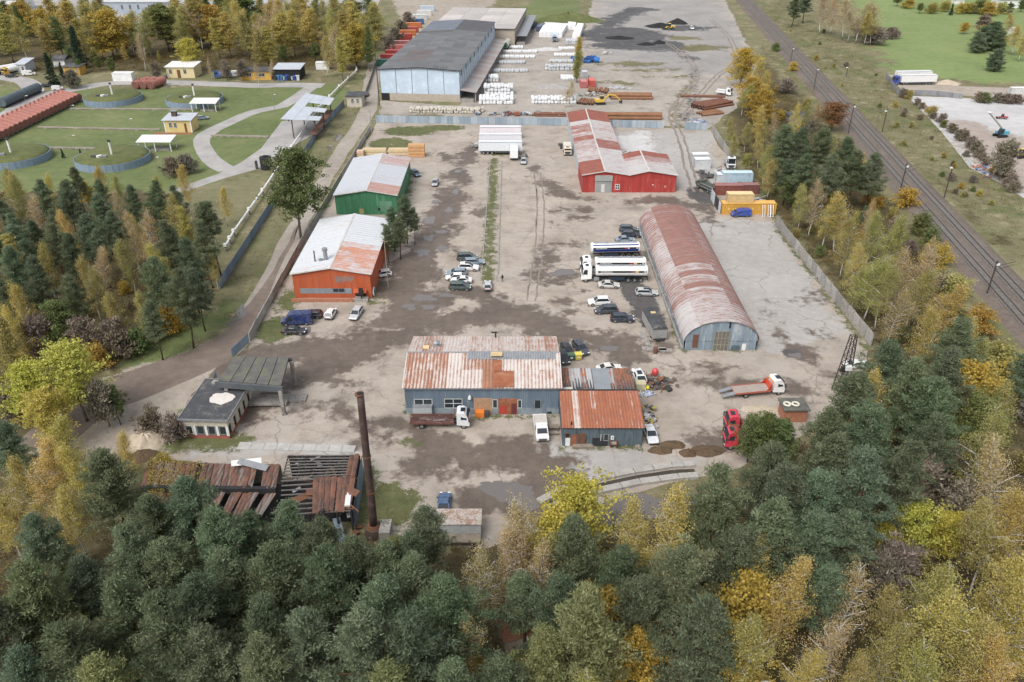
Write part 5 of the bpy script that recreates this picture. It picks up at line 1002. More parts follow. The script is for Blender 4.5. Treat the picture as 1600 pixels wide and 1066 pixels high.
LOOK = dict(youngpine='broad young pine', pine='dark green pine', tallpine='tall bare-stemmed pine', palepine='pale olive pine', spruce='dark conical spruce', birch='golden yellow birch', birchg='olive yellow birch', birchb='thinly leaved tan birch', maple='lemon yellow maple', orange='orange leaved maple', broad='green broadleaved tree', brown='rust brown oak', poplar='slim upright poplar', aspen='autumn aspen', bare='leafless grey tree', bush='leafy bush', twigbush='leafless twiggy bush')
PLACED = []
def plant(zone, kind, px, py, H=None, wide=1.0, col=None, base=False, var=None):
    """base=False: (px,py) is where the tip shows; base=True: where the foot stands"""
    vs = TREES[kind]; v = vs[(len(PLACED)*5+int(px)) % len(vs) if var is None else var]; H = H or v[2]
    if 'wood in front' in zone or 'lower right' in zone: H *= random.uniform(.90,1.08)
    x, y = G(px, py, 0 if base else H)
    if 'pine' in kind and ('in front' in zone or 'lower right' in zone) and any('pine' in p['kind'] and (p['x']-x)**2+(p['y']-y)**2 < 3.7**2 for p in PLACED): return
    PLACED.append(dict(zone=zone, kind=kind, x=x, y=y, H=H, px=px, py=py, v=v, wide=wide, col=col))
def grow():
    by = {}
    for p in PLACED: by.setdefault((p['zone'], LOOK[p['kind']]), []).append(p)
    for (zn, look), L in by.items():
        L.sort(key=lambda p: 800+F_PX*p['x']/(p['y']*_c+_s*CAM_H))
        for i, p in enumerate(L):
            n = len(L); o = ('leftmost' if i == 0 else 'rightmost' if i == n-1 else '%d%s from the left' % (i+1, {1:'st',2:'nd',3:'rd'}.get((i+1) % 10 if (i+1)//10 != 1 else 0, 'th')))
            lab = '%s %s' % (look, zn) if n == 1 else '%s %s, %s' % (look, zn, o)
            t = thing(NAMES[p['kind']], lab, 'bush' if 'bush' in p['kind'] else 'tree', (p['x'], p['y'], 0), random.uniform(0, 6.28), 'trees '+zn if n > 1 else None)
            s = p['H']/p['v'][2]; sx = s*p['wide']*random.uniform(.93,1.07); t.scale = (sx, sx, s)
            inst('trunk', p['v'][0], t); c = inst('crown', p['v'][1], t); v_ = random.uniform(.74,1.10) if 'pine' in p['kind'] else random.uniform(.84,1.10) if p['kind'] != 'maple' else 1.12; c.color = (v_*random.uniform(.93,1.07), v_, v_*random.uniform(.90,1.06), 1)
# ---- foreground forest, bottom rows
Z = 'at the bottom edge of the wood in front'
for a in ((31,885,'palepine',17),(93,974,'pine',17),(242,932,'pine',18),(20,1020,'pine',16),(141,1035,'palepine',15),(310,985,'pine',16),(205,1025,'pine',15),(400,1000,'pine',15),(470,950,'pine',17),(560,945,'pine',17),(640,960,'pine',17),(700,905,'pine',17),(600,1045,'palepine',15),(700,1035,'pine',15),(780,1020,'pine',14),
          (918,918,'palepine',18),(850,985,'palepine',15),(1110,935,'pine',17),(1050,1000,'pine',14),(1000,985,'orange',9),(1185,960,'birchg',14),(1235,890,'birch',15),(1335,895,'birchb',15),(1300,960,'birchb',13),(1395,965,'birchg',15),(1462,872,'birchg',17),(1430,925,'birchg',15),(1505,900,'birchg',17),(1590,860,'birch',17),(1545,960,'birchg',15),(1590,990,'birch',13),(1260,1010,'birch',12),(1350,1030,'birchg',12),(1470,1010,'birchg',14),(330,1045,'pine',13),(500,1040,'pine',13),(1155,1030,'orange',9),(-20,950,'pine',17),(70,1050,'pine',13),(440,1050,'orange',8),(1620,920,'birch',16)): plant(Z, a[2], a[0], a[1], a[3], 1.15 if 'pine' in a[2] else 1.05)
Z = 'in the middle of the wood in front'
for a in ((155,705,'pine',17),(45,805,'pine',14),(285,748,'pine',16),(190,825,'pine',17),(250,850,'pine',17),(330,800,'pine',16),(355,865,'pine',17),(120,870,'pine',15),(445,785,'pine',16),(410,860,'pine',17),(505,855,'pine',17),(545,885,'pine',17),(480,905,'pine',16),(615,840,'palepine',13),(662,792,'pine',15),(590,900,'pine',16),(650,870,'pine',16),(740,870,'tallpine',18),(400,930,'pine',16),(300,900,'pine',17),(180,910,'pine',16),(60,900,'pine',15),(720,960,'birchb',13),
          (905,806,'pine',15),(968,853,'pine',16),(1052,773,'birch',17),(1000,800,'birch',15),(1070,850,'tallpine',18),(1121,876,'pine',17),(1128,730,'pine',18),(1150,770,'pine',17),(1105,790,'pine',16),(1187,845,'birch',13),(825,785,'birchb',16),(790,835,'birchb',14),(850,850,'birchb',13),(905,752,'maple',13),(865,800,'maple',11),(1215,782,'pine',17),(1232,850,'pine',16),(1160,830,'pine',16),(1295,885,'pine',15),(1090,905,'pine',15),(1010,900,'pine',14),(960,920,'orange',10),(870,910,'pine',14),(820,900,'pine',13),(1180,900,'orange',11)): plant(Z, a[2], a[0], a[1], a[3], 1.15 if 'pine' in a[2] else 1.05)
for a in ((228,772,'pine',15),(318,792,'pine',14),(385,800,'pine',14),(498,812,'pine',14),(545,845,'pine',15),(600,850,'pine',14),(635,835,'pine',14),(760,850,'birchb',13),(805,800,'birchb',14)): plant('at the burnt shed front', a[2], a[0], a[1], a[3], 1.1)
Z = 'in the wood at lower right'
for a in ((1432,782,'maple',9),(1392,815,'maple',7),(1490,800,'maple',8),(1240,730,'pine',18),(1290,735,'pine',18),(1215,690,'pine',17),(1262,690,'pine',17),(1310,680,'pine',18),(1370,640,'tallpine',19),(1330,640,'pine',17),(1300,640,'pine',15),(1415,640,'pine',18),(1350,580,'pine',17),(1395,532,'pine',17),(1440,560,'pine',18),(1475,590,'pine',18),(1510,497,'pine',17),(1495,545,'pine',17),(1385,590,'pine',17),(1430,690,'pine',17),(1360,710,'pine',18),(1470,650,'pine',16),(1390,760,'bare',9),(1450,720,'bare',10),(1520,760,'bare',9),(1560,650,'birchg',17),(1590,690,'birchb',16),(1575,790,'birchg',14),(1530,570,'orange',12),(1575,600,'birchg',14),(1540,620,'broad',12),(1500,700,'bare',9),(1550,830,'bare',9),(1410,860,'bare',8),(1330,800,'pine',15),(1275,800,'pine',16),(1180,715,'pine',14),(1600,760,'birch',15),(1330,850,'broad',9),(1380,870,'bare',8),(1182,652,'broad',8),(1205,648,'broad',8),(1228,660,'broad',8)): plant(Z, a[2], a[0], a[1], a[3], 1.15 if 'pine' in a[2] else 1.05)
Z = 'between the concrete wall and the railway'
for a in ((1283,278,'birchb',15),(1322,298,'birch',15),(1335,340,'birchg',14),(1375,330,'birchg',13),(1402,338,'birchg',15),(1420,385,'birchb',15),(1455,395,'birchb',15),(1440,420,'birchg',14),(1480,440,'birch',14),(1465,480,'birch',13),(1375,400,'birchg',14),(1352,385,'birch',13),(1525,500,'birch',13),(1545,530,'birchg',12),(1230,195,'pine',17),(1255,200,'pine',17),(1290,200,'pine',17),(1325,215,'pine',17),(1345,235,'pine',16),(1372,240,'pine',16),(1300,240,'pine',16),(1262,240,'pine',16),(1235,250,'pine',12),(1210,250,'birchg',11),(1225,215,'birch',12),(1200,230,'birchg',11),(1170,190,'birchg',10),(1150,210,'birchg',8),(1190,165,'birch',12),(1215,180,'birchb',9),(1165,75,'orange',15),(1185,90,'birch',14),(1155,85,'birch',13),(1178,120,'orange',13),(1200,110,'birch',12),(1165,130,'birchg',12),(1195,140,'orange',12),(1145,185,'birchg',9),(1260,290,'birchg',12),(1300,310,'birchg',13),(1240,275,'broad',9),(1390,420,'birchg',13),(1345,420,'birchg',10),(1410,450,'birchb',13),(1490,480,'broad',8),(1420,300,'bush',4),(1440,340,'bush',4),(1470,390,'bush',4),(1500,440,'bush',4),(1455,360,'bush',3),(1530,490,'bush',4),(1240,100,'bush',3),(1215,70,'bush',3),(1230,130,'twigbush',4),(1560,545,'bush',5),(1585,570,'bush',5)): plant(Z, a[2], a[0], a[1], a[3], 1.25)
# ---- the wood left of the access road
Z = 'in the wood left of the works'
for a in ((15,265,'birch',13),(60,280,'pine',15),(100,282,'pine',16),(150,300,'pine',15),(200,290,'pine',14),(240,282,'pine',14),(270,290,'pine',13),(40,312,'birchb',14),(20,350,'pine',15),(75,350,'pine',15),(130,335,'pine',15),(195,328,'birchb',15),(218,332,'birchb',15),(190,372,'birchg',13),(255,345,'pine',15),(285,372,'pine',16),(322,318,'tallpine',17),(310,345,'pine',15),(240,400,'pine',16),(275,420,'pine',16),(10,385,'pine',16),(45,400,'pine',15),(60,380,'birchg',13),(130,400,'birchg',14),(150,420,'birchg',13),(100,430,'pine',14),(20,440,'birch',14),(10,480,'birch',13),(-10,420,'pine',15),(170,455,'birchg',11),(215,455,'birchg',11),(300,420,'pine',13),(230,470,'pine',12),(80,470,'broad',11),(50,500,'bare',9),(120,500,'bare',8),(170,500,'bare',7),(345,292,'birch',10),(210,520,'bush',4),(240,500,'bush',4),(265,490,'bush',4),(180,530,'twigbush',4),(150,545,'bush',4),(290,480,'bush',3),(90,530,'bush',5),(30,530,'bush',5),(330,400,'birch',8),(0,310,'pine',15),(-15,350,'pine',15),(170,330,'pine',15),(150,280,'pine',10),(128,283,'orange',7),(155,255,'birch',8),(290,250,'twigbush',4)): plant(Z, a[2], a[0], a[1], a[3])
Z = 'by the junction at far left'
for a in ((95,540,'maple',14),(30,570,'maple',12),(150,600,'bare',8),(60,610,'maple',11),(80,652,'birch',15),(45,700,'birch',14),(120,690,'birch',13),(170,606,'broad',7),(15,720,'birch',12),(180,680,'birch',10),(0,660,'pine',13),(90,750,'birch',13),(-10,760,'birch',13),(235,648,'twigbush',3),(270,660,'twigbush',3),(255,720,'bush',3),(10,610,'bare',7)): plant(Z, a[2], a[0], a[1], a[3])
# ---- trees inside the works
Z = 'inside the works'
plant('with divided trunk towering beside the concrete wall near the green hall', 'broad', 472, 375, 22, 1.05, base=True, var=0)
for a in ((632,305,'pine',12),(612,322,'pine',11),(603,352,'pine',9),(645,325,'pine',9),(622,340,'pine',10)): plant('standing between the green and orange halls', a[2], a[0], a[1], a[3], 1.0)
# ---- behind the tank farm
Z = 'in the tree belt behind the tank farm'
k = 0
for row, (py0, xs_, hr) in enumerate(((62, range(-10, 640, 27), (17,22)), (78, range(-10, 612, 25), (18,23)), (94, range(0, 600, 26), (17,22)), (106, range(400, 590, 21), (14,20)), (50, range(-10,640,30), (15,20)))):
    for px in xs_:
        px2 = px+random.uniform(-9,9); py2 = py0+random.uniform(-6,6); h = random.uniform(*hr)
        if px2 > 588: continue
        if 195 < px2 < 262 and row != 2: h *= .55
        if 55 < px2 < 95: h *= .75
        if 255 < px2 < 320 and py2 > 88: py2 -= 12
        if 425 < px2 < 500 and py2 > 98: continue
        kind = random.choice(['aspen','aspen','aspen','birchg','birchg','birchg','birch','broad','birchb','aspen']) if random.random() > .08 else 'orange'
        plant(Z, kind, px2, py2, h, random.uniform(1.2,1.6), base=True)
for px, py, kd, h in ((70,82,'spruce',13),(92,97,'spruce',7),(110,40,'spruce',18),(215,52,'birchb',16),(150,88,'broad',6),(170,90,'broad',7),(120,92,'broad',6),(240,98,'bare',7),(350,95,'bare',8),(325,90,'birchb',9),(375,95,'bare',8),(400,100,'birchb',9),(420,96,'birchb',9),(110,118,'twigbush',5),(95,232,'spruce',3),(124,233,'spruce',3),(265,255,'twigbush',4),(290,60,'maple',14),(530,60,'aspen',17),(505,55,'birch',17),(572,44,'aspen',18),(618,50,'twigbush',5),(610,62,'twigbush',5),(625,38,'twigbush',5),(637,25,'twigbush',5)): plant(Z, kd, px, py, h)
Z = 'in the storage yard'
for px, py, kd, h in ((905,60,'poplar',14),(903,82,'poplar',12),(893,128,'birchb',8),(885,138,'birchb',7)): plant(Z, kd, px, py, h, 1.5)
Z = 'by the meadow beyond the railway'
for px, py, kd, h in ((1245,-5,'pine',16),(1262,-10,'pine',16),(1290,-5,'birchb',19),(1308,-8,'birchb',20),(1328,-2,'birchb',20),(1350,2,'birchb',20),(1372,8,'birchb',19),(1362,18,'birch',16),(1335,15,'birchb',16),(1350,40,'twigbush',6),(1370,50,'twigbush',6),(1395,48,'twigbush',4),(1543,42,'youngpine',11),(1556,36,'youngpine',12),(1533,52,'youngpine',9),(1566,50,'youngpine',9),(1562,78,'youngpine',9),(1595,38,'birch',14),(1605,50,'birch',13),(1540,25,'bare',9),(1585,22,'birch',12),(1555,35,'orange',11),(1510,35,'orange',6),(1420,0,'bush',5),(1440,5,'broad',6),(1460,8,'bush',5),(1490,5,'spruce',7),(1505,8,'bush',5),(1520,8,'bush',5),(1535,5,'bush',6),(1550,8,'bush',6),(1565,8,'bush',5),(1580,5,'broad',6),(1480,5,'bush',5),(1405,-8,'broad',7),(1600,0,'broad',7),(1542,148,'bush',3),(1560,150,'twigbush',2.5),(1533,149,'twigbush',2.5),(1575,151,'twigbush',2.5),(1590,152,'twigbush',2.5)): plant(Z, kd, px, py, h, 1.45 if kd != 'spruce' else 1)
for k in range(22):
    f = k/21; plant('in the scrub line along the concrete plot', random.choice(['twigbush','twigbush','bush']), 1412+f*(1585-1412)+random.uniform(-4,4), 152+(f**1.15)*(300-152)+random.uniform(-3,3), random.uniform(1.6,2.8), 1.2, base=True)
for k in range(34):
    f = random.random(); plant('scattered on the railway verge', random.choice(['twigbush','bush','bush']), 1235+f*330+random.uniform(-10,30), 60+f*320+random.uniform(-30,30)-25, random.uniform(.8,1.7), 1.2, base=True)
plant('standing at the railway edge above the dark pines', 'brown', 1297, 206, 9.5, 1.25, base=True)
plant('on the edge of the concrete plot', 'bare', 1562, 283, 11, 1.0, base=True)

OUT = [(-80,640),(150,705),(230,745),(300,805),(400,805),(440,795),(560,850),(600,865),(680,855),(760,870),(850,835),(950,835),(1000,805),(1090,775),(1120,745),(1160,690),(1230,665),(1300,610),(1350,580),(1400,530),(1500,505),(1700,470)]
def fill(zone_, poly, n, dmin, kinds, Hr, limit=None):
    W_ = np.array(PX(poly)); lo, hi = W_.min(0), W_.max(0); k = 0
    for q in rng.uniform(lo, hi, (n*12, 2)):
        if k >= n: break
        if sdf(q[None], W_)[0] < 0 or any((q[0]-p['x'])**2+(q[1]-p['y'])**2 < dmin**2 for p in PLACED): continue
        H = random.uniform(*Hr); dep = q[1]*_c+(CAM_H-H)*_s; px = 800+F_PX*q[0]/dep; py = 533+F_PX*((CAM_H-H)*_c-q[1]*_s)/dep
        if limit and py < np.interp(px, [a for a, b in limit], [b for a, b in limit]): continue
        if px < -60 or px > 1660 or py > 1066: continue
        kd = random.choice(kinds); plant(zone_, kd, px, py, H); k += 1
front_g = [(-120,760),(230,830),(560,900),(860,920),(1000,880),(1150,800),(1330,700),(1400,640),(1560,620),(1760,720),(1760,1400),(-120,1400)]
fill('filling the wood in front', front_g, 16, 5.0, ['pine']*6+['palepine','birchg','birch','tallpine'], (12,16), OUT)
fill('filling the wood left of the works', [(-100,330),(300,325),(325,440),(230,520),(130,590),(-100,640)], 34, 4.2, ['pine']*5+['birchg']*2+['birch','birchb','aspen'], (11,15))
fill('filling the strip by the railway', [(1225,360),(1150,235),(1185,130),(1270,195),(1380,330),(1540,530),(1430,630),(1365,540)], 16, 4.0, ['birchg']*3+['birch','birchb','pine'], (7,12))
fill('low along the railway strip', [(1225,360),(1150,235),(1185,100),(1290,190),(1390,330),(1545,530),(1430,630),(1365,540)], 50, 2.4, ['bush']*3+['twigbush'], (1.8,3.2))
fill('low in the wood in front', front_g, 40, 2.4, ['bush']*3+['twigbush'], (2.2,4), OUT)
fill('low at the wood left of the works', [(-60,420),(300,430),(325,470),(220,545),(130,595),(-60,630)], 24, 2.4, ['bush']*3+['twigbush'], (1.8,3.2))
fill('low in the tree belt behind the tank farm', [(-20,112),(-20,60),(560,48),(590,60),(575,100),(430,104),(250,100),(120,108)], 60, 5, ['broad']*2+['birchg','aspen','bare'], (5,9))
grow()
# ---- undergrowth of the woods: nobody could count it
def undergrowth(name, px_polys, n_cl, per, cols, size, hgt, spread, seed, mat=None):
    rs = np.random.default_rng(seed); pts = []
    for poly in px_polys:
        W_ = np.array(PX(poly)); lo, hi = W_.min(0), W_.max(0); ar = abs(sum(W_[i-1][0]*W_[i][1]-W_[i][0]*W_[i-1][1] for i in range(len(W_))))/2
        q = rs.uniform(lo, hi, (int(n_cl*(hi-lo).prod()), 2)); q = q[sdf(q, W_) > 0]; pts.append(q)
    c = np.concatenate(pts); k = len(c); hs = rs.uniform(.3, 1, k)*hgt; P = np.repeat(np.c_[c, np.zeros(k)], per, 0); hh = np.repeat(hs, per)
    P += rs.normal(0, 1, P.shape)*np.array([spread, spread, 0]); P[:,2] = rs.uniform(.02, 1, len(P))*hh
    T = np.stack([np.clip(np.repeat(rs.uniform(0,1,k), per)+rs.normal(0,.1,len(P)),0,1), rs.uniform(0,1,len(P))],1)
    me = cards(name, P, np.c_[rs.normal(0,.7,(len(P),2)), rs.uniform(0,1,len(P))], rs.uniform(.6,1.3,len(P))*size, rs.uniform(.6,1.3,len(P))*size*.6, T, mat or leaf_mat(name+'_leaves', cols, .25)); return struct(inst(name, me), 'stuff')
front_px = [(-60,860),(230,800),(560,850),(760,850),(860,850),(1000,800),(1150,745),(1330,650),(1400,600),(1540,640),(1700,760),(1700,1250),(-60,1250)]
undergrowth('undergrowth', [front_px, [(-60,330),(330,320),(330,470),(220,540),(150,590),(-60,630)], [(1225,370),(1150,240),(1190,120),(1290,200),(1400,330),(1560,545),(1420,640),(1370,545)], [(0,100),(560,60),(560,100),(420,112),(100,112),(0,110)]], .22, 26, [(.075,.055,.03),(.17,.11,.04),(.11,.11,.04)], .34, 1.6, .75, 5)
undergrowth('verge_weeds', [[(1185,10),(1235,0),(1420,150),(1600,320),(1600,430),(1450,290),(1320,150)], [(1175,80),(1200,70),(1300,170),(1400,320),(1560,500),(1540,520),(1370,320),(1290,200)], [(345,470),(545,165),(575,130),(570,160),(420,390),(375,480)], [(150,600),(220,545),(340,475),(375,485),(330,530),(250,572)], [(545,750),(640,745),(660,820),(600,830),(560,820)]], .16, 16, [(.10,.12,.035),(.17,.175,.06),(.27,.235,.12)], .30, .6, .8, 6)
# ------------------------------------------------------------ walls and fences: every panel its own piece
def panel_fence(name, label, pts, wpan, h, mesh_fn, post=None, cat='fence', base_z=0.0, colf=None, wob=.01):
    p0 = Vector((*pts[0], 0)); t = thing(name, label, cat, p0); cache = {}
    for i in range(len(pts)-1):
        a, b = Vector((*pts[i],0)), Vector((*pts[i+1],0)); L = (b-a).length; n = max(1, round(L/wpan)); w = L/n; d = (b-a)/L; rz = math.atan2(d.y, d.x)
        if round(w,2) not in cache: cache[round(w,2)] = mesh_fn(w, h)
        for k in range(n):
            o = inst('fence_panel' if 'fence' in name else 'wall_panel', cache[round(w,2)], t, a-p0+d*(k*w)+Vector((0,0,base_z)), rz+random.uniform(-wob,wob)); o.rotation_euler.x = random.uniform(-wob,wob)*2
            if colf: o.color = (*colf(),1)
            if post: inst('post', post, t, a-p0+d*(k*w))
    return t
m_fblue = M('fence_blue_steel', (.33,.40,.46), .7, .3, .8, objcol=True, streak=True)
def sheet_panel(w, h):
    mb = MB(); n = 8; pr = [(w*i/n, (.05 if i % 2 else -.0)) for i in range(n+1)]
    mb.add([(x,y,z) for z in (0.08,h) for x,y in pr], [(i,i+1,n+2+i,n+1+i) for i in range(n)]+[(n+1+i,n+2+i,i+1,i) for i in range(0)]); mb.box(0,w,.06,.09,h-.3,h-.22); mb.box(0,w,.06,.09,.3,.38)
    return mb.mesh('fence_panel', m_fblue)
post_s = MB().box(-.05,.05,.05,.15,0,2.5).mesh('post', m_steel)
cfb = lambda: random.choice([(.33,.40,.46),(.28,.35,.41),(.38,.45,.50),(.42,.47,.51),(.30,.36,.42)])
panel_fence('steel_fence', 'pale blue corrugated steel fence closing the far end of the yard', [(-47.4,279.2),(19.0,275.2)], 2.1, 2.6, sheet_panel, post_s, colf=cfb)
panel_fence('steel_fence', 'short pale blue steel fence right of the red hall', [(32.2,273.6),(51.6,271.6)], 2.1, 2.6, sheet_panel, post_s, colf=cfb)
panel_fence('steel_fence', 'short pale blue steel fence at the birches, right of the track', [(58.5,270.2),(66.2,269.4)], 2.1, 2.6, sheet_panel, post_s, colf=cfb)
m_cpanel = M('concrete_panel', (.46,.44,.41), .92, .4, .5, dirt=(.20,.19,.17), damt=.45, objcol=True, bump=.2)
def conc_panel(w, h):
    mb = MB(); mb.box(.03,w-.03,-.06,.06,0,h); mb.box(.2,w-.2,-.085,-.061,.25,h-.25); mb.box(.2,w-.2,.061,.085,.25,h-.25); return mb.mesh('wall_panel', m_cpanel)
post_c = MB().box(-.1,.1,-.12,.12,0,2.75).mesh('post', m_conc2)
cgr = lambda: random.choice([(.46,.44,.41),(.40,.38,.35),(.50,.48,.45),(.36,.34,.32),(.44,.41,.37)])
rw = PX([(1122,226),(1150,268),(1163,288)]); panel_fence('concrete_wall', 'short weathered concrete panel wall beside the scrap yard under birches', [(67.2,268),(66.5,250),(66.0,236)], 3.0, 2.5, conc_panel, post_c, 'wall', colf=cgr)
panel_fence('concrete_wall', 'long grey concrete panel wall along the birches at right', [(65.0,184.5),(65.4,150),(65.9,126.4)], 2.9, 2.6, conc_panel, post_c, 'wall', colf=cgr)
panel_fence('concrete_wall', 'long low pale concrete wall between access road and halls', [(-48.6,128),(-49.0,172),(-47.8,271)], 3.0, 1.9, conc_panel, None, 'wall', colf=lambda: random.choice([(.52,.50,.47),(.46,.44,.41),(.56,.54,.51)]))
m_fdark = M('fence_slate_steel', (.20,.26,.33), .75, .3, .8, objcol=True, streak=True)
panel_fence('boundary_fence', 'slate blue sheet fence between access road and the pipeline', [G(344,452),G(430,318),G(498,208),G(538,165)], 2.5, 2.1, lambda w, h: MB().box(.02,w-.02,-.02,.02,0,h).mesh('fence_panel', m_fdark), None, colf=lambda: random.choice([(.19,.25,.33),(.22,.28,.36),(.16,.22,.30)]))
panel_fence('boundary_fence', 'grey slab wall along the hedge by the white trailers', [G(1384,122),G(1402,148),G(1462,150),G(1503,155)], 3.0, 2.0, conc_panel, None, colf=lambda: random.choice([(.30,.31,.33),(.25,.26,.28)]))
panel_fence('board_fence', 'weathered board fence beside the access road verge by the warehouse', [G(565,168),G(578,130),G(590,95)], 2.5, 1.6, lambda w, h: MB().box(.02,w-.02,-.03,.03,0,h).mesh('fence_panel', M('grey_board', (.24,.235,.22), .9, .35)), None)
# entrance gate leaves
for lab, a, b in (('open blue barred gate leaf at the end of the concrete wall', (-48.6,127.5), G(364,560)), ('blue barred gate leaf beside the gatehouse canopy', G(340,596), G(334,610))):
    p0 = Vector((*a,0)); d = Vector((*b,0))-p0; L = d.length; t = thing('gate_leaf', lab, 'gate', p0, math.atan2(d.y,d.x))
    for z in (.25,1.9): MB().box(0,L,-.04,.04,z-.05,z+.05).build('gate_rail', m_fdark, t, color=(.10,.18,.28))
    MB().box(.05,L-.05,-.015,.015,.3,1.85).build('gate_sheet', m_fdark, t, color=(.36,.44,.50))
    n = int(L/.45)
    for k in range(n+1): MB().box(L*k/n-.03,L*k/n+.03,-.035,.035,.2,2.0).build('gate_bar', m_fdark, t, color=(.10,.18,.28))
# ------------------------------------------------------------ gatehouse, concrete canopy, burnt shed, chimney
def gatehouse():
    A, B, Cc = Vector((*G(290,684),0)), Vector((*G(360,686),0)), Vector((*G(386,640),0)); u = (B-A).normalized(); rz = math.atan2(u.y,u.x); L = (B-A).length; D = 10.6; h = 3.5
    t = thing('gatehouse', 'derelict cream gatehouse with black felt roof and red plinth', 'gatehouse', A, rz); m_cream = M('cream_render', (.62,.57,.47), .9, .3, .8, dirt=(.33,.28,.22), damt=.4); m_redb = M('red_plinth', (.36,.12,.09), .9, .35, 1.2)
    MB().box(.1,L-.1,.1,D-.1,.0,h-.1).build('core', m_dark, t); MB().box(0,L,0,D,0,.55).build('plinth', m_redb, t); MB().box(-.02,L+.02,-.02,D+.02,2.35,h).build('upper_wall', m_cream, t)
    n = 4; w = L/n
    for i in range(n+1): xx = min(max(i*w,.2),L-.2); MB().box(xx-.2,xx+.2,-.01,.2,.55,2.36).build('pier', m_white, t)
    for i in range(n): window(t, (i*w+.35,(i+1)*w-.35,.75,2.25), .16, 1, 1, frame=m_steel if i else m_white)
    MB().box(-.02,.2,.2,D,.55,2.36).build('side_wall', m_cream, t)
    for i in range(5):
        y = .3+i*2.1; MB().box(L-.2,L+.012,y+.9,min(y+2.1,D),.55,2.36).build('side_wall', m_cream, t)
        if i < 4: MB().box(L-.16,L-.1,y,y+.88,.8,2.25).build('side_window', m_glass, t)
    rf = MB().box(-.35,L+.35,-.35,D+.35,h,h+.22).build('roof', m_felt, t)
    for (a,b,c,d) in ((-.4,L+.4,-.42,-.3),(-.4,L+.4,D+.3,D+.42),(-.42,-.3,-.3,D+.3),(L+.3,L+.42,-.3,D+.3)): MB().box(a,b,c,d,h-.03,h+.30).build('roof_edge', m_steel if c < 0 else m_conc2, rf)
    P = [(L*.62+ (1.9*math.cos(a))*(1+.3*mnoise.noise((math.cos(a)*2,math.sin(a)*2,3))), D*.52+(1.6*math.sin(a))*(1+.3*mnoise.noise((math.cos(a)*2,math.sin(a)*2,7)))) for a in [2*PI*i/24 for i in range(24)]]
    MB().prism(P, h+.21, h+.25).build('bare_patch', M('white_screed', (.70,.66,.62), .9, .25, 1.5, dirt=(.55,.42,.33), damt=.3), rf)
    MB().box(L*.18,L*.55,D-1.2,D-.3,h+.2,h+.5).build('parapet', m_conc2, rf)
gatehouse()
def canopy():
    FL, FRr, BR, BL = (345,604),(437,608),(452,566),(366,563); h = 5.0
    P = [Vector((*G(*p,h),h)) for p in ((341,598),(440,606),(452,562),(368,560))]; o = P[0].copy(); o.z = 0; t = thing('concrete_canopy', 'derelict concrete canopy of mossy slabs on tall posts beside the gatehouse', 'canopy', o); P = [p-o for p in P]; m_slab = M('mossy_slab', (.155,.15,.14), .95, .45, .6, dirt=(.13,.14,.05), damt=.35, bump=.3)
    up = Vector((0,0,.42)); n = 5
    for i in range(n):
        a = P[0].lerp(P[1],(i+.03)/n); b = P[0].lerp(P[1],(i+.97)/n); c = P[3].lerp(P[2],(i+.97)/n); d = P[3].lerp(P[2],(i+.03)/n)
        MB().add([a,b,c,d]+[q+up for q in (a,b,c,d)], [(3,2,1,0),(4,5,6,7),(0,1,5,4),(1,2,6,5),(2,3,7,6),(3,0,4,7)]).build('roof_slab', m_slab, t, (0,0,random.uniform(0,.05)))
    mdk = M('dark_beam', (.10,.11,.12), .9, .3); MB().beam(P[0]+Vector((-.3,-.35,-.1)),P[1]+Vector((.3,-.35,-.1)),.35,1.0).build('front_beam', mdk, t); MB().beam(P[3]+Vector((0,.1,-.1)),P[2]+Vector((.4,.1,-.1)),.35,.7).build('rear_beam', mdk, t)
    for q in (P[1]+Vector((-.2,-.3,0)),P[2]+Vector((.3,0,0)),P[0]+Vector((1.2,-.2,0)),P[3]+Vector((.5,0,0))): MB().box(q.x-.28,q.x+.28,q.y-.28,q.y+.28,0,h-.3).build('post', m_conc2, t)
    for k, (px,py) in enumerate(((420,625),(400,632))):
        c = Vector((*G(px,py),0))-o; MB().obox((c.x,c.y,.25+.3*k), 6.2-k, 1.0, .18, .03).build('loading_dock_slab', m_conc2, t)
canopy()
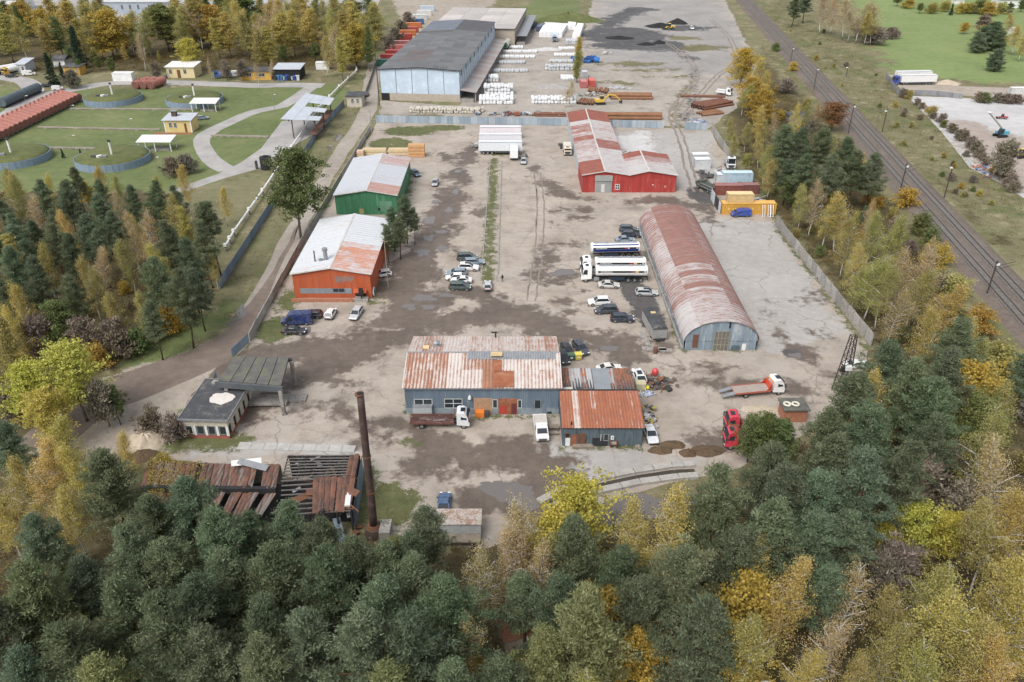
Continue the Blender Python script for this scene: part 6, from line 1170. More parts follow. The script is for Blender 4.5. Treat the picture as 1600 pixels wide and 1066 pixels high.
def burnt_shed():
    # two long pitched roofs, the right half stripped to its purlins
    o = Vector((*G(215,775,3.2),0)); t = thing('burnt_shed', 'long collapsed shed with rust brown roof sheets and bare charred purlins', 'ruined shed', o)
    Q = lambda px,py,z: Vector((*G(px,py,z),z))-o
    m_r = rust_sheet('burnt_roof_sheet', (.27,.235,.21), (.20,.095,.065), (.075,.05,.042)); zb, zm, zf = 3.6, 4.1, 3.2
    A, B, Cc, D_, E, F_ = Q(232,722,zb), Q(438,727,zb), Q(432,762,zm), Q(222,760,zm), Q(408,806,zf), Q(215,806,zf)
    def quads(a,b,c,d,n,amt,nm='roof_sheet',skip=()):
        for i in range(n):
            if i in skip: continue
            p = [a.lerp(b,(i+.04)/n), a.lerp(b,(i+.97)/n), d.lerp(c,(i+.97)/n), d.lerp(c,(i+.04)/n)]; lift = Vector((0,0,random.uniform(-.12,.16))); tw = random.uniform(-.16,.16); p[2] = p[2]+Vector((tw,random.uniform(-.5,.3),0)); p[3] = p[3]+Vector((tw,random.uniform(-.5,.3),0)); mid = [(p[0]+p[1])/2+Vector((0,0,.09)), (p[3]+p[2])/2+Vector((0,0,.09))]
            o2 = MB().add([q+lift for q in (p[0],mid[0],p[1],p[2],mid[1],p[3])], [(0,1,4,5),(1,2,3,4)]).build(nm, m_r, t); k = amt+random.uniform(-.18,.18); o2.color = (k,k,k,1)
    quads(A,B,Cc,D_,24,.72,skip=(9,20)); quads(D_+Vector((0,-.5,-.6)),Cc+Vector((0,-.5,-.6)),E,F_,24,.62,skip=(7,8,15,21))
    MB().beam(D_+Vector((0,-.2,-.3)),Cc+Vector((0,-.2,-.3)),.6,.9).build('valley_gutter', M('charred_timber', (.035,.033,.035), .95, .4), t)
    z2b, z2m, z2f = 4.0, 4.6, 3.8; a, b, c, d = Q(450,712,z2b), Q(562,712,z2b), Q(556,745,z2m), Q(440,752,z2m); e, f = Q(548,798,z2f), Q(438,805,z2f)
    for i in range(9): MB().beam(a.lerp(d,i/8), b.lerp(c,i/8), .16, .16).build('purlin', M('grey_purlin', (.235,.22,.205), .9, .5, 1, dirt=(.07,.06,.055), damt=.5), t)
    for i in range(6): MB().beam(a.lerp(b,i/5)+Vector((0,0,-.15)), d.lerp(c,i/5)+Vector((0,0,-.15)), .14, .18).build('rafter', M('charred_timber'), t)
    for i in range(8): MB().beam(d.lerp(f,i/7), c.lerp(e,i/7), .15, .15).build('purlin', M('grey_purlin'), t)
    pa, pb, pc, pd = d.lerp(c,.42), c, e.lerp(c,-.0), f.lerp(e,.45); quads(pa+Vector((0,0,.15)),pb+Vector((0,0,.15)),e+Vector((0,0,.15)),pd+Vector((0,0,.15)),7,.95)
    quads(b.lerp(a,.14)+Vector((0,0,.15)),b+Vector((0,0,.15)),c+Vector((0,0,.15)),c.lerp(d,.14)+Vector((0,0,.15)),2,.95)
    mb = MB(); g0, g1 = Q(562,712,z2b), Q(548,798,z2f); lo = lambda p: Vector((p.x,p.y,0)); mb.add([lo(g0),lo(g1),g1,c,g0], [(0,1,2,3,4),(4,3,2,1,0)]); mb.build('gable_wall', M('blue_grey_sheet'), t, (.25,0,0))
    for (p, q) in ((A,B),(a,b),): 
        mb = MB(); mb.add([lo(p),lo(q),q,p], [(0,1,2,3),(3,2,1,0)]); mb.build('rear_wall', m_conc2, t, (0,.1,-.05))
    for (p, q) in ((F_,E),(f,e)):
        for k in range(6): r = p.lerp(q,k/5); MB().box(r.x-.12,r.x+.12,r.y-.1,r.y+.1,0,r.z-.1).build('post', M('charred_timber'), t)
    MB().add([lo(F_)+Vector((0,2,.05)),lo(e)+Vector((0,2,.05)),lo(b)+Vector((0,-.3,.05)),lo(A)+Vector((0,-.3,.05))], [(0,1,2,3)]).build('charred_floor', M('charred_floor', (.03,.028,.027), .95, .4, .8), t)
    for (px,py,r,l_,mm) in ((385,722,.3,2.0,m_white),(395,726,-.25,2.2,m_steel),(470,778,.7,1.6,m_rust),(545,765,-.5,1.5,m_rust),(505,768,.2,2.2,m_rust)):
        p = Q(px,py,4.4); MB().obox(p, l_, .5, .03, r, .25, .1).build('loose_sheet', mm, t)
    p = Q(530,828,1.2); MB().obox(p,.5,1.6,.04,.4,.7).build('fallen_sheet', M('blue_grey_sheet'), t)
    for k in range(26):
        px, py = random.uniform(440,556), random.uniform(715,800); MB().obox(Q(px,py,random.uniform(2.5,4.4)), random.uniform(.3,1.3), random.uniform(.08,.35), .04, random.uniform(0,3), random.uniform(-.5,.5), random.uniform(-.4,.4)).build('debris', random.choice([m_rust, M('charred_timber'), M('grey_purlin'), m_steel]), t)
    LP = np.array([tuple(Q(232+rng.uniform(0,1)**1.6*90, rng.uniform(722,800), 3.95)) for _ in range(2600)]); LP[:,2] += .25-np.abs(rng.normal(0,.25,len(LP)))*0
    lf = inst('fallen_leaves', cards('fallen_leaves', LP, rng.normal(0,1,(len(LP),3))*np.array([1,1,.2]), .22, .16, np.c_[rng.uniform(0,1,len(LP)),rng.uniform(0,1,len(LP))], LEAF_LIT), t); struct(lf, 'stuff')
    MB().obox(Q(545,770,4.2), .35, 2.6, .12, .1).build('white_batten', m_white, t)
c = Vector((*G(586,838),0)); top = HZ(566,615,c.y); t = thing('chimney', 'tall slim rusty steel chimney on a brick boiler base by the burnt shed', 'chimney', c)
mb = MB(); zz = [1.6+(top-1.6)*i/10 for i in range(11)]; mb.tube([(.02*i,0,z) for i,z in enumerate(zz)], [.52-.010*i for i in range(11)], 14); mb.build('stack', M('chimney_rust', (.085,.054,.046), .85, .45, .8, dirt=(.14,.085,.07), damt=.35), t, smooth=True)
for z in (7.5, 13.2, top-.15): MB().cyl((.1,0,z),(.1,0,z+.14),.56,n=14).build('hoop', m_rust, t)
MB().cyl((.2,0,top-.02),(.2,0,top+.02),.36,n=12).build('flue_mouth', m_dark, t)
MB().cyl((0,0,0),(0,0,1.7),1.3,1.15,12).build('boiler_base', M('soot_brick', (.12,.085,.07), .9, .5, 1.5), t); MB().box(.8,2.2,-1.4,1.2,0,1.9).build('brick_pier', m_conc2, t); MB().cyl((-.1,0,1.6),(-.1,0,2.1),1.0,.7,12).build('flue_collar', m_rust, t)
for k in range(10): MB().obox((random.uniform(-3.2,1.5),random.uniform(-2,2),.25),.4,.3,.2,random.uniform(0,3),.3).build('broken_brick', m_rust, t)
# lattice tower
a = Vector((*G(1312,614),0)); ht = HZ(1334,527,a.y)+.3; t = thing('lattice_tower', 'dark steel lattice mast with boxes at the edge of the pines', 'mast', a); mk = M('mast_steel', (.07,.062,.058), .7, .3)
cor = lambda z: [(s*(1.0-.6*z/ht), r*(1.0-.6*z/ht), z) for s,r in ((-1,-1),(1,-1),(1,1),(-1,1))]
for k in range(4): MB().beam(cor(0)[k], cor(ht)[k], .13).build('leg', mk, t)
lv = [ht*i/8 for i in range(9)]
for i in range(8):
    A, B = cor(lv[i]), cor(lv[i+1])
    for k in range(4): MB().beam(A[k], B[(k+1)%4], .07).build('brace', mk, t); MB().beam(B[k], B[(k+1)%4], .06).build('strut', mk, t)
MB().obox((.1,-.6,ht*.48),.55,.4,.35).build('white_box', m_white, t); MB().obox((-.6,-.5,ht*.45),.35,.3,.4).build('dark_box', m_black, t)
# site wagon, slabs, barrel, bins, poles
A = Vector((*G(1030,533),0)); t = thing('site_wagon', 'grey boarded site wagon with curved black felt roof by the vaulted store', 'site wagon', A, R(7)); m_gb = M('grey_boards', (.36,.355,.34), .9, .35, 1.2)
w, L = 1.35, 7.6; rr = [(w*1.06*math.cos(PI*i/8), 2.55+.5*math.sin(PI*i/8)) for i in range(9)]
MB().box(-w,w,0,L,.55,2.56).build('body', m_gb, t); mb = MB(); mb.loft([[(x,y,z) for x,z in rr] for y in (-.15,L+.15)]); mb.build('roof', m_felt, t)
for k in range(8):
    for yy in (-.04,): MB().box(-w,w,-.04,-.004,.58+k*.245,.58+k*.245+.22).build('board', m_gb, t)
for k in range(14): MB().box(-w-.04,-w-.004,k*L/14+.02,(k+1)*L/14-.02,.6,2.5).build('board', m_gb, t)
for y in (1.2,L-1.2):
    for s in (-1,1): wheel(t, s*1.0, y, .42, .25)
MB().obox((.1,L*.72,3.1),.45,.3,.08).build('yellow_patch', M('plywood'), t); MB().box(-.9,.9,-.6,-.05,.5,.62).build('tow_bar', m_chassis, t)
for i, (px,py,hx,hy,r) in enumerate(((1008,530,.45,2.6,R(5)),(1022,546,2.2,.55,R(-2)),(1040,548,1.2,.5,0))): tag(MB().obox((*G(px,py),.1),hx,hy,.1,r).build('concrete_slab', m_conc2), ('pale concrete kerb slab left of the site wagon','pale concrete slab in front of the site wagon','small concrete slab at the wagon drawbar')[i], 'slab')
t = thing('barrel', 'rusty steel barrel standing before the site wagon', 'barrel', (*G(1024,552),.01)); MB().cyl((0,0,0),(0,0,1.1),.42,n=14).build('drum', m_rust, t)
for z in (.35,.75,1.08): MB().cyl((0,0,z-.03),(0,0,z+.03),.45,n=14).build('hoop', m_rust, t)
def bin_(px, py, col, label):
    t = thing('wheeled_bin', label, 'bin', (*G(px,py),.012), R(8)); MB().loft([[(-.5,-.42,.2),(.5,-.42,.2),(.5,.42,.2),(-.5,.42,.2)],[(-.62,-.52,1.2),(.62,-.52,1.2),(.62,.52,1.2),(-.62,.52,1.2)]]).build('tub', m_paint, t, color=col); MB().obox((0,0,1.26),.66,.56,.07).build('lid', m_paint, t, color=tuple(c*1.15 for c in col))
    for s in (-1,1):
        for q in (-1,1): wheel(t, s*.4, q*.3, .1, .06)
    MB().box(-.25,.25,-.5,-.47,.6,.9).build('sticker', m_white, t)
bin_(892,563,(.035,.10,.06),'dark green wheeled rubbish bin behind the workshop'); bin_(903,562,(.62,.52,.06),'yellow wheeled rubbish bin next to the green one')
def pole(px, py, ptop, label, r=.12, mat=m_wood, lamp=False, arm=None):
    x, y = G(px, py); h = HZ(px, ptop, y); t = thing('lamp_post' if lamp else 'utility_pole', label, 'lamp post' if lamp else 'pole', (x,y,0)); MB().cyl((0,0,0),(0,0,h),r,r*.7,8).build('shaft', mat, t)
    if lamp: MB().beam((0,0,h),(.9,-.3,h+.15),.06).build('arm', mat, t); MB().obox((1.0,-.35,h+.15),.3,.15,.08).build('lamp_head', m_white, t)
    else: MB().beam((-.7,0,h-.4),(.7,0,h-.4),.1).build('crossarm', mat, t)
pole(607,452,375,'brown wooden pole beside the orange hall'); pole(581,210,172,'pale concrete pole at the corner of the far fence', .12, m_conc2); pole(593,165,82,'tall dark mast left of the warehouse corner', .2, mk); pole(700,160,0,'slim pole in the bag yard', .05, m_steel) if 0 else None
for i, (px,py,pt) in enumerate(((50,190,150),(210,225,186),(120,200,165),(144,165,138),(270,150,118),(247,270,246),(430,180,148),(118,238,212))): pole(px, py, pt, ['slim lamp post beside the red tank row','slim lamp post on the lawn before the yellow office','leaning lamp post at the edge of the red tanks','slim lamp post behind the far left earth tank','slim lamp post beside the three loose red tanks','slim lamp post near the bend of the service road','slim lamp post at the loading roof','slim lamp post on the lawn by the earth tanks'][i], .07, m_steel, True)
for i, (px,py,pt) in enumerate(((1541,462,408),(1404,308,255),(1325,210,162),(1271,142,105),(1475,309,257),(1378,207,170),(1322,120,104),(1235,98,74))):
    x, y = G(px,py); h = HZ(px,pt,y); s = 1 if i not in (4,5,6) else -1; t = thing('catenary_mast', ['catenary mast nearest the camera at the railway','second catenary mast from the camera, left side','third catenary mast from the camera, left side, by the brown oak','fourth catenary mast from the camera, left side','catenary mast nearest the camera right of the tracks','second catenary mast right of the tracks','third catenary mast right of the tracks','farthest catenary mast on the left side'][i], 'mast', (x,y,0), group='catenary masts along the railway')
    MB().beam((0,0,0),(0,0,h),.22,.22).build('post', mk, t); MB().beam((0,0,h*.86),(s*3.6,.0,h*.98),.09).build('bracket', mk, t); MB().beam((0,0,h*.72),(s*3.4,0,h*.90),.07).build('stay', mk, t); MB().obox((s*.3,0,h*.9),.35,.12,.2).build('insulator', m_white, t)
# weedy strip edged by two concrete kerbs, trench, pool
for lab, a, b in (('left concrete kerb rail of the weedy strip', (766,252),(752,436)), ('right concrete kerb rail of the weedy strip', (784,252),(778,430))):
    p, q = Vector((*G(*a),0)), Vector((*G(*b),0)); t = thing('kerb_rail', lab, 'kerb', p); n = 12
    for k in range(n): MB().beam((q-p)*((k+.02)/n)+Vector((0,0,.08)), (q-p)*((k+.97)/n)+Vector((0,0,.08)), .26, .2).build('kerb_stone', m_conc2, t)
def trench():
    t = thing('loading_ramp_trench', 'curved concrete trench with two pale walls below the annexe', 'trench', (*G(960,760),0)); o = Vector((*G(960,760),0))
    for k, pts in enumerate((((842,786),(880,766),(930,750),(990,738),(1050,729),(1085,727)), ((850,800),(890,782),(940,768),(1000,755),(1060,747),(1090,745)))):
        W_ = [Vector((*G(*p),0))-o for p in pts]
        for i in range(len(W_)-1):
            a, b = W_[i], W_[i+1]; d = b-a
            for j in range(2): MB().beam(a+d*(j/2+.01)+Vector((0,0,.22)), a+d*((j+1)/2-.01)+Vector((0,0,.22)), 1.15, .44).build('wall_block', M('pale_block', (.45,.425,.39), .92, .35, .5, dirt=(.25,.235,.21), damt=.3), t)
    W_ = [Vector((*G(*p),0))-o for p in ((848,795),(885,775),(935,760),(995,747),(1055,738),(1086,737))]
    for i in range(5): a, b = W_[i], W_[i+1]; MB().beam(a+Vector((0,0,.035)), b+Vector((0,0,.035)), 1.1, .03).build('trench_floor', M('trench_dirt', (.07,.06,.045), .95, .4), t)
trench()
for i, (px,py,rx,ry) in enumerate(((1010,790,6.5,2.6),(940,812,3,1.5))): blob('pool', px, py, rx, ry, .03, m_water, 40+i)
def slab_row(label, a, b, n, w):
    p, q = Vector((*G(*a),0)), Vector((*G(*b),0)); t = thing('slab_path', label, 'path', p)
    for k in range(n): MB().beam((q-p)*((k+.01)/n)+Vector((0,0,.06)), (q-p)*((k+.985)/n)+Vector((0,0,.06)), w*random.uniform(.9,1.05), .08).build('paving_slab', M('pale_slab', (.47,.455,.43), .9, .3, .6), t)
slab_row('row of pale concrete slabs behind the burnt shed', (372,697), (555,702), 9, 1.7)
# ------------------------------------------------------------ heaps and scrap
def heap(px, py, rx, ry, h, mat, label, cat='dirt heap', name='dirt_heap', seed=0, kind=None):
    n, m = 18, 6; c = G(px,py); mb = MB(); P = []
    for j in range(m):
        f = j/(m-1)
        for i in range(n):
            a = 2*PI*i/n; k = (1-f*.94)*(1+.35*mnoise.noise((math.cos(a)*1.5+seed,math.sin(a)*1.5,seed*2.1+f))); P.append((rx*k*math.cos(a), ry*k*math.sin(a), h*(f**.8)*(1+.25*mnoise.noise((math.cos(a)*3,math.sin(a)*3,seed+f*3)))-.03*(j==0)))
    P.append((0,0,h)); mb.add(P, [(j*n+i,j*n+(i+1)%n,(j+1)*n+(i+1)%n,(j+1)*n+i) for j in range(m-1) for i in range(n)]+[((m-1)*n+i,(m-1)*n+(i+1)%n,m*n) for i in range(n)])
    return tag(mb.build(name, mat, loc=(*c,0)), label, cat)
m_earth = M('dug_earth', (.16,.105,.06), .95, .5, .8, dirt=(.05,.04,.03), damt=.45, bump=.5); m_coal = M('coal', (.02,.02,.022), .8, .5, .6, bump=.5); m_sandh = M('sand_heap', (.50,.42,.32), .95, .25, .5, bump=.3); m_grav = M('gravel_heap', (.38,.36,.34), .95, .35, .8, bump=.4)
for i, (px,py,rx,ry,h) in enumerate(((1052,696,2.4,1.0,.8),(1033,704,1.9,1.1,.6),(1075,709,1.4,1.0,.9),(1105,705,2.8,1.6,.35))): heap(px,py,rx,ry,h,m_earth,('largest brown earth heap beside the annexe','low ochre earth heap at the annexe corner','dark pointed earth heap before the trench','flat dark spoil heap by the red lorries')[i],seed=i)
heap(228,690,2.8,3.6,1.5,m_sandh,'pale sand heap beside the gatehouse drive','sand heap','sand_heap',9); heap(222,712,2.2,2.0,.8,m_earth,'dark earth heap next to the pale sand','dirt heap',seed=10); heap(755,237,3,1.8,.7,m_grav,'small grey gravel heap by the white trailers','gravel heap','gravel_heap',11)
for i, (px,py,rx,ry,h) in enumerate(((1032,42,9,6,2.2),(1058,37,6,5,2.8),(1010,70,5,3,1.2),(968,60,8,5,1.2),(1030,68,4,2.5,1.6))): heap(px,py,rx,ry,h,m_coal,('broad black coal heap left of the loader','tall black coal heap right of the loader','small black coal heap at the tracks','low black coal heap at the left of the coal yard','small pointed coal heap by the ruts')[i],'coal heap','coal_heap',20+i)
heap(865,137,8,4,1.6,m_grav,'pale gravel heap in the bag yard','gravel heap','gravel_heap',30); heap(855,78,9,3,1.2,M('pale_stone', (.55,.54,.53), .9, .3, .5),'pale stone heap beside the blue and white lorry','gravel heap','gravel_heap',31); heap(1480,131,5,4,1.6,m_sandh,'round sand heap beside the white trailers','sand heap','sand_heap',32)
m_turf = ground_mat('mound_turf', ((.06,.075,.025),(.15,.16,.06)), [], s1=.1, s2=.6, fine=3); heap(888,32,22,12,4.5,m_turf,'grassy bunker mound behind the bag yard','mound','grass_mound',33)
heap(1190,640,3.2,1.6,.35,m_sandh,'low sandy heap under the recovery lorry','sand heap','sand_heap',34)
SCR = [(.62,.62,.60),(.05,.05,.055),(.25,.11,.06),(.10,.14,.25),(.50,.42,.12),(.30,.31,.32),(.38,.30,.22),(.12,.12,.12)]
def scrap(px, py, rx, ry, n, label, pal=SCR, big=.5, h=.8, name='scrap_heap'):
    t = thing(name, label, 'scrap heap', (*G(px,py),.01))
    for k in range(n):
        x, y = random.gauss(0,.45)*rx, random.gauss(0,.45)*ry; s = big*random.uniform(.4,1.2); z = random.uniform(.1,h); c = random.choice(pal); mb = MB(); r = random.random()
        if r < .45: mb.obox((x,y,z),s,s*random.uniform(.3,.9),s*random.uniform(.15,.5),random.uniform(0,3),random.uniform(-.4,.4),random.uniform(-.4,.4))
        elif r < .75: a = random.uniform(0,3); mb.beam((x-math.cos(a)*s*2,y-math.sin(a)*s*2,z*.6),(x+math.cos(a)*s*2,y+math.sin(a)*s*2,z*1.2),.12)
        else: mb.cyl((x,y,z*.4),(x+.1,y,z*.4+s*.8),s*.45,n=9)
        mb.build('scrap_piece', m_paint2, t, color=c)
m_paint2 = M('scrap_paint', (.4,.4,.4), .75, .4, 1.5, objcol=True)
scrap(1023,600,3.4,2.4,64,'scrap metal heap with tyres beside the white coupe',[(.10,.09,.085),(.16,.13,.11),(.25,.12,.07),(.22,.21,.20),(.06,.06,.06)],.6,.7); scrap(1010,618,2.0,.9,14,'blue and white plastic sheet bundle beside the annexe',[(.10,.16,.32),(.60,.64,.70),(.40,.46,.58)],.55,.6); scrap(1011,652,1.6,3.4,44,'mixed household scrap along the annexe side wall',[(.05,.05,.07),(.55,.55,.56),(.04,.05,.12),(.45,.38,.12),(.30,.28,.25)],.5,.9)
t = thing('pressure_tank', 'red round pressure tank standing on the scrap', 'tank', (*G(1023,588),.3)); mb = MB(); mb.loft([[(.62*k*math.cos(2*PI*i/12),.62*k*math.sin(2*PI*i/12),z) for i in range(12)] for z,k in ((0,.5),(.2,.9),(.6,1),(1.0,.9),(1.25,.4))]); mb.build('shell', m_paint, t, color=(.50,.05,.05)); MB().cyl((0,0,1.2),(0,0,1.45),.12,n=8).build('valve', m_steel, t)
t = thing('pallet_box', 'cream yellow crate behind the white coupe', 'crate', (*G(1000,608),0)); MB().box(-.8,.8,-.7,.7,.15,1.3).build('crate_body', M('cream_crate', (.56,.52,.34), .8, .25), t); MB().box(-.85,.85,-.75,.75,1.3,1.36).build('lid', M('cream_crate'), t)
t = thing('yellow_float', 'bright yellow ball among the scrap', 'ball', (*G(1011,609),0)); mb = MB(); mb.loft([[(.42*math.sin(PI*j/8)*math.cos(2*PI*i/12)+.0,.42*math.sin(PI*j/8)*math.sin(2*PI*i/12),.42-.42*math.cos(PI*j/8)) for i in range(12)] for j in range(1,8)]); mb.build('shell', M('yellow_plastic', (.70,.60,.05), .5, .1), t, smooth=True)
t = thing('orange_crate', 'orange container box at the wooden workshop gate', 'crate', (*G(750,651),.01)); MB().box(-.7,.7,-.5,.5,.1,1.05).build('box_body', M('orange_plastic', (.68,.20,.03), .6, .2), t); MB().box(.75,1.5,-.4,.4,.05,.95).build('dark_crate', m_plas, t)
t = thing('dump_hopper', 'pale grey sheet hopper behind the old platform lorry', 'hopper', (*G(661,650),.01)); MB().box(-1.5,1.5,-.3,.7,.2,1.9).build('hopper_body', M('pale_sheet', (.46,.49,.50), .7, .3, 1, dirt=(.3,.25,.2), damt=.3), t); MB().box(-1.55,1.55,-.35,.75,1.9,1.98).build('rim', m_steel, t)
t = thing('bench', 'weathered table and bench left of the annexe', 'bench', (*G(864,672),.01)); MB().box(-.9,.9,-.5,.5,.7,.8).build('table_top', m_wood, t); MB().box(-.9,.9,-1.6,-1.2,.42,.5).build('seat', m_wood, t)
for s in (-.7,.7): MB().box(s-.08,s+.08,-.4,.4,0,.7).build('leg', m_wood, t)
t = thing('pallet_stack', 'grey timber pallets lying along the annexe front', 'pallets', (*G(912,699),.01))
for k in range(3): MB().box(-1.8+.1*k,1.6-.15*k,-.5,.5,.05+.14*k,.16+.14*k).build('pallet', m_wood, t)
t = thing('cable_drum', 'rusty cable reel leaning on the annexe front', 'reel', (*G(958,698),.01)); MB().cyl((-.5,0,.6),(-.4,0,.6),.6,n=14).build('flange', m_rust, t); MB().cyl((.4,0,.6),(.5,0,.6),.6,n=14).build('flange', m_rust, t); MB().cyl((-.4,0,.6),(.4,0,.6),.3,n=10).build('core', m_wood, t)
scrap(992,698,1.2,.5,9,'small pile of stones and tins at the annexe corner',[(.45,.42,.38),(.5,.3,.25),(.35,.33,.3)],.3,.35)
scrap(815,246,1.8,2.2,16,'scrap and car parts right of the white trailers',[(.05,.05,.05),(.3,.3,.3),(.55,.55,.55)],.5,.8); scrap(748,229,2.2,1.5,12,'pale scrap cabinets left of the white trailers',[(.5,.52,.5),(.3,.3,.28)],.7,1.0); scrap(880,232,1.0,2.0,10,'dark axles and wheels beside the cream lorry',[(.05,.05,.05),(.12,.12,.12)],.6,.7); scrap(1130,275,6,6,40,'wide scatter of scrap among the containers',[(.10,.10,.10),(.6,.6,.6),(.25,.12,.08),(.35,.36,.36)],.8,1.4); scrap(1180,318,4,3,26,'scrap frames behind the yellow container',[(.07,.07,.08),(.3,.2,.15),(.45,.45,.45)],.8,1.8); scrap(985,243,3.2,2.2,22,'scrap tyres and metal behind the side hall',[(.04,.04,.04),(.2,.2,.2),(.45,.45,.46)],.7,1.0); scrap(1090,193,4,1.5,18,'white bundled scrap at the short steel fence',[(.62,.64,.68),(.30,.36,.46)],1.1,1.4); scrap(792,180,13,1.6,60,'line of scrap parts behind the far steel fence',[(.10,.14,.22),(.3,.3,.3),(.5,.5,.5),(.35,.12,.06)],.9,1.0)
# small flat roofed shed with two white tyres
A = Vector((*G(1241,660),0)); t = thing('mossy_shed', 'small brick shed with mossy flat roof at the tree edge', 'shed', A); MB().box(-1.8,1.8,0,2.9,0,2.3).build('wall', M('planter_brick'), t); MB().box(-2.1,2.1,-.3,3.2,2.3,2.5).build('roof', M('mossy_slab'), t)
for i, px in enumerate((1230,1243)):
    x, y = G(px,632,2.6); t = thing('painted_tyre', ('left','right')[i]+' white painted tyre on the mossy shed roof', 'tyre', (x,y,2.51)); mb = MB(); n, m = 16, 8; mb.add([((.5+.17*math.cos(2*PI*j/m))*math.cos(2*PI*i_/n),(.5+.17*math.cos(2*PI*j/m))*math.sin(2*PI*i_/n),.17+.17*math.sin(2*PI*j/m)) for i_ in range(n) for j in range(m)], [(i_*m+j,((i_+1)%n)*m+j,((i_+1)%n)*m+(j+1)%m,i_*m+(j+1)%m) for i_ in range(n) for j in range(m)]); mb.build('tyre_ring', M('cream_white', (.70,.68,.58), .7, .2), t, smooth=True)
# old box body at the bottom
A = Vector((*G(716,838),0)); t = thing('box_body_wreck', 'abandoned white lorry box with rusty roof under the front trees', 'lorry box', A, 0); MB().box(-3,3,-.6,2.2,.6,2.6).build('box', M('pale_sheet'), t); MB().box(-3.1,3.1,-.7,2.3,2.6,2.7).build('roof', M('stained_roof', (.55,.50,.45), .8, .4, .6, dirt=(.26,.17,.12), damt=.6), t); MB().box(-3,3,-2.2,-.7,.9,1.1).build('tail_deck', m_wood, t)
for s in (-2,2):
    for q in (-.4,2): wheel(t, s, q, .45, .3)
t = thing('garden_shed', 'little shed with rust brown roof deep in the front wood', 'shed', (*G(806,1000),0), R(20)); MB().box(-1.8,1.8,-1.5,1.5,0,2.2).build('wall', m_wood, t); MB().add([(-2,-1.7,2.2),(2,-1.7,2.2),(2,0,3.0),(-2,0,3.0),(2,1.7,2.2),(-2,1.7,2.2)], [(0,1,2,3),(3,2,4,5)]).build('roof', m_rust, t)
# a person standing by the weedy strip
def person(px, py, label, jac=(.02,.02,.022), leg=(.025,.027,.035)):
    x, y = G(px, py); me = bpy.data.meshes.new('body'); V = [(0,0,.98),(0,0,1.18),(0,0,1.42),(0,0,1.53),(0,.02,1.66),(.2,0,1.40),(.27,.02,1.12),(.25,.1,.86),(-.2,0,1.40),(-.27,.02,1.12),(-.25,.1,.86),(.1,0,.92),(.11,.02,.5),(.11,-.02,.08),(.12,.14,.04),(-.1,0,.92),(-.11,-.03,.5),(-.11,-.08,.08),(-.12,.08,.04)]
    E = [(0,1),(1,2),(2,3),(3,4),(2,5),(5,6),(6,7),(2,8),(8,9),(9,10),(0,11),(11,12),(12,13),(13,14),(0,15),(15,16),(16,17),(17,18)]; me.from_pydata(V,E,[]); rad = [.15,.16,.17,.06,.10,.075,.055,.04,.075,.055,.04,.10,.075,.05,.045,.10,.075,.05,.045]
    o = inst('person', me, None, (x,y,.012)); tag(o, label, 'person'); sk = o.modifiers.new('skin','SKIN')
    for i, v in enumerate(me.skin_vertices[0].data): v.radius = (rad[i]*1.05, rad[i]*.85)
    me.skin_vertices[0].data[0].use_root = True; s = o.modifiers.new('sub','SUBSURF'); s.levels = s.render_levels = 1; me.materials.append(M('dark_clothes', jac, .9, .2, 3))
    h = MB(); h.loft([[(.115*k*math.cos(2*PI*i/10),.02+.125*k*math.sin(2*PI*i/10),z) for i in range(10)] for z,k in ((1.64,.9),(1.70,1),(1.76,.8),(1.79,.35))]); h.build('hair', M('dark_hair', (.03,.022,.016), .9, .2), o)
person(785,441,'person in dark clothes standing beside the weedy strip'); 
# ------------------------------------------------------------ containers, stacks, pipes
m_cont = M('container_steel', (.4,.1,.08), .65, .3, .7, objcol=True, dirt=(.22,.12,.09), damt=.18)
CONT = {}
def container(px, py, deg, col, label, L=6.06, z=0.0, group=None, pos=None, H=2.6, name='shipping_container'):
    x, y = pos or G(px, py, z); t = thing(name, label, 'container', (x,y,z+.01), R(deg), group); w = 1.22; k = (L,H)
    if k not in CONT:
        s = MB(); n = int(L/.3); pr = [(-L/2+.1+(L-.2)*i/(2*n), -(.05 if (i//2) % 2 else 0)) for i in range(2*n+1)]
        s.add([(a,b,c) for c in (.12,H-.12) for a,b in pr], [(i,i+1,2*n+2+i,2*n+1+i) for i in range(2*n)]); CONT[k] = (s.mesh('corrugated_side', m_cont), MB().box(-L/2+.06,L/2-.06,-w+.1,w-.1,.1,H-.06).mesh('shell', m_cont), MB().box(-L/2,L/2,-.06,.06,-.06,.06).mesh('frame_rail', m_cont), MB().box(-.07,.07,-.07,.07,0,H).mesh('corner_post', m_cont), MB().box(-.03,.0,.02,w-.08,.1,H-.1).mesh('door_leaf', m_cont), MB().box(-L/2+.08,L/2-.08,-w+.08,w-.08,H-.05,H-.01).mesh('roof_panel', m_cont))
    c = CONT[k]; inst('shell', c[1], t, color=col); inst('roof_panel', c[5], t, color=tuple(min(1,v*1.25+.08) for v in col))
    for s in (-1,1):
        o = inst('corrugated_side', c[0], t, (0,s*(w-.05),0), 0 if s < 0 else PI, col)
        for zz in (.07,H-.06): inst('frame_rail', c[2], t, (0,s*w,zz), color=col)
        for e in (-1,1): inst('corner_post', c[3], t, (e*(L/2-.05),s*(w-.03),0), color=col)
    inst('door_leaf', c[4], t, (-L/2-.005,0,0), color=col); inst('door_leaf', c[4], t, (-L/2-.005,-w+.06,0), color=col)
    for yy in (-.6,-.2,.2,.6): MB().cyl((-L/2-.06,yy,.2),(-L/2-.06,yy,H-.2),.025,n=5).build('lock_bar', m_steel, t)
    return t
ra, oa, ba, ga, wa = (.36,.05,.045), (.50,.16,.05), (.05,.12,.26), (.05,.17,.13), (.55,.56,.55)
